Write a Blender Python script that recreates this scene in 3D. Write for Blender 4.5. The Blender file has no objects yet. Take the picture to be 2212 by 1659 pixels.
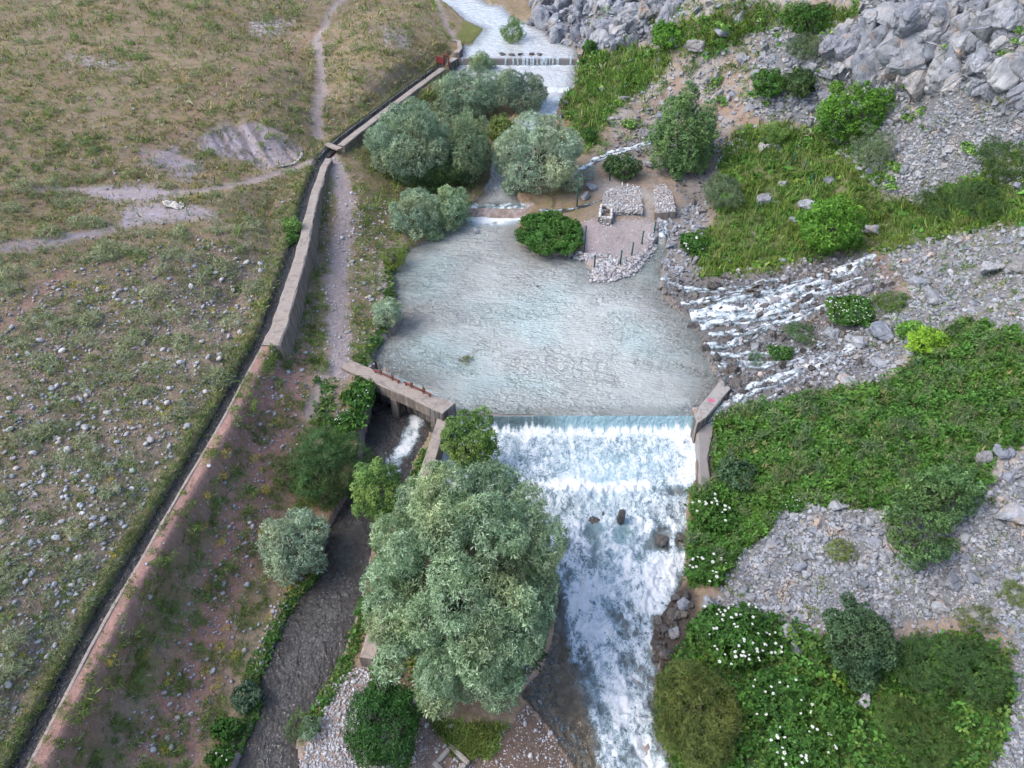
import bpy, bmesh, math, random
import numpy as np
from mathutils import Vector

sc = bpy.context.scene
col = sc.collection
R = math.radians
random.seed(7)
rng = np.random.default_rng(7)

# ------------------------------------------------------------------ camera
CAM_H, PITCH, HALF_W = 20.0, R(40.0), 0.697
cam_data = bpy.data.cameras.new('camera')
cam_data.sensor_width = 36.0
cam_data.lens = 18.0 / HALF_W
cam_data.clip_end = 2000.0
cam = bpy.data.objects.new('camera', cam_data)
cam.location = (0, 0, CAM_H)
cam.rotation_euler = (R(90) - PITCH, 0, 0)
col.objects.link(cam)
sc.camera = cam

# ------------------------------------------------------------------ sky and sun
SUN_EL, SUN_AZ = R(50), R(-105)          # soft light, high over the meadow
world = bpy.data.worlds.new('World')
sc.world = world
world.use_nodes = True
wn = world.node_tree
for n in list(wn.nodes):
    wn.nodes.remove(n)
sky = wn.nodes.new('ShaderNodeTexSky')
sky.sky_type = 'NISHITA'
sky.sun_disc = False
sky.sun_elevation = SUN_EL
sky.sun_rotation = SUN_AZ
sky.altitude = 1200
sky.air_density = 1.0
sky.dust_density = 6.0
sky.ozone_density = 1.0
bg = wn.nodes.new('ShaderNodeBackground')
bg.inputs['Strength'].default_value = 0.15
world.cycles.sampling_method = 'MANUAL'
world.cycles.sample_map_resolution = 256
wo = wn.nodes.new('ShaderNodeOutputWorld')
wn.links.new(sky.outputs[0], bg.inputs[0])
wn.links.new(bg.outputs[0], wo.inputs[0])
sun_data = bpy.data.lights.new('sun', 'SUN')
sun_data.energy = 0.8
sun_data.angle = R(35)
sun_data.color = (1.0, 0.93, 0.84)
sun = bpy.data.objects.new('sun', sun_data)
d = Vector((math.sin(SUN_AZ) * math.cos(SUN_EL), math.cos(SUN_AZ) * math.cos(SUN_EL), math.sin(SUN_EL)))
sun.rotation_euler = (-d).to_track_quat('-Z', 'Y').to_euler()
sun.location = (0, 0, 60)
col.objects.link(sun)

sc.view_settings.view_transform = 'Standard'
sc.view_settings.look = 'None'
sc.view_settings.gamma = 1.0
sc.view_settings.exposure = 1.4
sc.view_settings.use_curve_mapping = False
sc.render.engine = 'CYCLES'
sc.cycles.max_bounces = 5
sc.cycles.use_adaptive_sampling = True
sc.cycles.adaptive_threshold = 0.03
sc.cycles.diffuse_bounces = 2
sc.cycles.glossy_bounces = 2
sc.cycles.transparent_max_bounces = 5
sc.cycles.transmission_bounces = 3
sc.cycles.caustics_reflective = False
sc.cycles.caustics_refractive = False

# ------------------------------------------------------------------ small helpers
def tag(o, label=None, cat=None, group=None, kind=None):
    if label: o['label'] = label
    if cat: o['category'] = cat
    if group: o['group'] = group
    if kind: o['kind'] = kind
    return o

def link(o, parent=None):
    col.objects.link(o)
    if parent is not None:
        o.parent = parent
    return o

def empty(name, loc=(0, 0, 0), rz=0.0):
    o = bpy.data.objects.new(name, None)
    o.location = loc
    o.rotation_euler = (0, 0, rz)
    o.empty_display_size = 0.2
    col.objects.link(o)
    return o

def np_mesh(name, V, F, mat=None, smooth=False, cols=None, attrs=None):
    """V (n,3); F: (m,k) array of equal-sized faces."""
    V = np.ascontiguousarray(V, dtype=np.float32)
    F = np.ascontiguousarray(F, dtype=np.int32)
    me = bpy.data.meshes.new(name)
    me.vertices.add(len(V))
    me.vertices.foreach_set('co', V.ravel())
    m, k = F.shape
    me.loops.add(m * k)
    me.loops.foreach_set('vertex_index', F.ravel())
    me.polygons.add(m)
    me.polygons.foreach_set('loop_start', np.arange(0, m * k, k, dtype=np.int32))
    me.polygons.foreach_set('use_smooth', np.full(m, smooth, dtype=bool))
    if cols is not None:
        a = me.attributes.new('tint', 'FLOAT_COLOR', 'POINT')
        c = np.ones((len(V), 4), dtype=np.float32)
        c[:, :cols.shape[1]] = cols
        a.data.foreach_set('color', c.ravel())
    for key, val in (attrs or {}).items():
        a = me.attributes.new(key, 'FLOAT', 'POINT')
        a.data.foreach_set('value', np.ascontiguousarray(val, dtype=np.float32))
    me.update(calc_edges=True)
    if mat is not None:
        me.materials.append(mat)
    return me

def mesh_obj(name, V, F, mat=None, parent=None, **kw):
    return link(bpy.data.objects.new(name, np_mesh(name, V, F, mat, **kw)), parent)

def py_mesh(name, verts, faces, mat=None, smooth=False):
    me = bpy.data.meshes.new(name)
    me.from_pydata([tuple(v) for v in verts], [], faces)
    if smooth:
        me.polygons.foreach_set('use_smooth', [True] * len(me.polygons))
    if mat is not None:
        me.materials.append(mat)
    me.update()
    return me

# ------------------------------------------------------------------ noise
def _hash(ix, iy, s):
    h = (ix.astype(np.int64) * 374761393 + iy.astype(np.int64) * 668265263 + s * 1442695041) & 0xFFFFFFFF
    h = ((h ^ (h >> 13)) * 1274126177) & 0xFFFFFFFF
    h = (h ^ (h >> 16)) & 0xFFFFFFFF
    return h

def perlin(x, y, seed=0):
    x = np.asarray(x, float); y = np.asarray(y, float)
    ix = np.floor(x); iy = np.floor(y)
    fx = x - ix; fy = y - iy
    ix = ix.astype(np.int64); iy = iy.astype(np.int64)
    def g(ax, ay, dx, dy):
        a = _hash(ax, ay, seed) * (2 * math.pi / 4294967296.0)
        return np.cos(a) * dx + np.sin(a) * dy
    sx = fx * fx * fx * (fx * (fx * 6 - 15) + 10)
    sy = fy * fy * fy * (fy * (fy * 6 - 15) + 10)
    n00 = g(ix, iy, fx, fy); n10 = g(ix + 1, iy, fx - 1, fy)
    n01 = g(ix, iy + 1, fx, fy - 1); n11 = g(ix + 1, iy + 1, fx - 1, fy - 1)
    a = n00 + sx * (n10 - n00); b = n01 + sx * (n11 - n01)
    return (a + sy * (b - a)) * 1.5

def fbm(x, y, oct=4, seed=0, gain=0.5):
    t = np.zeros(np.broadcast(x, y).shape); a = 1.0; f = 1.0; s = 0
    for i in range(oct):
        t = t + a * perlin(x * f + 13.7 * i, y * f - 7.3 * i, seed + i)
        s += a; a *= gain; f *= 2.03
    return t / s

def ridged(x, y, oct=4, seed=0):
    t = np.zeros(np.broadcast(x, y).shape); a = 1.0; f = 1.0; s = 0
    for i in range(oct):
        t = t + a * (1 - np.abs(perlin(x * f + 5.1 * i, y * f + 3.3 * i, seed + i)) * 2)
        s += a; a *= 0.5; f *= 2.1
    return t / s

def sstep(a, b, x):
    t = np.clip((x - a) / (b - a), 0, 1)
    return t * t * (3 - 2 * t)

# ------------------------------------------------------------------ view geometry: rays to the ground
# (u, v) are measured on a 2212 x 1659 copy of the survey picture; every point is dropped on the real ground or water level
FPX, CU, CV = 1106.0 / HALF_W, 1106.0, 829.5
CP, SP = math.cos(PITCH), math.sin(PITCH)

def ray(u, v):
    a = (u - CU) / FPX; b = -(v - CV) / FPX
    return np.array([a, CP + b * SP, -SP + b * CP])

def U(u, v, z):
    r = ray(u, v)
    s = (z - CAM_H) / r[2]
    return np.array([r[0] * s, r[1] * s, z])

def project(x, y, z):
    dz = z - CAM_H
    dep = np.maximum(y * CP - dz * SP, 0.5)
    up = y * SP + dz * CP
    return CU + FPX * x / dep, CV - FPX * up / dep

def px_size(p):
    """metres covered by one survey pixel at point p"""
    return (p[1] * CP - (p[2] - CAM_H) * SP) / FPX

_S = np.concatenate([np.linspace(8, 60, 900), np.linspace(60, 160, 600)[1:]])
def hit(u, v, zf):
    r = ray(u, v)
    x = r[0] * _S; y = r[1] * _S; z = CAM_H + r[2] * _S
    g = zf(x, y)
    below = np.nonzero(z <= g)[0]
    if len(below) == 0:
        i = len(_S) - 1
        return np.array([x[i], y[i], float(g[i])])
    i = max(below[0], 1)
    a = z[i - 1] - g[i - 1]; b = z[i] - g[i]
    t = a / (a - b) if a != b else 0
    s = _S[i - 1] + t * (_S[i] - _S[i - 1])
    return np.array([r[0] * s, r[1] * s, CAM_H + r[2] * s])

def poly_sd(px, py, poly):
    """signed distance, positive inside"""
    P = np.asarray(poly, float)
    n = len(P)
    d2 = np.full(np.shape(px), 1e18); ins = np.zeros(np.shape(px), bool)
    for i in range(n):
        ax, ay = P[i][:2]; bx, by = P[(i + 1) % n][:2]
        ex, ey = bx - ax, by - ay
        wx, wy = px - ax, py - ay
        t = np.clip((wx * ex + wy * ey) / (ex * ex + ey * ey + 1e-12), 0, 1)
        dx = wx - ex * t; dy = wy - ey * t
        d2 = np.minimum(d2, dx * dx + dy * dy)
        c = ((ay > py) != (by > py)) & (px < (bx - ax) * (py - ay) / (by - ay + 1e-12) + ax)
        ins ^= c
    d = np.sqrt(d2)
    return np.where(ins, d, -d)

def line_dist(px, py, line):
    """distance to a polyline, side (+ = right of travel), z interpolated if given, along parameter"""
    P = np.asarray(line, float)
    d2 = np.full(np.shape(px), 1e18); side = np.zeros(np.shape(px)); zz = np.zeros(np.shape(px)); ss = np.zeros(np.shape(px))
    acc = 0.0
    for i in range(len(P) - 1):
        ax, ay = P[i][:2]; bx, by = P[i + 1][:2]
        ex, ey = bx - ax, by - ay; L2 = ex * ex + ey * ey + 1e-12; L = math.sqrt(L2)
        wx, wy = px - ax, py - ay
        t = np.clip((wx * ex + wy * ey) / L2, 0, 1)
        dx = wx - ex * t; dy = wy - ey * t
        q = dx * dx + dy * dy
        m = q < d2
        d2 = np.where(m, q, d2)
        side = np.where(m, (wx * ey - wy * ex) / L, side)
        if P.shape[1] > 2:
            zz = np.where(m, P[i][2] + t * (P[i + 1][2] - P[i][2]), zz)
        ss = np.where(m, acc + t * L, ss)
        acc += L
    return np.sqrt(d2), side, zz, ss

def interp(tab):
    xs = [a for a, b in tab]; ys = [b for a, b in tab]
    return lambda y: np.interp(y, xs, ys)

def resample(line, step):
    P = np.asarray(line, float)
    seg = np.linalg.norm(np.diff(P, axis=0), axis=1)
    s = np.concatenate([[0], np.cumsum(seg)])
    n = max(2, int(s[-1] / step) + 1)
    q = np.linspace(0, s[-1], n)
    return np.stack([np.interp(q, s, P[:, k]) for k in range(P.shape[1])], 1)
# ------------------------------------------------------------------ levels of the water
zr = interp([(-40, -4.5), (0, -2.6), (9.07, -2.0), (17.9, -1.42), (18.7, -1.0), (21.5, -0.62), (21.72, -0.35), (21.86, -0.03), (22.3, 0.0),
             (39.0, 0.0), (39.5, 0.38), (41, 0.45), (48.5, 0.9), (53.7, 1.2), (56.3, 1.45), (56.7, 1.75), (60.9, 2.0), (61.1, 2.42), (80, 2.8), (130, 4.5), (400, 12)])
zs = interp([(-40, -3.0), (8, -1.3), (24, -0.9), (40, -0.9)])
river_z = lambda x, y: zr(y)
side_z = lambda x, y: zs(y)

canal_uv = [(975, 118, 2.32), (945, 150, 2.31), (880, 197, 2.29), (800, 257, 2.27), (725, 314, 2.25), (690, 352, 2.22), (660, 430, 2.18), (632, 540, 2.14), (605, 622, 2.11),
            (570, 722, 2.07), (525, 802, 2.03), (480, 887, 2.0), (430, 972, 1.95), (370, 1072, 1.9), (300, 1192, 1.85), (230, 1307, 1.8), (150, 1452, 1.75), (60, 1622, 1.7), (-40, 1810, 1.65)]
canal = np.array([U(*c) for c in canal_uv])                     # from the far intake towards the camera

# ------------------------------------------------------------------ ground heights surveyed along the picture
GC = [  # left meadow
    (0, 1659, 2.3), (0, 1400, 2.6), (150, 1300, 2.1), (0, 1100, 3.1), (0, 900, 3.5), (200, 900, 2.8), (380, 900, 2.3), (0, 700, 3.9), (250, 700, 3.2), (450, 700, 2.5),
    (0, 520, 4.3), (200, 530, 3.8), (400, 520, 3.3), (560, 520, 2.6), (0, 400, 4.6), (200, 400, 3.8), (420, 400, 3.2), (600, 372, 2.6), (660, 350, 2.4), (500, 440, 3.0),
    (0, 250, 5.2), (200, 250, 4.8), (380, 270, 4.3), (520, 270, 3.9), (590, 290, 3.5), (640, 335, 2.5), (560, 350, 2.7), (330, 335, 3.9), (400, 375, 3.3), (0, 100, 5.8), (200, 100, 5.4), (400, 100, 5.0),
    (560, 150, 4.5), (620, 190, 4.1), (645, 150, 4.0), (690, 200, 2.9), (692, 140, 3.2), (690, 290, 2.45), (700, 60, 3.6), (730, 0, 3.9), (770, 60, 4.3), (760, 160, 3.9), (830, 90, 4.3), (880, 30, 4.4), (760, 230, 3.0),
    (880, 150, 3.4), (930, 110, 3.0), (960, 60, 2.9), (940, 10, 3.2), (0, 0, 6.2), (300, 0, 5.6), (550, 0, 5.0),
    # canal bank slope down to the side stream
    (560, 800, 1.9), (500, 900, 1.75), (450, 1000, 1.65), (380, 1110, 1.6), (310, 1230, 1.55), (220, 1390, 1.5), (110, 1560, 1.45), (60, 1659, 1.4),
    (620, 800, 1.1), (580, 900, 1.0), (520, 1050, 0.75), (440, 1200, 0.55), (380, 1330, 0.4), (300, 1500, 0.25), (250, 1640, 0.2),
    (680, 800, 0.75), (640, 920, 0.4), (600, 1060, -0.1), (560, 1200, -0.45), (510, 1330, -0.65), (450, 1450, -0.75), (400, 1600, -0.8),
    (700, 900, 0.3), (670, 1030, -0.35), (590, 1290, -0.9), (540, 1440, -1.05), (480, 1600, -1.1),
    # path and bank of the pool
    (735, 785, 0.62), (728, 700, 0.72), (730, 600, 0.95), (745, 480, 1.4), (742, 420, 1.75), (722, 352, 2.15), (675, 560, 1.0), (650, 690, 0.95), (690, 470, 1.35), (705, 400, 1.8),
    (800, 600, 0.45), (790, 700, 0.4), (800, 500, 0.7), (790, 420, 1.3), (790, 340, 1.7), (850, 400, 0.9), (820, 290, 1.7), (900, 230, 1.7), (960, 190, 1.75), (900, 320, 1.2), (1000, 300, 1.0), (980, 400, 0.6), (1060, 330, 0.9), (960, 450, 0.35),
    # strip between side stream and rapids
    (960, 960, -0.5), (900, 1060, -0.7), (860, 1200, -0.9), (820, 1350, -1.0), (760, 1450, -1.05), (700, 1560, -1.1), (900, 1450, -1.2), (1000, 1250, -0.9), (1100, 1200, -1.1), (1000, 1560, -1.5), (850, 1600, -1.3), (1130, 1450, -1.6), (1150, 1600, -1.8),
    # far river banks
    (1000, 60, 2.75), (960, 20, 2.95), (1045, 20, 2.8), (1140, 10, 2.9), (1190, 70, 2.75), (1250, 110, 2.7), (1000, 105, 2.6),
    # right bank and hillside
    (1260, 150, 2.3), (1230, 210, 1.5), (1250, 300, 1.0), (1290, 350, 0.8), (1330, 240, 1.9), (1420, 150, 3.3), (1300, 60, 4.0), (1300, 0, 5.4), (1450, 60, 5.0), (1480, 0, 7.0), (1600, 60, 6.6), (1600, 0, 8.2), (1560, 140, 4.4), (1700, 130, 6.0), (1750, 40, 8.0), (1800, 0, 9.2),
    (1560, 240, 2.7), (1680, 230, 4.0), (1480, 300, 1.3), (1400, 280, 1.4), (1350, 330, 1.0), (1480, 380, 0.9), (1600, 330, 2.1), (1700, 350, 2.4), (1820, 270, 4.0), (1800, 180, 5.6), (1900, 130, 7.2), (2000, 60, 9.4), (2000, 0, 10.6), (2200, 0, 12.0), (2200, 130, 10.0), (2200, 250, 8.0), (2000, 250, 5.8),
    (2200, 380, 6.4), (2000, 380, 4.3), (1880, 400, 3.2), (1780, 450, 2.0), (1650, 450, 1.3), (1540, 500, 0.6), (1600, 560, 0.6), (1750, 540, 1.3), (1880, 560, 1.9), (2000, 500, 3.0), (2200, 500, 5.2), (2100, 600, 3.8),
    (1300, 430, 0.6), (1360, 430, 0.75), (1440, 430, 0.85), (1340, 500, 0.32), (1400, 500, 0.3), (1300, 545, 0.22), (1330, 580, 0.15), (1200, 510, 0.25), (1480, 470, 0.35), (1460, 560, 0.15), (1480, 640, 0.1), (1600, 640, 0.6), (1750, 640, 1.3), (1900, 650, 2.1), (2200, 650, 4.6),
    (1560, 760, 0.15), (1680, 750, 0.7), (1800, 760, 1.3), (1950, 770, 2.2), (2200, 780, 4.3), (1600, 860, 0.25), (1545, 910, 0.0), (1560, 1000, -0.35), (1700, 900, 1.0), (1850, 900, 1.9), (2000, 900, 2.7), (2200, 900, 3.9),
    (1540, 1060, -0.7), (1700, 1050, 0.5), (1850, 1050, 1.3), (2000, 1050, 2.1), (2200, 1050, 3.2), (1510, 1200, -1.1), (1650, 1200, -0.2), (1800, 1200, 0.6), (2000, 1200, 1.5), (2200, 1200, 2.6), (1500, 1330, -1.3), (1640, 1350, -0.5), (1800, 1350, 0.2), (2000, 1350, 1.1), (2200, 1350, 2.1),
    (1460, 1480, -1.5), (1550, 1480, -0.9), (1700, 1480, -0.3), (1900, 1480, 0.4), (2200, 1500, 1.7), (1480, 1620, -1.7), (1600, 1620, -1.0), (1800, 1620, -0.2), (2000, 1620, 0.5), (2200, 1650, 1.4),
]
G = np.array([U(*g) for g in GC])
# anchors outside the picture so that the land goes on sensibly
EXTRA = np.array([(-60, 0, 8), (-60, 60, 10), (-30, -10, 4.5), (-14, -10, 1.7), (-8, -10, -2.0), (0, -10, -2.8), (8, -10, -1.5), (25, -5, 7), (45, 0, 20), (50, 30, 26), (45, 60, 24), (40, 100, 26), (-50, 110, 11), (-15, 110, 5), (2, 110, 4.2), (14, 110, 9), (30, 78, 16)], float)
G = np.concatenate([G, EXTRA])
_c = 1.3
def _phi(a, b):
    return np.sqrt((a[:, None, 0] - b[None, :, 0]) ** 2 + (a[:, None, 1] - b[None, :, 1]) ** 2 + _c * _c)
_A = _phi(G, G)
_n = len(G)
_M = np.zeros((_n + 1, _n + 1)); _M[:_n, :_n] = _A - np.eye(_n) * 0.12; _M[:_n, _n] = 1; _M[_n, :_n] = 1
_w = np.linalg.solve(_M, np.concatenate([G[:, 2], [0]]))
def base_z(x, y):
    x = np.asarray(x, float); y = np.asarray(y, float)
    sh = x.shape; q = np.stack([x.ravel(), y.ravel()], 1)
    out = np.empty(len(q))
    for i in range(0, len(q), 40000):
        out[i:i + 40000] = _phi(q[i:i + 40000], G) @ _w[:_n] + _w[_n]
    return out.reshape(sh)

# ------------------------------------------------------------------ water outlines (on their own levels)
pool_uv = [(978, 880), (965, 868), (890, 832), (800, 785), (806, 770), (818, 742), (850, 718), (868, 690), (852, 650), (850, 615), (842, 592), (862, 552), (900, 530), (950, 502), (985, 475), (1010, 455), (1075, 460), (1140, 452), (1160, 452), (1118, 490), (1128, 528), (1165, 548), (1228, 550), (1262, 560), (1278, 580),
           (1282, 596), (1330, 597), (1372, 582), (1395, 552), (1418, 522), (1450, 530), (1432, 575), (1425, 620), (1445, 655), (1490, 690), (1518, 735), (1530, 785), (1555, 825), (1540, 860), (1502, 900)]
pool_uv_low = pool_uv
rapids_uv = [(978, 898), (958, 960), (930, 1040), (985, 1130), (1120, 1150), (1190, 1190), (1205, 1290), (1190, 1390), (1165, 1450), (1120, 1500), (1185, 1570), (1240, 1659), (1250, 1800), (1480, 1800), (1450, 1659), (1425, 1560), (1412, 1500), (1425, 1440), (1408, 1400), (1412, 1360), (1450, 1300),
             (1478, 1260), (1484, 1180), (1488, 1060), (1502, 1040), (1506, 985), (1504, 904)]
side_uv = [(806, 872), (790, 930), (782, 985), (770, 1040), (735, 1100), (705, 1150), (700, 1215), (680, 1255), (640, 1292), (612, 1345), (580, 1420), (556, 1470), (562, 1530), (532, 1595), (508, 1659), (470, 1760), (640, 1760), (650, 1659), (640, 1605), (662, 1560), (692, 1500), (733, 1440), (760, 1370), (782, 1295), (800, 1210),
           (815, 1130), (860, 1075), (886, 1040), (895, 1010), (925, 965), (940, 915), (930, 885)]
upper_uv = [(1010, 447), (1040, 420), (1060, 380), (1062, 340), (1085, 290), (1130, 250), (1165, 225), (1140, 200), (1040, 190), (965, 185), (975, 142), (990, 121), (998, 100), (1020, 95), (1045, 62), (1005, 45), (975, 20), (920, -5), (870, -25), (1010, -25), (1060, 10), (1085, 12), (1105, 35), (1150, 52), (1175, 62), (1190, 75), (1218, 92), (1250, 105), (1252, 125), (1246, 165), (1243, 185), (1225, 205),
            (1212, 225), (1200, 250), (1180, 285), (1140, 330), (1110, 380), (1120, 430), (1140, 452)]
def world_poly(uv, f):
    return np.array([hit(u, v, f)[:2] for u, v in uv])
P_pool = np.array([U(u, v, 0.0)[:2] for u, v in pool_uv])
P_rap = world_poly(rapids_uv, river_z)
P_side = world_poly(side_uv, side_z)
P_up = world_poly(upper_uv, river_z)

# ------------------------------------------------------------------ the ground grid: a fan of rows, fine in view and coarse beyond
NT = 620
ys = np.concatenate([np.linspace(-60, 2, 7), np.arange(5.0, 30, 0.085), np.arange(30, 62, 0.13), np.arange(62, 90, 0.22), 90 * 1.12 ** np.arange(0, 14)])
ts = np.concatenate([[-12, -6, -3.5, -2.2, -1.6, -1.25], np.linspace(-1, 1, NT), [1.25, 1.6, 2.2, 3.5, 6, 12]])
half_w = lambda y: 13.5 + 0.56 * np.maximum(y, 0)
GY = np.repeat(ys[:, None], len(ts), 1)
GX = half_w(GY) * ts[None, :]
# evaluate the smooth base on a coarse grid and refine by interpolation (speed)
def eval_coarse():
    iy = np.unique(np.concatenate([np.arange(0, len(ys), 4), [len(ys) - 1]])); ix = np.unique(np.concatenate([np.arange(0, len(ts), 4), [len(ts) - 1]]))
    Z = base_z(GX[np.ix_(iy, ix)], GY[np.ix_(iy, ix)])
    Zx = np.stack([np.interp(ts, ts[ix], r) for r in Z])
    return np.stack([np.interp(ys, ys[iy], Zx[:, k]) for k in range(Zx.shape[1])], 1)
GZ = np.minimum(eval_coarse(), 60.0)
GU, GV = project(GX, GY, GZ)

def mask(uv, soft=14, wob=10, seed=3, u=None, v=None):
    """how much of a place lies in a patch of the land cover outlined on the survey"""
    u = GU if u is None else u; v = GV if v is None else v
    box = (np.min([p[0] for p in uv]) - 60, np.max([p[0] for p in uv]) + 60, np.min([p[1] for p in uv]) - 60, np.max([p[1] for p in uv]) + 60)
    out = np.zeros(np.shape(u))
    sel = (u > box[0]) & (u < box[1]) & (v > box[2]) & (v < box[3])
    if sel.any():
        u, v = u[sel], v[sel]
        uu = u + wob * perlin(u / 26, v / 18, seed) + wob * 0.6 * perlin(u / 9, v / 7, seed + 5)
        vv = v + wob * 0.7 * perlin(u / 26 + 40, v / 18, seed + 1)
        out[sel] = sstep(-soft, soft, poly_sd(uu, vv, uv))
    return out

A_cliff = [[(1165, 60), (1140, -30), (1500, -30), (1460, 60), (1400, 80), (1330, 110), (1260, 95), (1190, 85)],
           [(1860, -30), (2300, -30), (2300, 160), (2130, 200), (2060, 200), (1960, 210), (1800, 190), (1790, 100), (1850, 50)]]
A_scree_up = [(1640, 60), (1800, 60), (1880, 180), (2030, 160), (2230, 190), (2230, 430), (2110, 380), (1990, 440), (1880, 400), (1760, 270), (1620, 250), (1640, 150)]
A_scree_low = [(1690, 1085), (1800, 1095), (1950, 1105), (2150, 1050), (2240, 950), (2240, 1380), (2060, 1330), (1900, 1360), (1750, 1350), (1540, 1350), (1560, 1250), (1590, 1200), (1660, 1150)]
A_scree_mid = [(1900, 540), (2050, 500), (2240, 480), (2240, 740), (2080, 690), (1960, 750), (1900, 830), (1740, 840), (1700, 780), (1900, 690), (1960, 620)]
A_scree_far = [(2180, 1370), (2240, 1340), (2240, 1680), (2130, 1680), (2190, 1540)]
A_seep = [(1430, 560), (1520, 605), (1640, 592), (1800, 552), (1900, 550), (1960, 600), (1900, 690), (1960, 720), (1870, 800), (1750, 850), (1590, 895), (1560, 840), (1500, 720), (1430, 640)]
A_seep_up = [(1270, 360), (1290, 320), (1380, 285), (1560, 285), (1590, 330), (1540, 360), (1530, 480), (1480, 470), (1460, 380), (1400, 340), (1330, 350)]
A_thicket = [(1545, 905), (1600, 880), (1750, 855), (1900, 830), (1960, 800), (2000, 740), (2080, 690), (2240, 740), (2240, 950), (2150, 985), (2130, 1060), (1950, 1100), (1800, 1095), (1700, 1085), (1660, 1150), (1590, 1205), (1560, 1265), (1490, 1262), (1482, 1150), (1500, 1055), (1545, 1040), (1540, 950)]
A_shrubs = [(1500, 1345), (1600, 1320), (1680, 1340), (1760, 1375), (1900, 1400), (2080, 1360), (2180, 1420), (2190, 1540), (2130, 1680), (1440, 1680), (1410, 1520), (1430, 1460)]
A_green = [(1480, 520), (1560, 480), (1530, 420), (1560, 330), (1620, 270), (1700, 270), (1800, 290), (1900, 300), (1930, 360), (1880, 420), (1990, 440), (2100, 380), (2240, 300), (2240, 480), (2050, 510), (1900, 545), (1800, 545), (1640, 592), (1510, 602)]
A_green_bank = [(1250, 125), (1330, 110), (1440, 100), (1450, 140), (1400, 190), (1330, 235), (1290, 300), (1260, 330), (1220, 250), (1205, 210), (1245, 160)]
A_green_top = [(1440, 60), (1600, 20), (1850, 20), (1800, 70), (1640, 60), (1560, 110), (1450, 110)]
A_bar = [(640, 1680), (670, 1580), (700, 1500), (740, 1450), (800, 1440), (860, 1470), (960, 1560), (1100, 1570), (1150, 1500), (1200, 1560), (1240, 1680)]
A_yard = [(1262, 560), (1255, 480), (1290, 470), (1330, 480), (1410, 470), (1420, 520), (1395, 552), (1372, 582), (1330, 597), (1282, 596)]
A_island = [(1118, 490), (1150, 455), (1200, 452), (1262, 470), (1262, 548), (1165, 550), (1128, 528)]
A_stony = [(0, 640), (250, 560), (480, 540), (600, 560), (560, 700), (440, 900), (300, 1150), (150, 1420), (0, 1680)]
A_red = [(600, 720), (680, 760), (650, 900), (600, 1040), (520, 1320), (420, 1640), (280, 1640), (400, 1330), (480, 1100), (520, 900)]
A_clay = [[(300, 322), (380, 318), (400, 345), (370, 372), (310, 350)], [(470, 275), (540, 262), (600, 285), (655, 335), (640, 350), (570, 362), (520, 340), (420, 320), (440, 290)],
          [(185, 405), (320, 398), (400, 420), (300, 440), (190, 425)], [(270, 445), (420, 440), (470, 465), (360, 480), (260, 490)], [(0, 525), (120, 510), (240, 488), (250, 500), (130, 530), (0, 545)], [(370, 340), (440, 350), (420, 390), (370, 385)]]
A_farstones = [[(540, 45), (600, 30), (640, 45), (590, 80), (540, 75)], [(140, 115), (230, 130), (280, 140), (250, 150), (170, 138)], [(820, 55), (880, 70), (890, 105), (830, 95)]]

m_cliff = np.maximum(mask(A_cliff[0]), mask(A_cliff[1])); m_su = mask(A_scree_up); m_sl = mask(A_scree_low); m_sm = mask(A_scree_mid); m_sf = mask(A_scree_far)
m_seep = mask(A_seep); m_seep2 = mask(A_seep_up, wob=5); m_thick = mask(A_thicket, 8, 8); m_shr = mask(A_shrubs, 8, 8)
m_green = np.maximum.reduce([mask(A_green), mask(A_green_bank), mask(A_green_top)]); m_bar = mask(A_bar, 8, 6); m_yard = mask(A_yard, 4, 3); m_isl = mask(A_island, 4, 3)
m_stony = mask(A_stony, 60, 25); m_red = mask(A_red, 30, 22); m_clay = np.maximum.reduce([mask(a, 10, 9, 11) for a in A_clay]); m_fst = np.maximum.reduce([mask(a, 10, 8, 12) for a in A_farstones])
right = sstep(1230, 1330, GU + 0.0) * sstep(900, 700, GV) + sstep(1490, 1560, GU) * sstep(700, 900, GV)
right = np.clip(right, 0, 1)

# relief
rough = 0.07 + 0.10 * right + 0.55 * m_cliff + 0.10 * m_su + 0.06 * m_seep
GZ = GZ + rough * fbm(GX * 0.55, GY * 0.55, 5, 21) + 0.9 * m_cliff * (ridged(GX * 0.42, GY * 0.42, 4, 31) - 0.45)
GZ = GZ + 0.035 * fbm(GX * 3.1, GY * 3.1, 3, 41)
eroded = mask(A_clay[1], 14, 6, 5)
GZ = GZ - 0.16 * eroded * (ridged(GX * 0.5 + GY * 0.35, GY * 0.1, 2, 51) > 0.62)
eros = sstep(0.62, 0.8, ridged(GX * 0.45 + GY * 0.3, GY * 0.12, 2, 51)) * eroded
GZ = GZ - 0.05 * eros

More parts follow.
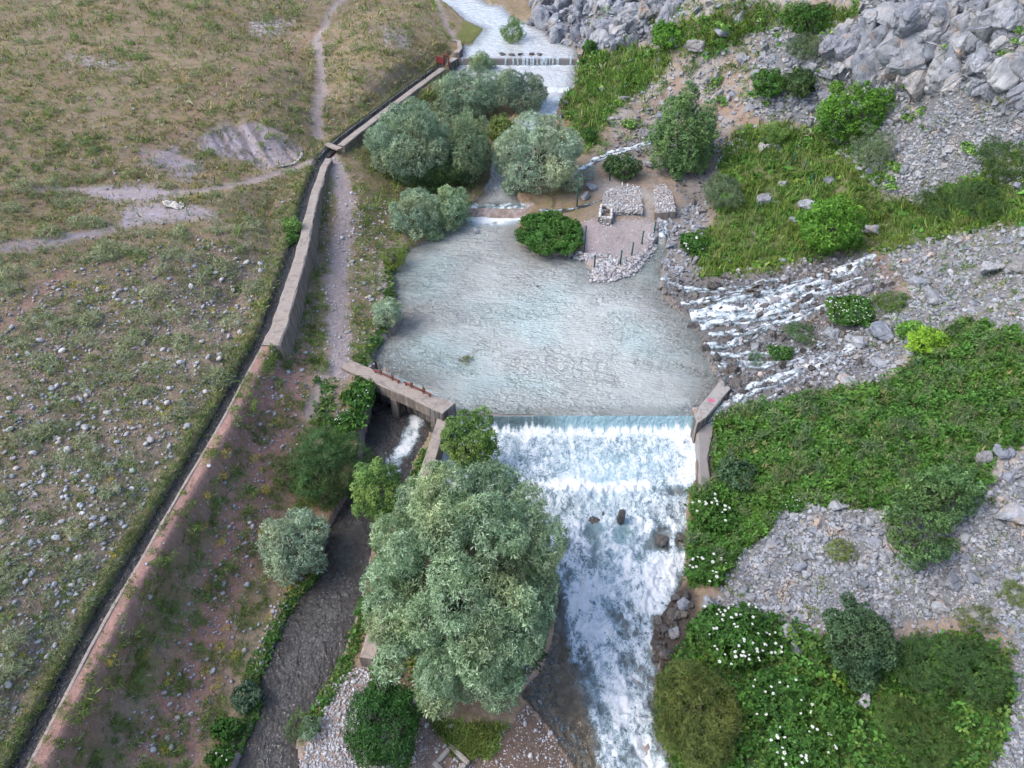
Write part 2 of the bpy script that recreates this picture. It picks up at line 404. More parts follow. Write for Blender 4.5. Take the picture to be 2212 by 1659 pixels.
# paths
def ground_line(uvs):
    f = lambda x, y: base_z(x, y)
    return np.array([hit(u, v, f)[:2] for u, v in uvs])
paths = [([(737, 800), (730, 700), (728, 620), (735, 540), (745, 470), (742, 420), (732, 370), (712, 335)], 0.50, 1.0),
         ([(690, 296), (684, 262), (697, 200), (695, 140), (685, 80), (712, 30), (745, -10)], 0.36, 0.9),
         ([(690, 350), (600, 372), (520, 395), (440, 410), (330, 417), (200, 410), (80, 405)], 0.30, 0.75),
         ([(690, 60), (560, 160), (420, 258), (320, 335)], 0.30, 0.5), ([(640, 60), (500, 165), (380, 265), (290, 340)], 0.25, 0.35),
         ([(942, -5), (955, 30), (975, 70), (990, 92)], 0.30, 0.8), ([(140, 588), (80, 640), (0, 712)], 0.28, 0.6),
         ([(705, 800), (690, 850), (672, 900)], 0.25, 0.6), ([(1850, 470), (1890, 540), (1920, 600), (1960, 640)], 0.3, 0.55), ([(1460, 180), (1560, 230), (1640, 270)], 0.35, 0.6)]
m_path = np.zeros(GX.shape); m_track = np.zeros(GX.shape)
for i, (uvs, w, a) in enumerate(paths):
    L = resample(ground_line(uvs), 0.6)
    dd, _, _, _ = line_dist(GX, GY, L)
    dd = dd + 0.12 * perlin(GX * 1.4, GY * 1.4, 61 + i)
    k = a * sstep(w + 0.18, w - 0.22, dd + 0.16 * perlin(GX * 4, GY * 4, 66))
    if i in (3, 4, 6, 8, 9):
        m_track = np.maximum(m_track, k)
    else:
        m_path = np.maximum(m_path, k)
    GZ = GZ - 0.06 * k

# canal: bed, left bank and level shoulder
cd, cs, cz, cl = line_dist(GX, GY, canal)
CW = 0.22
lvl = cz + 0.16
# the canal runs towards the camera: side > 0 is the meadow, side < 0 the embankment
kL = sstep(1.3, 0.5, cd); kR = sstep(1.15, 0.6, cd)
GZ = np.where(cs > 0, np.where(cd < 1.6, np.maximum(GZ * (1 - kL) + (lvl + 0.08) * kL, lvl), GZ),
              np.where((GY < 24.2) & (cd < 2.5), np.minimum(GZ, lvl - 0.02) * (1 - kR) + (lvl - 0.05) * kR, np.where(cd < 1.0, np.minimum(GZ, lvl - 0.15), GZ)))
m_canal = cd < CW
GZ = np.where(m_canal, cz - 0.3, GZ)

# river and stream beds
def carve(GZ, poly, zf, depth, slope, bank=0.16, reach=1.0):
    sd = poly_sd(GX, GY, poly)
    wz = zf(GX, GY)
    GZ = np.where(sd > 0, np.minimum(GZ, wz - np.minimum(depth, 0.05 + slope * sd)), GZ)
    near = (sd <= 0) & (sd > -reach)
    return np.where(near, np.maximum(GZ, wz + 0.03 + bank * (-sd)), GZ), sd
GZ, sd_pool = carve(GZ, P_pool, river_z, 0.55, 0.16)
GZ, sd_up = carve(GZ, P_up, river_z, 0.45, 0.3, reach=0.6)
GZ, sd_side = carve(GZ, P_side, side_z, 0.32, 0.25, reach=0.7)
GZ, sd_rap = carve(GZ, P_rap, river_z, 0.5, 0.14, reach=0.5)
# the basin behind the weir stays open at the sill; ground under the sill is kept low
sill = (GY > 21.3) & (GY < 22.9) & (GX > -2.5) & (GX < 7.3)
GZ = np.where(sill, np.minimum(GZ, -0.9), GZ)
sl_a, sl_b = U(752, 790, 0.6), U(968, 884, 0.6)
slx = (GX - sl_a[0]) / (sl_b[0] - sl_a[0]); sly = sl_a[1] + slx * (sl_b[1] - sl_a[1])
under = (slx > 0.22) & (slx < 1.02) & (GY > sly - 0.6) & (GY < sly + 1.25)
GZ = np.where(under, np.minimum(GZ, -1.15), GZ)

# ---- colours of the land cover (reflectance, plus painted shade in the gaps of the scree)
def mixc(a, b, k):
    return a + (np.asarray(b) - a) * k[..., None]
n1 = fbm(GX * 0.35, GY * 0.35, 4, 71); n2 = fbm(GX * 1.5, GY * 1.5, 4, 72); n3 = fbm(GX * 5, GY * 5, 2, 73)
C = np.zeros(GX.shape + (3,)) + np.array([0.23, 0.19, 0.128])
C = mixc(C, (0.215, 0.155, 0.11), sstep(-0.05, 0.35, n1 + 0.4 * n2))
C = mixc(C, (0.165, 0.16, 0.07), sstep(-0.12, 0.25, n2 + 0.3 * n1 + 0.25 * n3) * 0.85)
C = mixc(C, (0.25, 0.205, 0.115), sstep(0.08, 0.4, fbm(GX * 2.2, GY * 2.2, 3, 74) + 0.25 * n1) * sstep(700, 350, GV) * 0.7)
C = mixc(C, (0.20, 0.165, 0.135), m_stony * 0.6)
C = mixc(C, (0.29, 0.175, 0.13), m_red * 0.9)
lipk = sstep(1.25, 0.6, cd) * (cs < 0) * sstep(25, 23, GY)
C = mixc(C, (0.27, 0.175, 0.14), lipk * 0.9)
C = mixc(C, (0.09, 0.115, 0.045), sstep(1.0, 0.3, cd) * (cs > 0) * 0.6)
C = mixc(C, (0.235, 0.185, 0.15), right * 0.9)
C = mixc(C, (0.30, 0.28, 0.26), right * sstep(-0.1, 0.3, n1 + 0.5 * n2) * 0.8)
C = mixc(C, (0.15, 0.155, 0.16), np.maximum.reduce([m_su, m_sl, m_sm * 0.75, m_sf]))  # scree ground darkened to paint in the shadow gaps between stones
C = mixc(C, (0.14, 0.145, 0.15), m_cliff)
C = mixc(C, (0.085, 0.115, 0.035), m_green * (0.6 + 0.4 * sstep(-0.3, 0.1, n2)))
C = mixc(C, (0.04, 0.06, 0.02), np.maximum(m_thick, m_shr) * 0.95)
C = mixc(C, (0.125, 0.12, 0.115), np.maximum(m_seep, m_seep2 * 0.6))
C = mixc(C, (0.30, 0.285, 0.29), m_clay * (0.7 + 0.3 * sstep(-0.2, 0.3, n2)))
C = mixc(C, (0.13, 0.12, 0.12), eros * 0.8)
C = mixc(C, (0.42, 0.43, 0.44), m_fst * sstep(-0.15, 0.2, n3) * 0.8)
C = mixc(C, (0.20, 0.165, 0.135), m_bar)
C = mixc(C, (0.135, 0.105, 0.078), m_bar * sstep(880, 1000, GU) * 0.9)
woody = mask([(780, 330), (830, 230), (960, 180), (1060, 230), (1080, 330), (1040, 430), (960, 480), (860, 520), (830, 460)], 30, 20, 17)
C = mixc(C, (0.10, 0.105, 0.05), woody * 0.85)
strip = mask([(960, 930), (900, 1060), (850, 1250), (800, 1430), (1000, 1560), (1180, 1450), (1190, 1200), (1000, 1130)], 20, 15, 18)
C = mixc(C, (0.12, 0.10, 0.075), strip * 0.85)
C = mixc(C, (0.29, 0.255, 0.245), m_yard)
wetb = mask([(1400, 1420), (1412, 1340), (1450, 1280), (1490, 1255), (1510, 1300), (1505, 1340), (1470, 1420), (1440, 1470)], 8, 6, 19)
C = mixc(C, (0.07, 0.06, 0.05), wetb)
C = mixc(C, (0.20, 0.185, 0.17), mask([(1420, 470), (1480, 440), (1530, 440), (1510, 600), (1450, 620), (1420, 560)], 12, 8, 22) * 0.9)
wets = mask([(1505, 905), (1550, 900), (1560, 960), (1545, 1050), (1500, 1060)], 6, 4, 20)
C = mixc(C, (0.10, 0.085, 0.07), wets)
bankp = sstep(1.6, 0.0, -sd_pool) * (sd_pool < 0) * sstep(900, 860, GU) * sstep(400, 500, GV)
C = mixc(C, (0.32, 0.28, 0.25), bankp * 0.7)
C = mixc(C, (0.305, 0.28, 0.26), m_path * 0.85)
C = mixc(C, (0.26, 0.17, 0.125), m_track * 0.9)
# stream beds
bed = np.zeros(GX.shape + (3,)) + np.array([0.245, 0.21, 0.165])
bed = mixc(bed, (0.36, 0.33, 0.30), sstep(-0.1, 0.3, fbm(GX * 3, GY * 3, 3, 75)))
C = np.where((np.maximum.reduce([sd_pool, sd_rap, sd_up]) > 0.02)[..., None], bed, C)
C = np.where((sd_side > -0.05)[..., None], mixc(bed, (0.20, 0.185, 0.17), np.full(GX.shape, 0.7)), C)
shal = mask([(1090, 1400), (1200, 1330), (1250, 1450), (1300, 1690), (1150, 1690)], 12, 8, 23)
C = mixc(C, (0.40, 0.29, 0.185), shal * (sd_rap > -0.1) * 0.9)
C = np.where(m_canal[..., None], np.array([0.10, 0.09, 0.08]), C)
C = C * (1 - 0.10 * sstep(900, 500, GV) * (1 - right) + 0.3 * (1 - right) * fbm(GX * 0.16, GY * 0.16, 3, 77))[..., None] * (1 + np.array([0.10, 0.02, 0.08]) * (1 - right)[..., None])
spit = np.maximum(mask([(985, 80), (1000, 45), (1048, 58), (1030, 92), (1000, 106)], 5, 4, 24), mask([(925, -20), (1060, -20), (1052, 14), (1000, 24), (960, 8)], 5, 4, 25))
C = mixc(C, (0.13, 0.145, 0.045), spit * (sd_up < 0.05) * 0.9)
C = C * (1 + 0.22 * n3 + 0.18 * fbm(GX * 11, GY * 11, 2, 76))[..., None]
C = np.clip(C, 0.01, 0.6)

nr, nc = GX.shape
idx = np.arange(nr * nc).reshape(nr, nc)
quads = np.stack([idx[:-1, :-1], idx[:-1, 1:], idx[1:, 1:], idx[1:, :-1]], -1).reshape(-1, 4)

def ground_z(x, y):
    """height of the finished ground (bilinear)"""
    x = np.asarray(x, float); y = np.asarray(y, float)
    i = np.clip(np.searchsorted(ys, y) - 1, 0, nr - 2)
    fy = np.clip((y - ys[i]) / (ys[i + 1] - ys[i]), 0, 1)
    t = x / half_w(y)
    j = np.clip(np.searchsorted(ts, t) - 1, 0, nc - 2)
    fx = np.clip((t - ts[j]) / (ts[j + 1] - ts[j]), 0, 1)
    a = GZ[i, j] * (1 - fx) + GZ[i, j + 1] * fx
    b = GZ[i + 1, j] * (1 - fx) + GZ[i + 1, j + 1] * fx
    return a * (1 - fy) + b * fy

def field(F, x, y):
    i = np.clip(np.searchsorted(ys, y), 0, nr - 1)
    j = np.clip(np.searchsorted(ts, x / half_w(y)), 0, nc - 1)
    return F[i, j]

def ground_normal(x, y, e=0.12):
    dzx = (ground_z(x + e, y) - ground_z(x - e, y)) / (2 * e)
    dzy = (ground_z(x, y + e) - ground_z(x, y - e)) / (2 * e)
    n = np.stack([-dzx, -dzy, np.ones_like(dzx)], -1)
    return n / np.linalg.norm(n, axis=-1, keepdims=True)

def at(u, v):
    return hit(u, v, ground_z)
# ------------------------------------------------------------------ materials
class NT_:
    def __init__(self, name):
        self.m = bpy.data.materials.new(name); self.m.use_nodes = True
        self.t = self.m.node_tree
        for n in list(self.t.nodes): self.t.nodes.remove(n)
        self.out = self.t.nodes.new('ShaderNodeOutputMaterial')
    def n(self, kind, **props):
        nd = self.t.nodes.new('ShaderNode' + kind)
        for k, v in props.items(): setattr(nd, k, v)
        return nd
    def set(self, sock, v):
        if hasattr(v, 'bl_idname') and hasattr(v, 'links'): self.t.links.new(v, sock)
        elif hasattr(v, 'outputs'): self.t.links.new(v.outputs[0], sock)
        else:
            if sock.type == 'RGBA' and hasattr(v, '__len__') and len(v) == 3: v = (*v, 1)
            sock.default_value = v
    def mix(self, a, b, f, blend='MIX'):
        nd = self.n('Mix', data_type='RGBA', blend_type=blend)
        self.set(nd.inputs[0], f); self.set(nd.inputs[6], a); self.set(nd.inputs[7], b)
        return nd.outputs[2]
    def math(self, op, a, b=0.0, clamp=False):
        nd = self.n('Math', operation=op, use_clamp=clamp)
        self.set(nd.inputs[0], a); self.set(nd.inputs[1], b)
        return nd.outputs[0]
    def remap(self, v, a, b, c=0.0, d_=1.0, smooth=True):
        nd = self.n('MapRange', interpolation_type='SMOOTHSTEP' if smooth else 'LINEAR')
        self.set(nd.inputs[0], v)
        for i, q in enumerate((a, b, c, d_)): self.set(nd.inputs[i + 1], q)
        return nd.outputs[0]
    def pos(self, scale=(1, 1, 1), obj=False, rot=(0, 0, 0)):
        src = self.n('TexCoord').outputs['Object'] if obj else self.n('NewGeometry').outputs['Position']
        mp = self.n('Mapping'); self.set(mp.inputs[0], src); mp.inputs['Scale'].default_value = scale; mp.inputs['Rotation'].default_value = rot
        return mp.outputs[0]
    def noise(self, co, scale, detail=4, rough=0.55, dist=0.0, out=0):
        nd = self.n('TexNoise'); self.set(nd.inputs['Vector'], co)
        nd.inputs['Scale'].default_value = scale; nd.inputs['Detail'].default_value = detail
        nd.inputs['Roughness'].default_value = rough; nd.inputs['Distortion'].default_value = dist
        return nd.outputs[out]
    def voro(self, co, scale, feature='F1', out=0):
        nd = self.n('TexVoronoi', feature=feature); self.set(nd.inputs['Vector'], co); nd.inputs['Scale'].default_value = scale
        return nd.outputs[out]
    def attr(self, name, out='Fac'):
        nd = self.n('Attribute', attribute_name=name)
        return nd.outputs[out]
    def bump(self, h, strength=0.5, dist=0.05, normal=None):
        nd = self.n('Bump'); self.set(nd.inputs['Height'], h)
        nd.inputs['Strength'].default_value = strength; nd.inputs['Distance'].default_value = dist
        if normal is not None: self.set(nd.inputs['Normal'], normal)
        return nd.outputs[0]
    def bsdf(self, color, rough=0.8, normal=None, spec=0.3, metal=0.0):
        nd = self.n('BsdfPrincipled')
        self.set(nd.inputs['Base Color'], color); self.set(nd.inputs['Roughness'], rough)
        nd.inputs['Specular IOR Level'].default_value = spec; nd.inputs['Metallic'].default_value = metal
        if normal is not None: self.set(nd.inputs['Normal'], normal)
        return nd.outputs[0]
    def mixs(self, a, b, f):
        nd = self.n('MixShader'); self.set(nd.inputs[0], f); self.set(nd.inputs[1], a); self.set(nd.inputs[2], b)
        return nd.outputs[0]
    def done(self, sh):
        self.t.links.new(sh, self.out.inputs['Surface']); return self.m

def m_ground():
    k = NT_('ground_soil'); co = k.pos()
    c = k.attr('tint', 'Color')
    f1 = k.noise(co, 9, 3, 0.65); f2 = k.noise(co, 38, 1, 0.6)
    c = k.mix(c, k.mix((0.55, 0.55, 0.56), (1.45, 1.45, 1.42), f1), 0.75, 'MULTIPLY')
    c = k.mix(c, k.mix((0.6, 0.6, 0.6), (1.4, 1.4, 1.4), f2), 0.6, 'MULTIPLY')
    h = k.math('ADD', f1, k.math('MULTIPLY', f2, 0.35))
    return k.done(k.bsdf(c, 0.95, k.bump(h, 0.7, 0.06), 0.1))

def m_leaf(name, rough=0.5, trans=0.28, spec=0.25):
    k = NT_(name)
    c = k.attr('tint', 'Color')
    inf = k.n('ObjectInfo')
    c = k.mix(c, k.mix((0.86, 0.88, 0.86), (1.12, 1.1, 1.06), inf.outputs['Random']), 0.7, 'MULTIPLY')
    a = k.bsdf(c, rough, None, spec)
    t = k.n('BsdfTranslucent'); k.set(t.inputs[0], k.mix(c, (0.9, 1.25, 0.5), 0.6, 'MULTIPLY'))
    return k.done(k.mixs(a, t.outputs[0], trans))

def m_bark():
    k = NT_('bark'); co = k.pos((1, 1, 0.3))
    f = k.noise(co, 14, 5, 0.7)
    return k.done(k.bsdf(k.mix((0.07, 0.055, 0.045), (0.20, 0.17, 0.14), f), 0.95, k.bump(f, 0.8, 0.03), 0.1))

def m_rock(name, a, b, warm=(0.30, 0.20, 0.13), wet=False, sc_=1.0, warm_amt=0.35):
    k = NT_(name); co = k.pos()
    inf = k.n('ObjectInfo').outputs['Random']
    f1 = k.noise(co, 1.6 * sc_, 3, 0.65); f2 = k.noise(co, 9 * sc_, 3, 0.7); f3 = k.noise(co, 40, 1)
    c = k.mix(a, b, k.remap(f1, 0.3, 0.7))
    c = k.mix(c, k.mix((0.6, 0.6, 0.6), (1.35, 1.35, 1.35), f2), 0.8, 'MULTIPLY')
    c = k.mix(c, warm, k.math('MULTIPLY', k.remap(k.noise(co, 1.1 * sc_, 3, 0.6), 0.56, 0.72), warm_amt))
    c = k.mix(c, (0.45, 0.46, 0.46), k.math('MULTIPLY', k.remap(k.noise(co, 5 * sc_, 4, 0.7), 0.6, 0.7), 0.35))
    tint = k.attr('tint', 'Color')
    c = k.mix(c, tint, 1.0, 'MULTIPLY') if not wet else c
    c = k.mix(c, k.mix((0.82, 0.82, 0.83), (1.15, 1.14, 1.12), inf), 1.0, 'MULTIPLY')
    ck = k.voro(k.pos((0.8, 0.8, 0.45)), 1.5 * sc_, 'DISTANCE_TO_EDGE')
    h = k.math('ADD', k.math('MULTIPLY', f2, 0.8), k.math('ADD', k.math('MULTIPLY', f3, 0.2), k.math('MULTIPLY', k.remap(ck, 0.0, 0.05), 0.5)))
    return k.done(k.bsdf(c, 0.3 if wet else 0.9, k.bump(h, 0.8, 0.06), 0.5 if wet else 0.15))

def m_concrete(name, base=(0.33, 0.285, 0.245), dark=(0.12, 0.10, 0.085), amt=0.5):
    k = NT_(name); co = k.pos()
    f1 = k.noise(co, 1.3, 6, 0.7); f2 = k.noise(co, 14, 5, 0.7); f3 = k.noise(co, 60, 2)
    streak = k.noise(k.pos((5, 5, 0.5)), 1.2, 4, 0.6)
    nz = k.n('SeparateXYZ'); k.set(nz.inputs[0], k.n('NewGeometry').outputs['Normal'])
    side = k.remap(nz.outputs[2], 0.75, 0.35)
    c = k.mix(base, (0.38, 0.28, 0.21), k.remap(f1, 0.45, 0.7, 0, 0.8))

    c = k.mix(c, (0.20, 0.185, 0.165), k.remap(k.voro(co, 1.1, 'DISTANCE_TO_EDGE'), 0.025, 0.0, 0, 0.8))
    c = k.mix(c, (0.20, 0.185, 0.17), k.remap(k.noise(co, 2.6, 5, 0.75), 0.48, 0.62, 0, 0.75))
    c = k.mix(c, k.mix((0.6, 0.6, 0.6), (1.3, 1.3, 1.3), f2), 0.8, 'MULTIPLY')
    c = k.mix(c, dark, k.math('MULTIPLY', side, k.remap(streak, 0.38, 0.62, 0.25, amt + 0.35)))
    h = k.math('ADD', f2, k.math('MULTIPLY', f3, 0.5))
    return k.done(k.bsdf(c, 0.92, k.bump(h, 0.5, 0.02), 0.15))

def m_plain(name, color, rough=0.6, metal=0.0, var=0.25, scale=12):
    k = NT_(name); f = k.noise(k.pos(), scale, 4, 0.65)
    c = k.mix(color, k.mix((1 - var,) * 3, (1 + var,) * 3, f), 1.0, 'MULTIPLY')
    return k.done(k.bsdf(c, rough, k.bump(f, 0.2, 0.01), 0.3, metal))

def m_water(name, turbid=(0.30, 0.36, 0.355), clear=(0.80, 0.86, 0.82), scale=1.0, stretch=(1, 1, 1), bump=0.5, gloss=0.06, dist=0.12, foam_scale=1.0, calm=False):
    """shallow moving water: tinted see-through body, silt, sky reflection, and foam where attribute 'foam' says so"""
    k = NT_(name)
    co = k.pos(stretch)
    w1 = k.noise(co, 1.6 * scale, 2, 0.5, 0.8); w2 = k.noise(co, 5.2 * scale, 1, 0.55, 0.6); w3 = k.noise(co, 0.45 * scale, 1, 0.5, 0.5)
    h = k.math('ADD', k.math('MULTIPLY', w1, 1.0), k.math('ADD', k.math('MULTIPLY', w2, 0.45), k.math('MULTIPLY', w3, 0.8)))
    nrm = k.bump(h, bump, dist)
    if calm: k.set(nrm.node.inputs['Strength'], k.remap(k.noise(k.pos((0.5, 0.6, 1)), 0.55, 2, 0.5, 1.5), 0.36, 0.56, 0.55, bump))
    if calm: turbid = k.mix(turbid, (0.37, 0.445, 0.425), k.remap(k.noise(k.pos(), 0.16, 2, 0.5, 0.5), 0.42, 0.62))
    silt = k.attr('silt')
    tr = k.n('BsdfTransparent'); k.set(tr.inputs[0], clear)
    df = k.n('BsdfDiffuse'); k.set(df.inputs[0], turbid); k.set(df.inputs['Normal'], nrm)
    body = k.mixs(tr.outputs[0], df.outputs[0], silt)
    gl = k.n('BsdfGlossy'); gl.inputs['Roughness'].default_value = gloss; gl.inputs['Color'].default_value = (1, 1, 1, 1); k.set(gl.inputs['Normal'], nrm)
    fr = k.n('Fresnel'); fr.inputs['IOR'].default_value = 1.36; k.set(fr.inputs['Normal'], nrm)
    sh = k.mixs(body, gl.outputs[0], fr.outputs[0])
    foam = k.attr('foam')
    fc = k.pos(tuple(a * foam_scale for a in stretch))
    a1 = k.noise(fc, 2.6, 3, 0.62, 1.4); a2 = k.noise(fc, 9.0, 2, 0.65, 1.0)
    rid = k.math('MAXIMUM', k.math('SUBTRACT', 1.0, k.math('MULTIPLY', k.math('ABSOLUTE', k.math('SUBTRACT', a1, 0.5)), 9.0)), k.math('SUBTRACT', 0.85, k.math('MULTIPLY', k.math('ABSOLUTE', k.math('SUBTRACT', a2, 0.5)), 8.0)))
    rid = k.math('MAXIMUM', rid, 0.0)
    tex = k.math('ADD', k.math('MULTIPLY', a2, 0.55), k.math('ADD', k.math('MULTIPLY', a1, 0.35), k.math('MULTIPLY', rid, 0.30)))
    fm = k.remap(k.math('ADD', tex, foam), 0.78, 1.30)
    thin = k.remap(k.math('ADD', tex, foam), 0.95, 1.45)
    fcol = k.mix((0.36, 0.47, 0.52), (0.70, 0.72, 0.73), thin)
    fd = k.n('BsdfDiffuse'); k.set(fd.inputs[0], fcol); k.set(fd.inputs['Normal'], k.bump(k.math('ADD', a2, k.math('MULTIPLY', a1, 0.7)), 0.6, 0.08))
    return k.done(k.mixs(sh, fd.outputs[0], fm))

M = dict(
    ground=m_ground(), bark=m_bark(), leaf=m_leaf('leaves'), leaf_soft=m_leaf('leaves_soft', 0.7, 0.2, 0.1),
    cobble=m_rock('cobble_stone', (0.34, 0.34, 0.345), (0.48, 0.48, 0.485), (0.40, 0.30, 0.24), warm_amt=0.4),
    lime=m_rock('limestone', (0.19, 0.202, 0.22), (0.305, 0.317, 0.335), (0.40, 0.27, 0.17), warm_amt=0.45),
    wetrock=m_rock('wet_rock', (0.045, 0.04, 0.036), (0.11, 0.095, 0.08), (0.12, 0.08, 0.05), wet=True),
    concrete=m_concrete('old_concrete'), concrete_dark=m_concrete('stained_concrete', (0.33, 0.31, 0.285), (0.07, 0.065, 0.06), 0.65),
    wetconcrete=m_plain('wet_concrete', (0.22, 0.20, 0.185), 0.3),
    rust=m_plain('rusty_iron', (0.17, 0.06, 0.045), 0.7, 0.2, 0.4, 20), red=m_plain('red_painted_iron', (0.16, 0.035, 0.03), 0.6, 0.0, 0.35, 15),
    green=m_plain('dark_green_paint', (0.012, 0.065, 0.055), 0.5), teal=m_plain('turquoise_paint', (0.09, 0.33, 0.36), 0.5), white=m_plain('white_plastic', (0.75, 0.75, 0.74), 0.5, 0, 0.08),
    black=m_plain('painted_pit_shade', (0.006, 0.006, 0.006), 0.9), pink=m_plain('pink_paint', (0.62, 0.10, 0.22), 0.8, 0, 0.2), petal=m_plain('white_petals', (0.72, 0.74, 0.66), 0.8, 0, 0.2, 30), sign=m_plain('sign_face', (0.30, 0.36, 0.42), 0.5, 0, 0.2),
    pool=m_water('pool_water', (0.415, 0.44, 0.415), (0.9, 0.92, 0.88), 2.0, (0.75, 1.35, 1), 1.2, 0.05, 0.2, calm=True),
    rapids=m_water('white_water', (0.25, 0.385, 0.42), (0.80, 0.88, 0.88), 1.6, (1.2, 0.85, 1), 0.8, 0.08, 0.14),
    side=m_water('stream_water', (0.115, 0.112, 0.108), (0.6, 0.6, 0.58), 1.9, (1.3, 0.8, 1), 1.3, 0.07, 0.16),
    upper=m_water('river_water', (0.52, 0.54, 0.54), (0.7, 0.76, 0.76), 1.3, (1.1, 0.8, 1), 0.7, 0.06, 0.16),
    seep=m_water('spring_water', (0.12, 0.13, 0.13), (0.6, 0.62, 0.6), 3.0, (1.2, 1.2, 1), 0.7, 0.1, 0.06, 3.2),
)
# ------------------------------------------------------------------ the ground sheet
V = np.stack([GX, GY, GZ], -1).reshape(-1, 3)
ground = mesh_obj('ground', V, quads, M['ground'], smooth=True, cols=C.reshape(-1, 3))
tag(ground, 'stony meadow, banks and scree slopes of the valley', kind='structure')

# ------------------------------------------------------------------ water sheets
def sheet(name, poly, zf, step, mat, foam, silt, disp=None, margin=0.3, cut=None, label=None):
    x0, y0 = poly.min(0) - margin; x1, y1 = poly.max(0) + margin
    xs = np.arange(x0, x1 + step, step); yy = np.arange(y0, y1 + step, step)
    X, Y = np.meshgrid(xs, yy)
    sd = poly_sd(X, Y, poly)
    Z = zf(X, Y)
    u, v = project(X, Y, Z)
    depth = np.maximum(Z - ground_z(X, Y), 0)
    fo = foam(X, Y, u, v, sd); si = silt(X, Y, u, v, sd, depth)
    if disp is not None:
        Z = Z + disp(X, Y, u, v, sd, fo)
    keep = sd > -margin
    if cut is not None: keep &= cut(X, Y)
    cell = keep[:-1, :-1] & keep[1:, :-1] & keep[:-1, 1:] & keep[1:, 1:]
    id_ = np.arange(X.size).reshape(X.shape)
    F = np.stack([id_[:-1, :-1], id_[:-1, 1:], id_[1:, 1:], id_[1:, :-1]], -1)[cell]
    used = np.unique(F); mp = np.full(X.size, -1); mp[used] = np.arange(len(used))
    Vv = np.stack([X, Y, Z], -1).reshape(-1, 3)[used]
    o = mesh_obj(name, Vv, mp[F], mat, smooth=True, attrs=dict(foam=fo.ravel()[used], silt=np.clip(si, 0, 1).ravel()[used]))
    tag(o, label, kind='structure')
    return o

def near_line(u, v, pts, w):
    d_, _, _, _ = line_dist(u, v, pts)
    return sstep(w, 0, d_)

# pool
def pool_foam(X, Y, u, v, sd):
    f = np.full(X.shape, -0.6)
    casc = sstep(560, 470, v + 18 * perlin(X * 0.9, Y * 0.9, 5)) * sstep(1230, 1120, u) * sstep(860, 980, u)
    f = f + 1.0 * casc * sstep(-0.4, 0.5, fbm(X * 1.2, Y * 0.8, 3, 7) + 0.5 * sstep(520, 455, v))
    f = f + 0.95 * near_line(u, v, [(1005, 458), (1060, 470), (1140, 455)], 24)
    s = sstep(150, 0, np.hypot((u - 1500), (v - 650) * 1.3)) + sstep(110, 0, np.hypot(u - 1540, (v - 770) * 1.3)) + 0.8 * sstep(70, 0, np.hypot(u - 1425, (v - 545)))
    f = f + 0.75 * np.clip(s, 0, 1) * sstep(-0.3, 0.3, fbm(X * 1.4, Y * 1.4, 3, 9))
    return f
def pool_silt(X, Y, u, v, sd, dp):
    base = sstep(0.0, 0.4, dp) * 0.5 + 0.25
    deep = sstep(300, 40, np.hypot(u - 1230, (v - 720) * 1.1)) * 0.25
    far = sstep(560, 480, v) * 0.2
    return base + deep + far + 0.12 * fbm(X * 0.5, Y * 0.5, 3, 15) - 0.25 * sstep(22.7, 22.1, Y)
def pool_disp(X, Y, u, v, sd, fo):
    a = 0.018 * fbm(X * 1.3, Y * 1.5, 3, 81) + 0.05 * np.clip(fo + 0.5, 0, 1) * fbm(X * 3, Y * 3, 3, 82)
    return (a + 0.012 * perlin(X * 0.35 + 2 * perlin(X * .2, Y * .2, 3), Y * 0.4, 83)) * sstep(22.0, 23.2, Y)
sheet('pool_water', P_pool, lambda x, y: np.where(y < 22.3, zr(y), zr(y)), 0.075, M['pool'], pool_foam, pool_silt, pool_disp, 0.28,
      cut=lambda X, Y: (Y > 21.87) & ~((X < -2.72) & (Y < 22.45)), label='rippled grey green pool held behind the concrete weir')

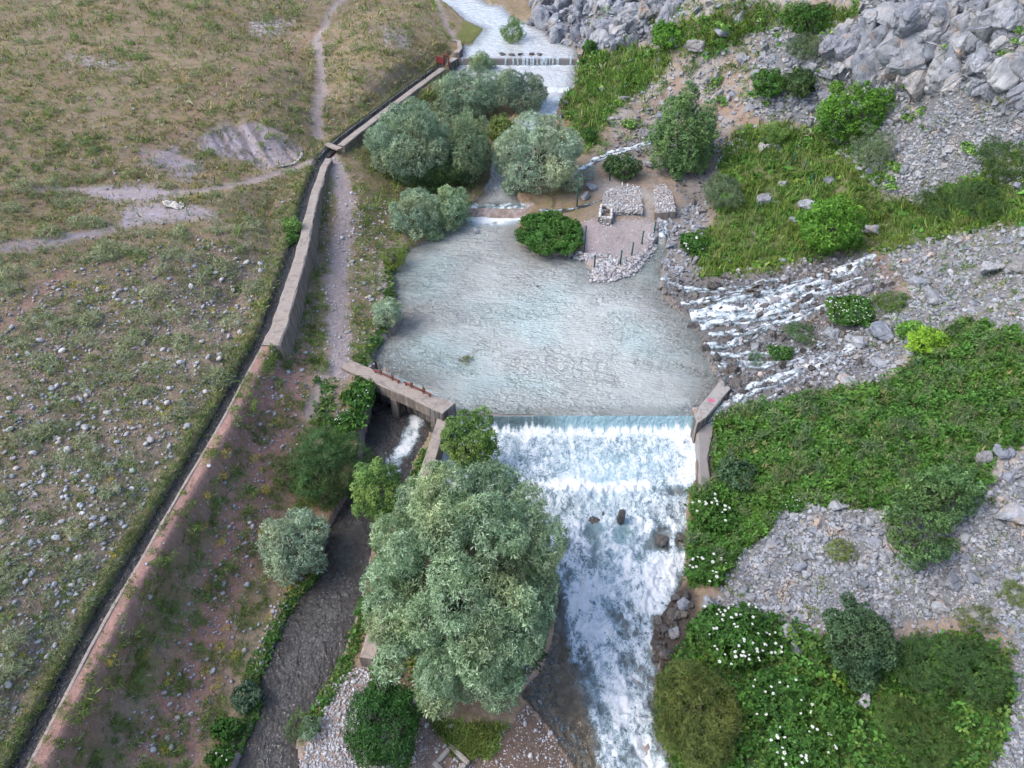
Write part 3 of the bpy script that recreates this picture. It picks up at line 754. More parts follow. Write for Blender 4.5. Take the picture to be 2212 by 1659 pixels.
# weir fall, apron and rapids in one sheet
L_main = [(1250, 1290), (1300, 1400), (1350, 1530), (1400, 1660)]
L_left = [(1195, 1330), (1230, 1450), (1290, 1560), (1340, 1680)]
L_right = [(1440, 1230), (1400, 1330), (1390, 1450), (1365, 1560)]
def rap_foam(X, Y, u, v, sd):
    n = fbm(X * 1.1, Y * 0.7, 4, 91); n2 = fbm(X * 2.8, Y * 2.0, 4, 92)
    apron = sstep(905, 935, v) * sstep(1070, 1045, v)
    f = np.full(X.shape, -0.05)
    f = np.where(v < 935, -0.02 + 0.22 * sstep(915, 932, v) + 0.5 * perlin(X * 6, Y * 0.4, 93) + 0.3 * perlin(X * 0.9, Y * 0.2, 99) + 0.35 * perlin(X * 17, Y * 0.4, 98), f)
    f = f + apron * (0.52 + 0.30 * n2 + 0.22 * sstep(960, 925, v) + 0.18 * sstep(1420, 1490, u))
    steep = sstep(1035, 1065, v + 25 * perlin(X * 0.7, Y * 0.3, 94)) * sstep(1200, 1110, v)
    f = np.maximum(f, 0.0) + 0.5 * steep + 0 * f
    low = sstep(1080, 1140, v)
    jets = np.maximum.reduce([near_line(u, v, L_main, 60), 0.75 * near_line(u, v, L_left, 40), 0.95 * near_line(u, v, L_right, 70)])
    f = np.where(v > 1080, np.maximum(f, low * (0.56 - 0.26 * sstep(1150, 1450, v) + 0.42 * n + 0.46 * n2 + 0.34 * jets)), f)
    shal = sstep(40, -20, u - np.interp(v, [1240, 1340, 1450, 1560, 1659], [1175, 1200, 1225, 1250, 1275]))
    f = f - 0.75 * shal * sstep(1230, 1300, v)
    f = f - 0.25 * sstep(0.5, 0.0, sd) * sstep(1150, 1300, v)
    # dark eddies behind the stones
    for (a, b, w) in ((1283, 1150, 26), (1345, 1150, 22), (1422, 1170, 36), (1475, 1170, 26)):
        f = f - 0.7 * sstep(1, 0, np.hypot((u - a) / w, (v - b) / (w * 1.5)))
    return f
def rap_silt(X, Y, u, v, sd, dp):
    return 0.0 + 0.9 * sstep(0.1, 0.5, dp) * sstep(1190, 1300, u + (v - 1240) * -0.12) + 0.35 * sstep(1100, 1000, v)
def rap_disp(X, Y, u, v, sd, fo):
    k = np.clip(fo + 0.35, 0.08, 1.0)
    d_ = 0.10 * ridged(X * 0.9, Y * 0.7, 4, 95) + 0.10 * fbm(X * 3.2, Y * 2.4, 4, 96) + 0.035 * fbm(X * 9, Y * 8, 2, 97)
    amp = np.where(v < 1050, 0.35, 1.0) * sstep(905, 945, v) * (0.35 + 0.65 * sstep(0, 0.6, sd))
    mound = 0.22 * sstep(1, 0, np.hypot((u - 1445) / 60, (v - 1085) / 40)) + 0.15 * sstep(1, 0, np.hypot((u - 1240) / 60, (v - 1085) / 40))
    return d_ * k * amp * 2.0 + mound - 0.05 * amp
sheet('river_rapids', P_rap, river_z, 0.045, M['rapids'], rap_foam, rap_silt, rap_disp, 0.12,
      cut=lambda X, Y: (Y < 21.9), label='white water falling over the weir and racing down the rapids')

# side stream below the sluice
def side_foam(X, Y, u, v, sd):
    j = near_line(u, v, [(908, 880), (890, 935), (862, 985), (838, 1020)], 42)
    p = sstep(1, 0, np.hypot((u - 852) / 62, (v - 1000) / 62))
    f = -0.6 + 1.5 * np.maximum(j, 0.75 * p) * (0.85 + 0.5 * fbm(X * 1.6, Y * 1.6, 3, 101))
    return f + 0.45 * sstep(-0.1, 0.5, fbm(X * 1.6, Y * 1.0, 4, 102)) * sstep(1050, 1300, v)
sheet('side_stream', P_side, side_z, 0.06, M['side'], side_foam, lambda X, Y, u, v, sd, dp: 0.32 + 0.33 * sstep(0.05, 0.3, dp) + 0.2 * fbm(X * 0.9, Y * 0.7, 3, 105), lambda X, Y, u, v, sd, fo: 0.02 * fbm(X * 2, Y * 2, 3, 103) + 0.09 * np.clip(fo + 0.4, 0, 1) * fbm(X * 3, Y * 3, 3, 104), 0.2,
      label='dark shallow side stream running from the sluice')

# river upstream
def up_foam(X, Y, u, v, sd):
    n = fbm(X * 0.9, Y * 0.6, 4, 111)
    f = np.full(X.shape, -0.55)
    f = f + 0.75 * sstep(470, 435, v) * sstep(420, 445, v)
    mid = sstep(350, 310, v) * sstep(190, 215, v)
    f = f + mid * (0.95 + 0.5 * n)
    f = f + sstep(205, 196, v) * sstep(180, 190, v) * 1.15
    ap = sstep(186, 180, v) * sstep(136, 141, v)
    f = f + ap * (0.55 + 0.6 * n + 0.5 * sstep(152, 140, v))
    f = f + sstep(138, 134, v) * sstep(121, 124, v) * (0.15 + 0.7 * perlin(X * 2.2, Y * 0.3, 112))
    f = f + sstep(118, 100, v) * (0.58 + 0.35 * n)
    f = f + sstep(420, 360, v) * sstep(300, 340, v) * 0.25
    return f
sheet('upper_river', P_up, river_z, 0.11, M['upper'], up_foam, lambda X, Y, u, v, sd, dp: 0.35 + 0.5 * sstep(0.05, 0.4, dp) - 0.3 * sstep(400, 420, v), lambda X, Y, u, v, sd, fo: (0.03 + 0.1 * np.clip(fo + 0.3, 0, 1)) * fbm(X * 1.8, Y * 1.4, 4, 113), 0.3, label='bright shallow river above and below the far weir')

# canal water: a ribbon
cl_pts = resample(canal, 0.35)
tan = np.gradient(cl_pts[:, :2], axis=0); tan /= np.linalg.norm(tan, axis=1, keepdims=True)
nor = np.stack([-tan[:, 1], tan[:, 0]], 1)
cross = np.linspace(-CW - 0.06, CW + 0.02, 5)
Vc = np.concatenate([np.c_[cl_pts[:, :2] + nor * w, cl_pts[:, 2] - 0.02 + 0.006 * rng.standard_normal(len(cl_pts))] for w in cross])
n_ = len(cl_pts)
Fc = np.concatenate([np.stack([np.arange(n_ - 1) + a * n_, np.arange(1, n_) + a * n_, np.arange(1, n_) + (a + 1) * n_, np.arange(n_ - 1) + (a + 1) * n_], 1) for a in range(4)])
if np.cross(Vc[Fc[:, 1]] - Vc[Fc[:, 0]], Vc[Fc[:, 3]] - Vc[Fc[:, 0]])[:, 2].mean() < 0: Fc = Fc[:, ::-1]
cw = mesh_obj('canal_water', Vc, Fc, M['side'], smooth=True, attrs=dict(foam=np.full(len(Vc), -0.35), silt=np.full(len(Vc), 0.45)))
tag(cw, 'narrow irrigation canal water running along the meadow', kind='structure')
# ------------------------------------------------------------------ concrete works
def wall_mesh(name, pts, mat, chamfer=0.03, rag=0.008, step=0.22, seed=1, batter=0.0):
    """pts: rows of (x, y, width, ztop, zbot) along the centre line; worn edges"""
    P = resample(np.asarray(pts, float)[:, :], step)
    n = len(P)
    t = np.gradient(P[:, :2], axis=0); t /= np.linalg.norm(t, axis=1, keepdims=True) + 1e-9
    q = np.stack([-t[:, 1], t[:, 0]], 1)
    r = np.random.default_rng(seed)
    hw = P[:, 2:3] / 2
    c = chamfer
    ring = [(-1, 0, 1), (-1, 1, 0), (-1, 2, 0), (1, 2, 0), (1, 1, 0), (1, 0, 1)]
    rows = []
    for s, lev, _ in ring:
        off = hw * s * (1 + (batter if lev == 0 else 0)) if lev < 2 else (hw - c) * s
        z = P[:, 4] if lev == 0 else (P[:, 3] - c if lev == 1 else P[:, 3])
        sl_ = np.arange(n) * step
        j = rag * (1.6 * perlin(sl_ * 0.7 + 3.1 * lev + 17 * s, sl_ * 0 + seed, seed) + r.normal(0, 0.22, n))
        rows.append(np.c_[P[:, :2] + q * (off + j[:, None]), z + (rag * (1.2 * perlin(sl_ * 0.5 + 5, sl_ * 0 + seed, seed + 2) + r.normal(0, 0.2, n)) if lev else 0)])
    V = np.stack(rows, 1).reshape(-1, 3)
    m = len(ring); F = []
    for i in range(n - 1):
        for k in range(m):
            F.append((i * m + k, i * m + (k + 1) % m, (i + 1) * m + (k + 1) % m, (i + 1) * m + k))
    faces = [tuple(reversed(f)) for f in F] + [tuple(range(m))] + [tuple(reversed(range((n - 1) * m, n * m)))]
    me = py_mesh(name, V, faces, mat)
    bm = bmesh.new(); bm.from_mesh(me); bmesh.ops.recalc_face_normals(bm, faces=bm.faces); bm.to_mesh(me); bm.free()
    return me

def prism_mesh(name, top, zb, mat, shrink=0.0, chamfer=0.03):
    """top: list of (x,y,z); straight sides down to zb with a chamfered rim"""
    T = np.asarray(top, float); c = T[:, :2].mean(0)
    inn = T.copy(); inn[:, :2] += (c - T[:, :2]) / np.linalg.norm(c - T[:, :2], axis=1, keepdims=True) * chamfer
    rim = T.copy(); rim[:, 2] -= chamfer
    bot = T.copy(); bot[:, 2] = zb; bot[:, :2] += (T[:, :2] - c) * shrink
    n = len(T)
    V = np.concatenate([inn, rim, bot])
    F = [tuple(range(n))] + [(i, (i + 1) % n, n + (i + 1) % n, n + i) for i in range(n)] + [(n + i, n + (i + 1) % n, 2 * n + (i + 1) % n, 2 * n + i) for i in range(n)] + [tuple(reversed(range(2 * n, 3 * n)))]
    me = py_mesh(name, V, F, mat)
    bm = bmesh.new(); bm.from_mesh(me); bmesh.ops.recalc_face_normals(bm, faces=bm.faces); bm.to_mesh(me); bm.free()
    return me

def box_mesh(name, sx, sy, sz, mat, bev=0.01, z0=0.0):
    bm = bmesh.new()
    bmesh.ops.create_cube(bm, size=1.0)
    for v in bm.verts:
        v.co.x *= sx; v.co.y *= sy; v.co.z = (v.co.z + 0.5) * sz + z0
    if bev: bmesh.ops.bevel(bm, geom=bm.edges[:], offset=bev, segments=1, affect='EDGES')
    me = bpy.data.meshes.new(name); bm.to_mesh(me); bm.free(); me.materials.append(mat)
    return me

def tube_mesh(name, pts, radii, mat, sides=6, smooth=True):
    P = np.asarray(pts, float); n = len(P)
    if np.isscalar(radii): radii = [radii] * n
    t = np.gradient(P, axis=0); t /= np.linalg.norm(t, axis=1, keepdims=True) + 1e-9
    ref = np.array([0.31, 0.17, 0.93]); rows = []
    for i in range(n):
        a = np.cross(t[i], ref); a /= np.linalg.norm(a) + 1e-9; b = np.cross(t[i], a)
        ang = np.linspace(0, 2 * math.pi, sides, endpoint=False)
        rows.append(P[i] + radii[i] * (np.cos(ang)[:, None] * a + np.sin(ang)[:, None] * b))
    V = np.concatenate(rows)
    F = [(i * sides + k, i * sides + (k + 1) % sides, (i + 1) * sides + (k + 1) % sides, (i + 1) * sides + k) for i in range(n - 1) for k in range(sides)]
    F += [tuple(reversed(range(sides))), tuple(range((n - 1) * sides, n * sides))]
    return V, F

def tube_obj(name, pts, radii, mat, parent=None, sides=6):
    V, F = tube_mesh(name, pts, radii, mat, sides)
    return link(bpy.data.objects.new(name, py_mesh(name, V, F, mat, True)), parent)

def part(name, me, parent=None, loc=(0, 0, 0), rz=0.0):
    o = bpy.data.objects.new(name, me); o.location = loc; o.rotation_euler = (0, 0, rz)
    return link(o, parent)

CON, COND = M['concrete'], M['concrete_dark']
# sluice: deck slab over the outlet, closed towards the pool
z_ = 0.6
FL, FR, BL, BR = U(740.5, 792.6, z_), U(959.6, 889.4, z_), U(754.5, 778.6, z_), U(967, 869.5, z_)
sl = empty('sluice_dam')
tag(sl, 'concrete sluice deck spanning the outlet at the corner of the pool', 'sluice')
mid = lambda a, b, t: a + (b - a) * t
ca, cb = (FL + BL) / 2, (FR + BR) / 2
wd = [np.linalg.norm((BL - FL)[:2]), np.linalg.norm((BR - FR)[:2])]
W0 = 0.62
part('deck_slab', wall_mesh('deck_slab', [(ca[0], ca[1], W0, 0.62, 0.1), (cb[0], cb[1], W0 + 0.08, 0.6, 0.08)], CON, 0.035, 0.012, 0.25, 3), sl)
dirv = (cb - ca)[:2] / np.linalg.norm((cb - ca)[:2]); nrmv = np.array([-dirv[1], dirv[0]])    # nrmv points to the pool
if nrmv[1] < 0: nrmv = -nrmv
bk = 0.62 / 2 + 0.06
a2, b2 = ca[:2] + nrmv * bk, cb[:2] + nrmv * bk
part('back_wall', wall_mesh('back_wall', [(*(a2 + dirv * 0.2), 0.3, 0.16, -1.5), (*b2, 0.3, 0.16, -1.5)], COND, 0.02, 0.006, 0.4, 4), sl)
pm = mid(ca, cb, 0.52)
part('pier', box_mesh('pier', 0.34, 0.62, 1.5, COND, 0.03, -1.45), sl, (pm[0], pm[1], 0), math.atan2(dirv[1], dirv[0]))
pe = cb[:2] + dirv * -0.12
part('end_block', prism_mesh('end_block', [(*(cb[:2] + dirv * 0.10 - nrmv * 0.36), 0.585), (*(cb[:2] + dirv * 0.16 + nrmv * 0.42), 0.585), (*(cb[:2] - dirv * 0.55 + nrmv * 0.42), 0.58), (*(cb[:2] - dirv * 0.55 - nrmv * 0.36), 0.58)], -1.3, COND), sl)
pl = ca[:2] + dirv * 1.0
part('abutment', wall_mesh('abutment', [(*(ca[:2] + dirv * 0.05), 0.55, 0.09, -1.2), (*(ca[:2] + dirv * 1.15), 0.55, 0.09, -1.2)], COND, 0.02, 0.01, 0.3, 5), sl)
for (a, b, lab) in (((806.6, 798.4), (863.7, 824), 'brown iron gate rail on the pool edge of the sluice, nearer the path'), ((872.8, 825.7), (931.5, 853), 'brown iron gate rail on the pool edge of the sluice, nearer the weir')):
    A, B = U(*a, 0.74), U(*b, 0.74)
    g = empty('gate_rail', (A[0], A[1], 0.6)); tag(g, lab, 'gate rail', 'iron gate rails on the sluice')
    L = np.linalg.norm((B - A)[:2]); ang = math.atan2(B[1] - A[1], B[0] - A[0]); g.rotation_euler = (0, 0, ang)
    part('rail', box_mesh('rail', L, 0.07, 0.06, M['rust'], 0.006, 0.12), g, (L / 2, 0, 0))
    for t in (0.06, 0.94): part('post', box_mesh('post', 0.05, 0.05, 0.16, M['rust'], 0.004, -0.03), g, (L * t, 0, 0))
    for t in (0.27, 0.72):
        part('gate_nut', box_mesh('gate_nut', 0.13, 0.13, 0.09, M['rust'], 0.02, 0.181), g, (L * t, 0, 0), 0.5)
        tube_obj('screw_rod', [(L * t, 0, -0.6), (L * t, 0, 0.42 if t > 0.5 else 0.3)], 0.022, M['rust'], g)

# weir sill between the sluice and the far abutment
weir = empty('weir'); tag(weir, 'low concrete weir sill under the lip of the pool', 'weir')
part('sill', wall_mesh('sill', [(-2.55, 22.32, 0.86, -0.07, -1.4), (7.35, 22.32, 0.86, -0.07, -1.4)], M['wetconcrete'], 0.05, 0.004, 0.4, 6), weir)
# divider wall
dv = empty('divider_wall'); tag(dv, 'long narrow concrete wall running down from the sluice beside the big willow', 'wall')
D0, D1 = U(957, 903, 0.2), U(793, 1422, -0.55)
part('wall_body', wall_mesh('wall_body', [(D0[0], D0[1] + 0.1, 0.42, 0.2, -1.6), (D1[0], D1[1], 0.50, -0.55, -1.7)], CON, 0.03, 0.012, 0.25, 7), dv)
part('wall_head', box_mesh('wall_head', 0.5, 0.5, 1.6, COND, 0.04, -1.5), dv, (D0[0] + 0.15, D0[1] + 0.33, 0), 0.2)
# abutment on the other side
zt = 0.42
ab = empty('weir_abutment'); tag(ab, 'worn concrete abutment with a pink mark at the end of the weir', 'abutment')
abp = [(1558, 819), (1580, 837), (1552, 872), (1526, 902), (1507, 914), (1500, 898), (1508, 878), (1534, 848)]
part('block', prism_mesh('block', [tuple(U(u, v, zt - 0.02 * (k > 3))) for k, (u, v) in enumerate(abp)], -1.2, COND, 0.02, 0.06), ab)
pmk = U(1537, 865, zt + 0.004)
ring_v, ring_f = [], []
for i in range(18):
    a = 2 * math.pi * i / 18
    for r_ in (0.075, 0.135 + 0.02 * math.sin(3 * a)): ring_v.append((r_ * math.cos(a), 0.75 * r_ * math.sin(a), 0))
for i in range(18):
    j = (i + 1) % 18; ring_f.append((2 * i, 2 * i + 1, 2 * j + 1, 2 * j))
part('pink_mark', py_mesh('pink_mark', ring_v, ring_f, M['pink']), ab, tuple(pmk))
part('pink_mark', py_mesh('pink_mark', [(-0.06, -0.012, 0), (0.06, -0.02, 0), (0.05, 0.015, 0), (-0.05, 0.02, 0)], [(0, 1, 2, 3)], M['pink']), ab, (pmk[0], pmk[1], pmk[2] + 0.002), 0.5)
sw = empty('spillway_wall'); tag(sw, 'wet broken concrete side wall of the spillway below the abutment', 'wall')
pts = []
for (ul, vl, ur, vr, z) in ((1503, 908, 1545, 924, -0.02), (1506, 950, 1538, 960, -0.18), (1508, 985, 1532, 1000, -0.32), (1508, 1020, 1536, 1030, -0.45), (1510, 1048, 1545, 1056, -0.55)):
    a, b = U(ul, vl, z), U(ur, vr, z); m_ = (a + b) / 2
    pts.append((m_[0], m_[1], abs(b[0] - a[0]), z, -2.0))
part('wall_body', wall_mesh('wall_body', pts, M['wetconcrete'], 0.06, 0.03, 0.25, 8), sw)

# canal: lip beside the lower stretch, retaining wall in the middle, wall of the upper stretch
def canal_side(off, y_lo, y_hi):
    P = resample(canal, 0.4); t = np.gradient(P[:, :2], axis=0); t /= np.linalg.norm(t, axis=1, keepdims=True)
    q = np.stack([-t[:, 1], t[:, 0]], 1)     # towards +x for a canal that runs to the camera
    if q[len(q) // 2, 0] < 0: q = -q
    S = np.c_[P[:, :2] + q * off, P[:, 2]]
    return S[(S[:, 1] > y_lo) & (S[:, 1] < y_hi)]
S = canal_side(CW + 0.07, 2, 23.8)
o = part('canal_kerb', wall_mesh('canal_kerb', [(x, y, 0.11, z + 0.13 + 0.02 * math.sin(y * 1.3), z - 0.5) for x, y, z in S[::3]], CON, 0.02, 0.01, 0.3, 9))
tag(o, 'thin concrete kerb along the lower irrigation canal', 'kerb')
S = canal_side(CW + 0.03, 23.2, 41.8)
pts = []
for x, y, z in S[::3]:
    w = np.interp(y, [23, 26, 34, 42], [0.78, 0.66, 0.52, 0.42])
    pts.append((x + w / 2, y, w, z + 0.2 + 0.02 * math.sin(y), float(np.interp(y, [23, 30, 38, 41], [0.6, 0.8, 1.5, 1.9]))))
o = part('retaining_wall', wall_mesh('retaining_wall', pts, CON, 0.05, 0.035, 0.3, 10, 0.22))
tag(o, 'tall weathered concrete canal wall standing above the dirt path', 'wall')
S = canal_side(CW + 0.03, 42.4, 58.6)
pts = [(x + 0.24, y - 0.1, 0.5, z + 0.2, z - 1.2) for x, y, z in S[::3]]
o = part('canal_wall', wall_mesh('canal_wall', pts, CON, 0.04, 0.015, 0.4, 11))
tag(o, 'straight concrete canal wall leading from the far intake behind the willows', 'wall')
S = canal_side(-CW - 0.06, 40.5, 58.6)
o = part('canal_edge', wall_mesh('canal_edge', [(x, y, 0.14, z + 0.14, z - 0.4) for x, y, z in S[::4]], COND, 0.02, 0.01, 0.4, 12))
tag(o, 'dark concrete edge on the meadow side of the upper canal', 'kerb')
A, B = U(705, 311, 2.5), U(733, 322, 2.5)
o = part('plank_bridge', box_mesh('plank_bridge', np.linalg.norm((B - A)[:2]) + 0.1, 0.42, 0.13, CON, 0.03, 0), None, ((A[0] + B[0]) / 2, (A[1] + B[1]) / 2, 2.42), math.atan2(B[1] - A[1], B[0] - A[0]))
tag(o, 'small concrete slab bridging the canal where the trails meet', 'footbridge')

# far weir and its intake
fw = empty('far_weir'); tag(fw, 'dark concrete weir across the far end of the river', 'weir')
part('crest_wall', wall_mesh('crest_wall', [(-4.3, 60.85, 0.34, 2.50, 1.2), (0, 60.85, 0.34, 2.47, 1.2), (5.2, 60.85, 0.34, 2.45, 1.2)], M['wetconcrete'], 0.05, 0.01, 0.5, 13), fw)
vv, ff = [], []
r_ = random.Random(4)
for x0 in [0.1, 0.45, 0.9, 1.5, 1.62, 2.0, 2.5, 2.7, 2.95, 3.2, -2.9, -0.5, 1.2, 2.3, 3.6, -3.9, 4.6]:
    w = r_.uniform(0.03, 0.13); k = len(vv)
    for z, yy in ((2.53, 60.95), (2.50, 60.63), (2.2, 60.57), (1.9, 60.5)):
        vv += [(x0 - w + r_.uniform(-.02, .02), yy, z), (x0 + w + r_.uniform(-.02, .02), yy, z)]
    for j in range(3): ff.append((k + 2 * j, k + 2 * j + 1, k + 2 * j + 3, k + 2 * j + 2))
fall = np_mesh('falling_water', np.array(vv), np.array(ff), M['upper'], True, attrs=dict(foam=np.full(len(vv), 0.42), silt=np.full(len(vv), 0.3)))
o = part('falling_water', fall); tag(o, 'thin strands of water falling over the far weir', kind='stuff')
ia = empty('intake_wall'); tag(ia, 'stepped concrete intake wall at the near bank end of the far weir', 'wall')
z_ = 2.95
part('wall_head', prism_mesh('wall_head', [tuple(U(u, v, z_)) for u, v in ((978.7, 112.7), (991.7, 112.9), (999, 104), (989, 104.5))], 1.6, CON), ia)
part('wall_arm', prism_mesh('wall_arm', [tuple(U(u, v, z_ - 0.004)) for u, v in ((989, 104.2), (998.7, 103.6), (994.5, 87), (986, 86.6))], 2.0, CON), ia)
part('wall_wing', prism_mesh('wall_wing', [tuple(U(u, v, z_ - 0.02)) for u, v in ((975, 83.5), (974, 87), (986, 88.5), (992, 86.6))], 2.2, CON), ia)
part('wall_step', prism_mesh('wall_step', [tuple(U(u, v, 2.6)) for u, v in ((966, 131), (975, 135), (990, 125.5), (979, 123))], 1.3, COND), ia)
S2 = [U(968, 139.6, 2.6), U(958, 150, 2.6)]
def gate(name, u, v, h, w, lab, plate):
    p = U(u, v, 2.55)
    g = empty(name, tuple(p), -0.55); tag(g, lab, 'sluice gate', 'sluice gates of the far intake')
    for s in (-1, 1): part('post', box_mesh('post', 0.07, 0.07, h + 0.5, M['red'], 0.005, -0.5), g, (s * w / 2, 0, 0))
    part('beam', box_mesh('beam', w + 0.12, 0.09, 0.07, M['red'], 0.005, h + 0.001), g)
    if plate: part('gate_plate', box_mesh('gate_plate', w - 0.074, 0.05, 0.42, M['red'], 0.01, 0.02), g)
    tube_obj('screw_rod', [(0, 0.06, 0.0), (0, 0.06, h + 0.42)], 0.025, M['rust'], g)
    part('handwheel', box_mesh('handwheel', 0.26, 0.05, 0.05, M['rust'], 0.01, h + 0.3), g, (0, 0.06, 0), 0.6)
gate('sluice_gate', 951, 137, 0.42, 0.62, 'dark red sluice gate standing in the canal at the far intake', True)
gate('sluice_gate', 965, 135, 0.50, 0.42, 'slim empty gate frame on the wall at the far intake', False)
rw = empty('weir_wingwall'); tag(rw, 'pale concrete wing wall at the cliff end of the far weir', 'wall')
part('wall_head', prism_mesh('wall_head', [tuple(U(u, v, 2.9)) for u, v in ((1248, 116), (1258, 116), (1262, 105), (1255, 104))], 1.4, CON), rw)
a, b = U(1247, 127, 2.5), U(1242, 178, 1.85)
part('wall_body', wall_mesh('wall_body', [(a[0] + 0.1, a[1], 0.25, 2.5, 1.0), (b[0] + 0.15, b[1], 0.28, 1.9, 0.8)], COND, 0.03, 0.01, 0.4, 14), rw)

# spring intake house: low stone-clad block with a slot, a second block and an open pit
si = empty('spring_intake'); tag(si, 'low cobble covered spring intake with a dark slot and an open pit', 'water intake')
top1 = [(1306, 410), (1360, 398), (1384, 403), (1390, 456.5), (1323.5, 453.5), (1300, 440)]
top2 = [(1411, 400), (1437, 398), (1455, 421), (1459.6, 456.7), (1415, 460)]
P1 = [tuple(U(u, v, 0.8)) for u, v in top1]; P2 = [tuple(U(u, v, 0.86)) for u, v in top2]
part('main_block', prism_mesh('main_block', P1, -0.2, COND, 0.06, 0.08), si)
part('side_block', prism_mesh('side_block', P2, -0.2, M['concrete'], 0.02, 0.03), si)
part('slot_back', prism_mesh('slot_back', [tuple(U(u, v, 0.78)) for u, v in ((1385, 403), (1411, 399.5), (1411, 407), (1386, 411))], -0.2, COND, 0, 0.02), si)
part('slot_floor', prism_mesh('slot_floor', [tuple(U(u, v, 0.12)) for u, v in ((1389, 425), (1412, 425), (1414, 490), (1391, 488))], -0.3, CON, 0, 0.02), si)
a = U(1402, 459, 0.38)
part('outlet_dome', box_mesh('outlet_dome', 0.55, 0.6, 0.5, CON, 0.16, -0.1), si, (a[0], a[1], 0.0), 0.1)
pit = [U(u, v, 0.78) for u, v in ((1299, 443), (1322, 445), (1321, 471), (1296, 468))]
for i in range(4):
    a, b = pit[i], pit[(i + 1) % 4]
    part('pit_wall', wall_mesh('pit_wall', [(a[0], a[1], 0.2, 0.78 - 0.004 * i, -0.25), (b[0], b[1], 0.2, 0.78 - 0.004 * i, -0.25)], COND, 0.04, 0.02, 0.2, 20 + i), si)
cp = sum(pit) / 4
part('pit_shade_panel', box_mesh('pit_shade_panel', 0.5, 0.55, 0.05, M['black'], 0, 0), si, (cp[0], cp[1], 0.36), 0)  # black panel partway down; the pit's shade is put into its colour
for (u, v, h) in ((1343.5, 402, 0.25), (1355, 404, 0.22)):
    p = U(u, v, 0.8); tube_obj('vent_pipe', [(p[0], p[1], 0.7), (p[0], p[1], 0.8 + h)], 0.03, M['white'], si)

# fence posts and turquoise gate of the intake yard
def post(u, v, h, lab, lean=(0, 0)):
    p = at(u, v)
    g = empty('fence_post', tuple(p)); tag(g, lab, 'fence post', 'green posts of the intake yard fence')
    tube_obj('post_tube', [(0, 0, -0.2), (lean[0] * h, lean[1] * h, h)], 0.04, M['green'], g)
    c_ = box_mesh('cap', 0.09, 0.09, 0.03, M['green'], 0.008, h); part('cap', c_, g, (lean[0] * h, lean[1] * h, 0))
for a in ((1261, 546, 1.55, 'tall green fence post rising beside the leafy bank plants', (0.02, 0)), (1283, 580, 0.75, 'short green post at the outer tip of the pebble spit, by the reddish plant', (0.02, 0)), (1339, 573, 0.85, 'green post standing alone in the middle of the pebble spit', (0.03, 0)),
          (1364, 551, 0.72, 'green post on the pebble rim of the yard, second up from the spit', (0.05, 0)), (1386, 527, 0.75, 'green post on the yard rim just below the flat slab', (0.03, 0)), (1412, 505, 0.72, 'green post at the spring outlet in front of the side block', (0.04, 0)),
          (1246, 446, 1.25, 'green post half hidden at the edge of the silvery willow', (0, 0)), (1361, 385, 1.35, 'tallest green post behind the spring intake, in front of the hedge', (0.03, 0)), (1317, 390, 0.85, 'green post in the hedge between the turquoise gate and the tall post', (0, 0)),
          (1709, 357, 0.75, 'third green post down the grassy slope fence', (0.06, 0)), (1676, 338, 0.72, 'second green post down the grassy slope fence', (0.05, 0)), (1645, 318, 0.7, 'topmost green post of the grassy slope fence', (0.05, 0)), (1735, 372, 0.72, 'fourth green post down the grassy slope fence', (0.05, 0)), (1747, 405, 0.8, 'lowest green post of the grassy slope fence', (0.05, 0)),
          (1845, 335, 0.7, 'green post by the pale feathery bush on the hillside', (0.03, 0)), (1635, 455, 0.5, 'small green post in the grass below the pale boulders', (0.05, 0)), (1660, 447, 0.5, 'small green post beside the pale boulders in the grass', (0.1, 0))):
    post(*a)
p = at(1272, 389)
g = empty('yard_gate', tuple(p), -0.08); tag(g, 'turquoise tubular metal gate at the back of the intake yard', 'gate')
for s in (-1, 1): tube_obj('gate_stile', [(s * 0.26, 0, 0.02), (s * 0.26, 0, 0.9)], 0.022, M['teal'], g)
for z in (0.05, 0.32, 0.6, 0.88): tube_obj('gate_bar', [(-0.26, 0, z), (0.26, 0, z)], 0.018, M['teal'], g)
for x in (-0.13, 0, 0.13): tube_obj('gate_rod', [(x, 0, 0.05), (x, 0, 0.88)], 0.007, M['teal'], g)
# the two little signs by the abutment
for (u, v, z, rz, w, h, lab, mt) in ((1566, 833, 0.36, 1.1, 0.26, 0.42, 'small bluish sign board leaning at the end of the abutment', 'sign'), (1622, 826, 0.3, -0.2, 0.34, 0.3, 'dark square plate standing among the wet stones', 'concrete_dark')):
    p = U(u, v, z)
    g = empty('sign_board', tuple(p), rz); tag(g, lab, 'sign')
    f_ = part('panel', box_mesh('panel', w, 0.03, h, M['green' if mt == 'sign' else mt], 0.004, 0.02), g)
    if mt == 'sign':
        part('sign_face', box_mesh('sign_face', w - 0.05, 0.006, h - 0.05, M['sign'], 0, 0.045), f_, (0, -0.0185, 0))
        for i in range(4): part('text_line', box_mesh('text_line', w - 0.10 - 0.03 * (i % 2), 0.004, 0.018, M['white'], 0, 0.12 + 0.07 * i), f_, (0, -0.0225, 0))
    for s in (-0.3, 0.3): tube_obj('leg', [(s * w, 0.01, -0.3), (s * w, 0.01, 0.1)], 0.012, M['rust'], g)
# square well frame on the gravel bar
p = at(975, 1650)
wf = empty('well_frame', (p[0], p[1], p[2]), -0.72); tag(wf, 'square concrete well frame filled with pebbles on the gravel bar', 'well frame')
sz, th = 0.78, 0.15
for k in range(4):
    a = k * math.pi / 2
    part('frame_side', box_mesh('frame_side', sz - (th * 2 + 0.004 if k % 2 else 0), th, 0.3, M['concrete_dark'], 0.03, -0.18 + 0.002 * k), wf, ((sz - th) / 2 * math.sin(a), (sz - th) / 2 * math.cos(a), 0), -a)
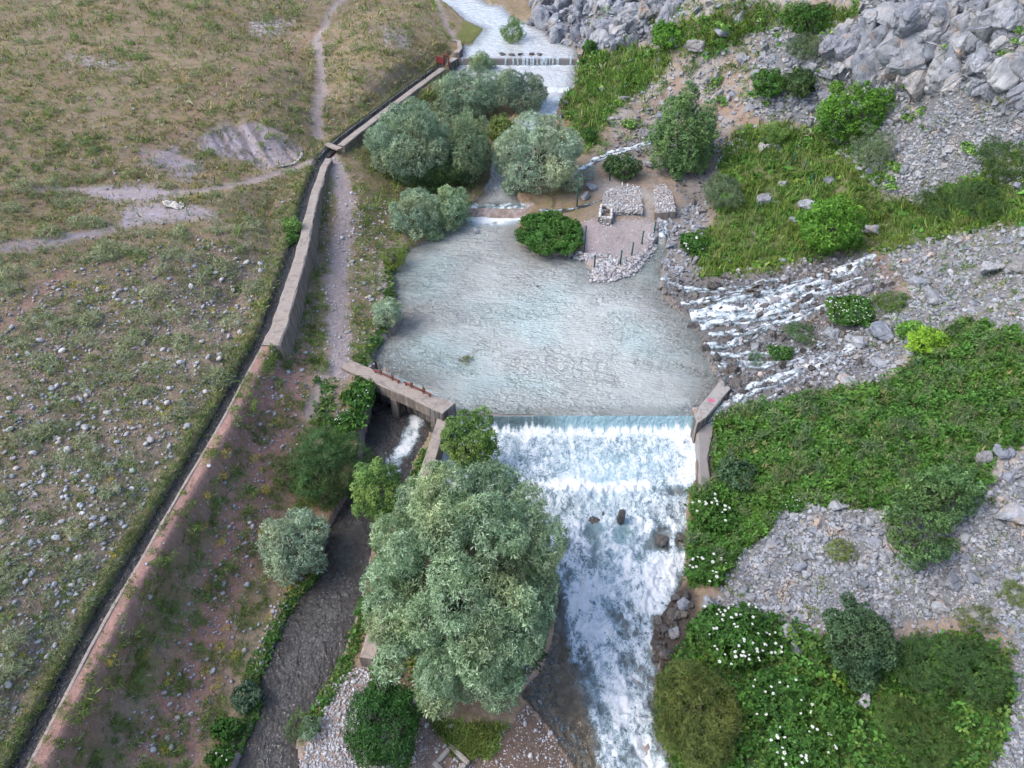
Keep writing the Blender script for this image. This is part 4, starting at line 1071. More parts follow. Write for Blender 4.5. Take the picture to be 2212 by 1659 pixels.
# ------------------------------------------------------------------ scatter tools
def hull_proto(seed, n=12, dims=(1, 0.8, 0.6), power=1.0):
    r = np.random.default_rng(seed)
    p = r.uniform(-1, 1, (n, 3)); p /= np.max(np.abs(p), axis=1, keepdims=True) ** 0.75 + 1e-6
    p = p / np.linalg.norm(p, axis=1, keepdims=True) ** 0.55
    p = p * np.array(dims) * 0.5
    bm = bmesh.new()
    for q in p: bm.verts.new(q)
    res = bmesh.ops.convex_hull(bm, input=bm.verts[:])
    junk = [g for g in res['geom_interior'] if isinstance(g, bmesh.types.BMVert)]
    bmesh.ops.delete(bm, geom=junk, context='VERTS')
    bmesh.ops.triangulate(bm, faces=bm.faces[:])
    bmesh.ops.recalc_face_normals(bm, faces=bm.faces)
    bm.verts.ensure_lookup_table(); bm.verts.index_update()
    V = np.array([v.co[:] for v in bm.verts]); F = np.array([[v.index for v in f.verts] for f in bm.faces])
    bm.free()
    return V, F

def ico_proto(seed, sub=1, dims=(1, 0.8, 0.6), amp=0.12):
    bm = bmesh.new(); bmesh.ops.create_icosphere(bm, subdivisions=sub, radius=0.5)
    bm.verts.ensure_lookup_table(); bm.verts.index_update()
    V = np.array([v.co[:] for v in bm.verts]); F = np.array([[v.index for v in f.verts] for f in bm.faces]); bm.free()
    r = np.random.default_rng(seed); a = r.uniform(0, 9, 3)
    k = 1 + amp * (np.sin(V[:, 0] * 5 + a[0]) + np.sin(V[:, 1] * 6 + a[1]) + np.sin(V[:, 2] * 5 + a[2]))
    return V * k[:, None] * np.array(dims), F

def rot_mats(rz, tilt, tdir):
    c, s = np.cos(rz), np.sin(rz); n = len(rz)
    Rz = np.zeros((n, 3, 3)); Rz[:, 0, 0] = c; Rz[:, 0, 1] = -s; Rz[:, 1, 0] = s; Rz[:, 1, 1] = c; Rz[:, 2, 2] = 1
    ax = np.stack([np.cos(tdir), np.sin(tdir), np.zeros(n)], 1)
    K = np.zeros((n, 3, 3)); K[:, 0, 2] = ax[:, 1]; K[:, 1, 2] = -ax[:, 0]; K[:, 2, 0] = -ax[:, 1]; K[:, 2, 1] = ax[:, 0]
    st, ct = np.sin(tilt)[:, None, None], np.cos(tilt)[:, None, None]
    T = np.eye(3)[None] + st * K + (1 - ct) * (K @ K)
    return T @ Rz

def scatter(name, protos, pos, size, tint, mat, smooth=False, tilt=0.2, parent=None, seed=1, squash=None, vtint=None):
    """join many small pieces into one mesh"""
    r = np.random.default_rng(seed); n = len(pos)
    rz = r.uniform(0, 6.283, n); Rm = rot_mats(rz, np.abs(r.normal(0, tilt, n)), r.uniform(0, 6.283, n))
    if np.ndim(size) == 1: size = np.repeat(size[:, None], 3, 1)
    which = r.integers(0, len(protos), n)
    VV, FF, CC = [], [], []; off = 0
    for k, pr in enumerate(protos):
        sel = np.nonzero(which == k)[0]
        if len(sel) == 0: continue
        V, F = pr[0], pr[1]
        W = np.einsum('nij,nvj->nvi', Rm[sel], V[None] * size[sel][:, None, :]) + pos[sel][:, None, :]
        c = np.repeat(tint[sel][:, None, :], len(V), 1)
        if len(pr) > 2: c = c * pr[2][None, :, :]
        VV.append(W.reshape(-1, 3)); CC.append(c.reshape(-1, 3))
        FF.append((F[None] + (np.arange(len(sel)) * len(V))[:, None, None] + off).reshape(-1, F.shape[1])); off += len(sel) * len(V)
    return mesh_obj(name, np.concatenate(VV), np.concatenate(FF), mat, parent, smooth=smooth, cols=np.concatenate(CC))

def sample(n, ylo=6.0, yhi=85.0, seed=0, far_bias=0.0):
    """random ground points over the part of the valley in view; density per picture area grows near the camera"""
    r = np.random.default_rng(seed)
    u = r.uniform(-40, 2252, n); v = r.uniform(-10, 1690, n)
    return u, v, r

# fast ray -> ground for many points: march all at once on the finished ground
def hits(u, v, iters=26):
    a = (u - CU) / FPX; b = -(v - CV) / FPX
    dx, dy, dz = a, CP + b * SP, -SP + b * CP
    lo = np.full(u.shape, 6.0); hi = np.full(u.shape, 170.0); s = lo.copy(); found = np.zeros(u.shape, bool); prev = lo.copy()
    for q in np.concatenate([np.arange(14, 60, 0.8), np.arange(60, 170, 2.0)]):
        below = (CAM_H + dz * q) <= ground_z(dx * q, dy * q)
        new = below & ~found
        lo = np.where(new, prev, lo); hi = np.where(new, q, hi); found |= new
        prev = np.where(found, prev, q)
    for _ in range(14):
        m_ = (lo + hi) / 2; below = (CAM_H + dz * m_) <= ground_z(dx * m_, dy * m_)
        hi = np.where(below, m_, hi); lo = np.where(below, lo, m_)
    s = hi
    x, y = dx * s, dy * s
    return np.stack([x, y, ground_z(x, y)], -1), found

def pick(n, weight, seed, bounds=(-40, 2252, -5, 1690)):
    """n random survey points accepted by weight(u, v); returns ground points and survey coordinates"""
    r = np.random.default_rng(seed); U_, V_ = [], []; got = 0
    for _ in range(60):
        u = r.uniform(bounds[0], bounds[1], n); v = r.uniform(bounds[2], bounds[3], n)
        k = r.uniform(0, 1, n) < weight(u, v)
        U_.append(u[k]); V_.append(v[k]); got += k.sum()
        if got >= n: break
    u = np.concatenate(U_)[:n]; v = np.concatenate(V_)[:n]
    p, ok = hits(u, v)
    return p[ok], u[ok], v[ok]

def fast_mask(uv, soft=12, wob=10, seed=3):
    return lambda u, v: mask(uv, soft, wob, seed, u, v)

wet_sd = np.maximum.reduce([sd_pool, sd_up, sd_side, sd_rap])
def dry(p, gap=0.02):
    return (field(wet_sd, p[:, 0], p[:, 1]) < -gap) & (field(cd, p[:, 0], p[:, 1]) > CW + 0.14)

def pal(r, n, cols, jitter=0.12):
    c = np.array(cols)[r.integers(0, len(cols), n)]
    return c * (1 + jitter * r.standard_normal((n, 1)))

PXM = lambda p: (p[:, 1] * CP - (p[:, 2] - CAM_H) * SP) / FPX
cob_hi = [ico_proto(i, 2, (1, 0.78 - 0.05 * (i % 3), 0.55), 0.05) for i in range(5)]
cob_lo = [ico_proto(20 + i, 1, (1, 0.8, 0.6), 0.08) for i in range(6)]
scr = [hull_proto(40 + i, 11 + i % 4, (1, 0.75 + 0.05 * (i % 4), 0.5 + 0.06 * (i % 3))) for i in range(10)]

def individuals(name, protos, pos, size, tint_mats, label, cat, group, smooth, seed, tilt=0.25, parent=None):
    """one object each, sharing a handful of meshes"""
    r = np.random.default_rng(seed)
    meshes = [np_mesh(name, V, F, tint_mats[i % len(tint_mats)], smooth, cols=np.ones((len(V), 3)) * np.array(TINTS[i % len(TINTS)])[None]) for i, (V, F) in enumerate(protos)]
    out = []
    for i in range(len(pos)):
        o = bpy.data.objects.new(name, meshes[int(r.integers(len(meshes)))])
        o.location = pos[i]; s = size[i]; o.scale = (s, s, s) if np.ndim(s) == 0 else tuple(s)
        o.rotation_euler = (r.normal(0, tilt), r.normal(0, tilt), r.uniform(0, 6.283))
        lab = label(i, pos[i], size[i]) if callable(label) else label
        tag(o, lab, cat, group); link(o, parent); out.append(o)
    return out
TINTS = [(1, 1, 1), (0.9, 0.92, 0.96), (1.1, 1.08, 1.05), (1.05, 0.98, 0.9), (0.82, 0.85, 0.9), (1.15, 1.15, 1.15)]

# ---- cobbles of the meadow
wS = fast_mask(A_stony, 60, 25); wR = fast_mask(A_red, 30, 20); wF = [fast_mask(a, 10, 8, 12) for a in A_farstones]; wC = [fast_mask(a, 10, 9, 11) for a in A_clay]
def w_cob(u, v):
    left = (u < np.interp(v, [0, 400, 800, 1000, 1659], [900, 700, 760, 640, 560])).astype(float)
    k = 0.06 + 0.75 * wS(u, v) * (0.35 + 0.65 * (fbm(u / 60, v / 45, 3, 120) > -0.05)) + 0.45 * wR(u, v)
    k = k + 0.9 * np.maximum.reduce([w(u, v) for w in wF])
    k = k + 0.3 * sstep(640, 560, np.abs(u - 640) + np.abs(v - 260) * 0.9)
    return left * np.clip(k, 0, 1) * np.where(v < 330, 0.5, 1)
p, u, v = pick(9000, w_cob, 201)
k = dry(p, 0.05) & (field(m_path, p[:, 0], p[:, 1]) < 0.3) & (field(cd, p[:, 0], p[:, 1]) > 0.5); p, u, v = p[k], u[k], v[k]
r = np.random.default_rng(5)
px = PXM(p)
dpx = np.clip(r.lognormal(1.35, 0.5, len(p)), 1.8, 15) * np.interp(v, [0, 500, 900, 1659], [0.55, 0.75, 1.0, 1.1])
dpx[wS(u, v) < 0.3] *= 0.75
size = dpx * px * 1.25
tint = pal(r, len(p), [(1, 1, 1.02), (0.9, 0.93, 0.98), (1.15, 1.15, 1.15), (0.8, 0.83, 0.87), (1.1, 0.95, 0.85), (1.05, 1.02, 0.98)])
p[:, 2] += size * 0.2
order = np.argsort(-dpx); big, rest = order[:290], order[290:]
def uv_of(q):
    a, b = project(np.array([q[0]]), np.array([q[1]]), np.array([q[2]])); return float(a[0]), float(b[0])
def where_left(u, v):
    e = np.interp(v, [0, 120, 320, 700, 1659], [930, 960, 715, 590, 20])
    if u > e: return 'on the red embankment below the canal'
    if e - u < 130: return 'on the meadow close to the canal'
    if v < 520: return 'on the far terrace beyond the trail'
    if v < 850: return 'high on the stony meadow below the bare clay'
    if v < 1150: return 'in the middle of the stony meadow' if u > 160 else 'by the picture edge midway down the meadow'
    return 'in the lower corner of the stony meadow'
def size_word(s, a, b): return 'small' if s < a else ('large' if s > b else 'fist sized' if b < 0.3 else 'middling')
def cob_label(i, q, s): return size_word(s, 0.17, 0.24) + ' rounded pale cobble ' + where_left(*uv_of(q))
individuals('cobble', cob_hi, p[big], size[big], [M['cobble']], cob_label, 'cobble', 'large cobbles strewn over the stony meadow', True, 6)
o = scatter('loose_cobbles', cob_lo, p[rest], size[rest], tint[rest], M['cobble'], True, 0.3); tag(o, 'small rounded cobbles scattered over the meadow and embankment', kind='stuff')

# ---- pebbles: gravel bar, pool bank, paths
wB = fast_mask(A_bar, 8, 6); wY = fast_mask(A_yard, 4, 3)
bank_line = [(800, 470), (790, 560), (800, 640), (800, 740), (770, 770)]
def w_peb(u, v):
    d_, _, _, _ = line_dist(u, v, bank_line)
    d2, _, _, _ = line_dist(u, v, [(640, 1250), (600, 1330), (575, 1400), (545, 1500)])
    return np.clip(np.maximum(wB(u, v) * (0.16 + 0.84 * sstep(930, 800, u)), 0.3 * fast_mask([(1130, 1440), (1200, 1400), (1260, 1560), (1290, 1690), (1180, 1690)], 10, 8)(u, v)) + 0.22 * sstep(60, 20, d_) + 0.35 * sstep(26, 8, d2) + 0.12 * sstep(60, 30, np.abs(u - 735)) * (v > 330) * (v < 900), 0, 1)
p, u, v = pick(8500, w_peb, 202, (520, 1300, 330, 1690)); k = dry(p, -0.7); p, u, v = p[k], u[k], v[k]
r = np.random.default_rng(8); px = PXM(p); dpx = np.clip(r.lognormal(1.2, 0.5, len(p)), 1.6, 13); size = dpx * px
tint = pal(r, len(p), [(0.95, 0.96, 1.0), (1.08, 1.08, 1.1), (0.8, 0.83, 0.88), (0.98, 0.88, 0.8), (0.68, 0.66, 0.65)]); p[:, 2] += size * 0.1
order = np.argsort(-dpx); big, rest = order[:70], order[70:]
individuals('river_stone', cob_hi, p[big], size[big], [M['cobble']], lambda i, q, s: size_word(s, 0.12, 0.17) + ' smooth grey river stone ' + ('on the gravel bar under the big willow' if uv_of(q)[1] > 1430 else 'on the bank of the side stream' if uv_of(q)[1] > 1000 else 'on the bank between path and pool'), 'river stone', 'smooth stones on the gravel banks', True, 9)
o = scatter('river_gravel', cob_lo, p[rest], size[rest], tint[rest], M['cobble'], True, 0.3); tag(o, 'pale rounded gravel of the bar and pool bank', kind='stuff')

# ---- cobble cladding of the intake and rim of the yard
def fill_poly(poly, n, z, seed, jit=0.03):
    P = np.array(poly)[:, :2]; r = np.random.default_rng(seed); lo, hi = P.min(0), P.max(0); q = r.uniform(lo, hi, (n * 4, 2))
    q = q[poly_sd(q[:, 0], q[:, 1], P) > 0.02][:n]
    return np.c_[q, np.full(len(q), z) + r.uniform(-jit, jit, len(q))]
c1 = np.concatenate([fill_poly(P1, 900, 0.82, 31), fill_poly(P2, 520, 0.88, 32)])
r = np.random.default_rng(33)
tint = pal(r, len(c1), [(0.95, 0.95, 0.98), (0.86, 0.85, 0.86), (0.7, 0.72, 0.75), (0.9, 0.8, 0.74), (1.05, 1.04, 1.03)])
o = scatter('cobble_cladding', cob_lo, c1, r.uniform(0.07, 0.15, len(c1)), tint, M['cobble'], True, 0.4, parent=si); o['kind'] = 'stuff'
fr_ = [U(1323, 453.5, 0.8), U(1390, 456.5, 0.8)]
fc = np.array([fr_[0] + (fr_[1] - fr_[0]) * t for t in np.linspace(0.02, 0.98, 120)]); fc[:, 2] = r.uniform(0.25, 0.76, 120); fc[:, 1] -= 0.03
o = scatter('stone_facing', cob_lo, fc, r.uniform(0.1, 0.2, 120), pal(r, 120, [(0.8, 0.8, 0.8), (0.65, 0.66, 0.68), (0.95, 0.92, 0.88)]), M['cobble'], True, 0.5, parent=si); o['kind'] = 'stuff'
pr_ = np.array([pit[i] + (pit[(i + 1) % 4] - pit[i]) * t for i in range(4) for t in np.linspace(0, 1, 14)]); pr_[:, 2] = 0.8
pr2 = pr_ + r.normal(0, 0.05, pr_.shape); pr2[:, 1] -= 0.12; pr2[:, 2] = r.uniform(0.3, 0.75, len(pr2))
pr_ = np.concatenate([pr_, pr2])
o = scatter('pit_rim_stones', cob_lo, pr_, r.uniform(0.1, 0.2, len(pr_)), pal(r, len(pr_), [(1.3, 1.3, 1.3), (1.1, 1.1, 1.1), (0.9, 0.9, 0.92)]), M['cobble'], True, 0.5, parent=si); o['kind'] = 'stuff'
rim = [(1235, 545), (1262, 556), (1290, 552), (1330, 560), (1300, 572), (1278, 585), (1284, 597), (1330, 596), (1372, 580), (1393, 552), (1412, 530), (1405, 510)]
rp = resample(np.array([U(a, b, 0.2) for a, b in rim]), 0.07)
rp = np.concatenate([rp + r.normal(0, 0.12, rp.shape) for _ in range(4)]); inner = fill_poly([U(a, b, 0.2) for a, b in ((1290, 560), (1282, 590), (1330, 592), (1370, 575), (1390, 545), (1360, 555))], 260, 0.2, 35); rp = np.concatenate([rp, inner])
rp[:, 2] = np.maximum(ground_z(rp[:, 0], rp[:, 1]), 0.02) + 0.03
o = scatter('yard_rim_stones', cob_lo, rp, r.uniform(0.09, 0.24, len(rp)), pal(r, len(rp), [(1.1, 1.1, 1.1), (0.95, 0.95, 0.98), (0.78, 0.8, 0.84), (1.0, 0.92, 0.86)]), M['cobble'], True, 0.5); tag(o, 'white cobbles piled as the rim of the intake yard and spit', kind='stuff')
yy_ = fill_poly([U(a, b, 0.3) for a, b in A_yard], 500, 0.3, 36); yy_[:, 2] = ground_z(yy_[:, 0], yy_[:, 1]) + 0.01
o = scatter('yard_gravel', cob_lo, yy_, r.uniform(0.04, 0.09, len(yy_)), pal(r, len(yy_), [(1.1, 0.95, 0.92), (0.95, 0.85, 0.84), (1.2, 1.15, 1.15)]), M['cobble'], True, 0.4); tag(o, 'fine pinkish gravel of the intake yard', kind='stuff')
wfp = np.c_[r.uniform(-0.22, 0.22, 40), r.uniform(-0.22, 0.22, 40), r.uniform(-0.1, 0.0, 40)]
o = scatter('pebble_filling', cob_lo, wfp, r.uniform(0.06, 0.15, 40), pal(r, 40, [(1.3, 1.3, 1.35), (1.05, 1.05, 1.1)]), M['cobble'], True, 0.4, parent=wf); o['kind'] = 'stuff'

# ---- angular scree
wl, wu_, wm, wf_, wsp = fast_mask(A_scree_low), fast_mask(A_scree_up), fast_mask(A_scree_mid), fast_mask(A_scree_far), fast_mask(A_seep)
wcl = [fast_mask(a) for a in A_cliff]; wsp2 = fast_mask(A_seep_up, 10, 5)
wth, wsh, wg = fast_mask(A_thicket, 8, 8), fast_mask(A_shrubs, 8, 8), [fast_mask(A_green), fast_mask(A_green_bank), fast_mask(A_green_top)]
def w_scr(u, v):
    rgt = sstep(1290, 1400, u) * (v < 330) + (v >= 560) * (u > 1560)
    green = np.maximum.reduce([w(u, v) for w in wg])
    k = np.maximum.reduce([0.6 * fast_mask([(1420, 470), (1480, 440), (1530, 440), (1510, 600), (1450, 620), (1420, 560)], 12, 8)(u, v), wl(u, v), wu_(u, v), 0.85 * wm(u, v), wf_(u, v), 0.9 * wcl[0](u, v), 0.9 * wcl[1](u, v), 0.25 * np.clip(rgt, 0, 1) * (1 - wth(u, v)) * (1 - wsh(u, v))])
    return k * (1 - 0.55 * green * (k < 0.6)) * (1 - 0.96 * wth(u, v)) * (1 - 0.9 * wsh(u, v))
p, u, v = pick(24000, w_scr, 203, (1180, 2252, -5, 1690)); k = dry(p, 0.05); p, u, v = p[k], u[k], v[k]
r = np.random.default_rng(12); px = PXM(p)
dpx = np.clip(r.lognormal(1.95, 0.38, len(p)), 3.5, 24)
fine = fbm(u / 70, v / 60, 2, 130) > 0.18
dpx = np.where(fine, dpx * 0.7, dpx)
size = dpx * px * 1.15
tint = pal(r, len(p), [(1.05, 1.05, 1.06), (1.2, 1.2, 1.21), (0.9, 0.93, 0.98), (0.8, 0.82, 0.86), (1.12, 1.04, 0.96)], 0.1)
p[:, 2] += size * r.uniform(0.05, 0.3, len(p))
order = np.argsort(-dpx); big, rest = order[:220], order[220:]
def scr_label(i, q, s):
    u, v = uv_of(q)
    w = 'above the picture corner undergrowth' if v > 1330 else ('on the lower scree under the thicket, ' + ('river side' if u < 1750 else 'middle' if u < 2000 else 'outer side') if v > 900 else 'on the stony slope above the thicket' if v > 480 else 'on the upper scree below the cliff' if u > 1760 else 'on the brown slope above the poplar' if u > 1440 else 'under the river cliff')
    return size_word(s, 0.28, 0.5) + ' angular limestone block ' + w
individuals('scree_stone', scr, p[big], size[big] * 1.2, [M['lime']], scr_label, 'stone', 'larger blocks on the scree slopes', False, 13, 0.5)
o = scatter('scree', scr, p[rest], size[rest], tint[rest], M['lime'], False, 0.6); tag(o, 'broken grey limestone scree covering the hillside', kind='stuff')

# wet stones of the seep
def w_wet(u, v):
    return np.maximum(wsp(u, v), 0.55 * wsp2(u, v))
p, u, v = pick(4200, w_wet, 204, (1240, 1990, 270, 910)); k = field(sd_pool, p[:, 0], p[:, 1]) < 0.5; p, u, v = p[k], u[k], v[k]
r = np.random.default_rng(14); px = PXM(p); dpx = np.clip(r.lognormal(1.6, 0.45, len(p)), 2.5, 20); size = dpx * px * 1.15
ones = np.ones((len(p), 3)); p[:, 2] += size * 0.1
dryish = r.uniform(0, 1, len(p)) < np.where(wsp(u, v) > 0.5, 0.5, 0.6) + 0.4 * sstep(1750, 1900, u)
order = np.argsort(-dpx); big = order[:60]; rest = np.setdiff1d(order, big)
individuals('wet_stone', scr, p[big], size[big] * 1.3, [M['wetrock']], lambda i, q, s: size_word(s, 0.22, 0.36) + ' dark wet stone ' + ('in the upper spring behind the yard' if uv_of(q)[1] < 480 else 'low in the seep at the pool edge' if uv_of(q)[0] < 1600 else 'in the middle of the seep' if uv_of(q)[0] < 1760 else 'high in the seep'), 'stone', 'dark wet stones of the spring seep', False, 15, 0.5)
a = rest[~dryish[rest]]; b = rest[dryish[rest]]
o = scatter('wet_rubble', scr, p[a], size[a], ones[a], M['wetrock'], False, 0.6); tag(o, 'dark wet rubble of the spring seep', kind='stuff')
o = scatter('seep_rubble', scr, p[b], size[b], ones[b] * 0.85, M['lime'], False, 0.6); tag(o, 'pale dry rubble between the spring channels', kind='stuff')
# ------------------------------------------------------------------ boulders and cliff
def boulder_proto(seed, n=16, dims=(1, 0.85, 0.75), sub=2, amp=0.05, ribs=0.0):
    V, F = hull_proto(seed, n, dims)
    bm = bmesh.new(); vs = [bm.verts.new(v) for v in V]
    for f in F: bm.faces.new([vs[i] for i in f])
    bmesh.ops.dissolve_limit(bm, angle_limit=0.15, verts=bm.verts[:], edges=bm.edges[:])
    bmesh.ops.bevel(bm, geom=bm.edges[:], offset=0.035, segments=1, affect='EDGES')
    bmesh.ops.triangulate(bm, faces=bm.faces[:])
    for _ in range(sub):
        long_e = [e for e in bm.edges if e.calc_length() > 0.13]
        if long_e: bmesh.ops.subdivide_edges(bm, edges=long_e, cuts=1)
        bmesh.ops.triangulate(bm, faces=bm.faces[:])
    bm.verts.ensure_lookup_table(); bm.verts.index_update(); bm.normal_update()
    V = np.array([v.co[:] for v in bm.verts]); N = np.array([v.normal[:] for v in bm.verts]); F = np.array([[v.index for v in f.verts] for f in bm.faces]); bm.free()
    d_ = amp * (fbm(V[:, 0] * 4 + V[:, 2] * 2.3 + seed, V[:, 1] * 4 - V[:, 2] * 1.7, 4, seed)) * 1.6
    if ribs:
        d_ = d_ - ribs * sstep(0.55, 0.85, ridged(V[:, 0] * 2.4 + seed, V[:, 1] * 2.4 + V[:, 2] * 0.5, 3, seed))
    return V + N * d_[:, None], F
bl = [boulder_proto(300 + i, 14 + i % 5, (1, 0.82, 0.72), 2, 0.05, 0.05) for i in range(7)]
crag = [boulder_proto(340 + i, 15 + 2 * (i % 4), (1.0, 0.85, 0.95), 2, 0.04, 0.05) for i in range(8)]
def mesh_set(name, protos, mat):
    return [np_mesh(name, V, F, mat, False, cols=np.ones((len(V), 3)) * np.array(TINTS[i % len(TINTS)])[None]) for i, (V, F) in enumerate(protos)]
BM_, CM_, WM_ = mesh_set('boulder', bl, M['lime']), mesh_set('crag', crag, M['lime']), mesh_set('wet_boulder', bl, M['wetrock'])

def rock(name, me, u, v, wpx, hk, lab, cat, group=None, rz=None, sink=0.25, wide=1.0, r=random.Random(11), base=None):
    p = at(u, v) if base is None else base
    s = wpx * px_size(p)
    o = bpy.data.objects.new(name, me); o.location = (p[0], p[1], p[2] + s * hk * (0.5 - sink)); o.scale = (s * wide, s, s * hk)
    o.rotation_euler = (r.uniform(-.2, .2), r.uniform(-.2, .2), r.uniform(0, 6.28) if rz is None else rz)
    tag(o, lab, cat, group); link(o); return o
rr = random.Random(21)
# named boulders: (u, v, width in survey pixels, height ratio, label)
NB = [(1820, 105, 62, 1.0, 'big grey limestone block on the scree left of the writing boulder'), (1905, 85, 78, 0.95, 'large squarish limestone block on the scree below the cliff'), (1815, 155, 52, 0.8, 'cracked limestone block above the bright green bush'),
      (1960, 160, 64, 1.0, 'limestone boulder with faint red scrawl on its face'), (1865, 165, 62, 0.7, 'long tilted limestone block beside the scrawled boulder'), (1885, 108, 34, 1.0, 'upright block wedged between the two large limestone blocks'), (1780, 210, 46, 0.8, 'grey boulder at the edge of the dark bush on the scree'),
      (1990, 40, 70, 1.0, 'rounded limestone block high on the cliff foot'), (2080, 60, 74, 1.1, 'leaning limestone pillar on the upper cliff'), (1440, 230, 30, 0.8, 'grey boulder on the stony slope above the poplar'),
      (1505, 100, 58, 0.6, 'pale flat boulder on the grassy slope under the small green bush'), (1560, 70, 44, 0.7, 'pale limestone boulder among the herbs of the upper slope'), (1460, 95, 40, 0.7, 'grey boulder beside the round bush above the river'), (1600, 130, 36, 0.8, 'tilted pale rock in the brown stony slope'),
      (1740, 445, 44, 0.8, 'pale grey boulder beside the bright bush in the meadow grass'), (1715, 475, 26, 0.8, 'small whitish rock in the grass below the pale boulder'), (1645, 430, 50, 0.6, 'cracked pale boulder in the grass near the lower fence'), (1690, 400, 24, 0.9, 'white rock at the end of the slope fence'), (1790, 390, 30, 0.7, 'grey rock in the grass beside the feathery bush'),
      (1850, 265, 40, 0.8, 'grey rock under the bright green hillside bush'), (1880, 495, 46, 0.6, 'flat grey boulder at the foot of the meadow grass'), (2020, 640, 60, 0.7, 'large flat grey boulder above the flowering patch'), (1985, 610, 50, 0.7, 'pale slab boulder at the top of the spring seep'), (2140, 590, 60, 0.8, 'grey boulder on the upper stony slope at the picture edge'),
      (2200, 570, 70, 0.8, 'bulky grey boulder cut by the picture edge'), (1900, 720, 66, 0.9, 'tall pale boulder right above the lime green bush'), (1860, 740, 50, 0.8, 'grey split boulder left of the lime green bush'), (1795, 720, 38, 0.8, 'white boulder standing by the lower spring channel'), (1895, 785, 40, 0.7, 'pale rock on the brown soil below the lime green bush'), (1870, 625, 34, 0.8, 'grey boulder touching the white flowers'),
      (1830, 820, 50, 0.5, 'flat pale rock at the upper rim of the thicket'), (2120, 990, 44, 0.9, 'smooth grey boulder at the ragged end of the thicket'), (2165, 975, 50, 0.8, 'grey boulder beside the end of the thicket'), (2180, 1110, 76, 0.8, 'large grey boulder on the scree at the picture edge'), (1810, 1090, 50, 0.6, 'pale rock poking out of the lower edge of the thicket'),
      (2060, 1255, 52, 0.7, 'long grey boulder lying on the lower scree'), (2100, 1250, 34, 0.9, 'upright grey rock next to the long boulder on the scree'), (2020, 1310, 44, 0.9, 'grey boulder on the scree above the yellow flowers'), (2095, 1320, 46, 0.8, 'grey boulder lowest of the scree cluster'), (1890, 1170, 36, 0.7, 'grey slab rock in the middle of the lower scree'),
      (1740, 1240, 28, 1.0, 'upright pale rock on the lower scree'), (1700, 1365, 44, 0.9, 'round grey boulder beside the white umbels'), (1722, 1395, 40, 0.9, 'round beige boulder below its twin beside the white umbels'), (1530, 1310, 46, 1.1, 'pale blocky boulder standing above the river edge'), (1870, 1515, 38, 0.9, 'split grey boulder in the green undergrowth'), (1900, 1500, 30, 0.9, 'small grey boulder paired in the undergrowth clearing'),
      (1500, 1215, 30, 0.8, 'grey rock between the umbels and the scree'), (1245, 395, 34, 0.8, 'grey boulder behind the silvery willow by the yard'), (1276, 405, 30, 0.7, 'grey boulder on the stream side of the yard'), (1262, 425, 28, 0.8, 'grey rock at the small stream below the yard gate'), (1300, 195, 20, 0.8, 'grey rock in the green bank above the rapids'), (1345, 215, 26, 0.7, 'long pale rock on the green river bank'), (1390, 290, 34, 0.8, 'grey boulder in the upper spring channel'), (1430, 250, 34, 0.7, 'pale boulder above the upper spring channel'), (1405, 355, 34, 0.6, 'grey slab rock beside the poplar trunk')]
for i, (u, v, w, h, lab) in enumerate(NB):
    o = rock('boulder', BM_[i % 7], u, v + w * 0.12, w, h, lab, 'boulder', 'limestone boulders of the hillside', wide=1.0)
    if 'scrawl' in lab: scrawled = o
# faint red scrawl: strokes of paint laid on the boulder's own surface
bpy.context.view_layer.update()
mw = scrawled.matrix_world.copy(); mi = mw.inverted()
cu_, cv_ = project(np.array([mw.translation.x]), np.array([mw.translation.y]), np.array([mw.translation.z]))
red_paint = m_plain('faded_red_paint', (0.33, 0.13, 0.10), 0.9, 0, 0.3, 30)
for (du, dv, L) in ((-12, -10, 11), (1, -10, 9), (-13, -5, 8), (-3, -4, 12), (-11, 1, 7), (0, 2, 10), (-8, 7, 9)):
    vs, fs = [], []
    for k in range(6):
        r_ = ray(float(cu_[0]) + du + L * k / 5, float(cv_[0]) + dv + 1.6 * math.sin(k * 2.1 + du)); o_ = mi @ Vector((0, 0, CAM_H)); d_ = (mi.to_3x3() @ Vector(r_)).normalized()
        ok, loc, nor_, _ = scrawled.ray_cast(o_, d_)
        if not ok: continue
        p_ = mw @ loc - Vector(r_).normalized() * 0.012
        vs += [p_ + Vector((0, 0, 0.022)), p_ - Vector((0, 0, 0.022))]
    fs = [(2 * i, 2 * i + 1, 2 * i + 3, 2 * i + 2) for i in range(len(vs) // 2 - 1)]
    if fs:
        q = link(bpy.data.objects.new('paint_stroke', py_mesh('paint_stroke', vs, fs, red_paint)), scrawled); q.matrix_parent_inverse = mi
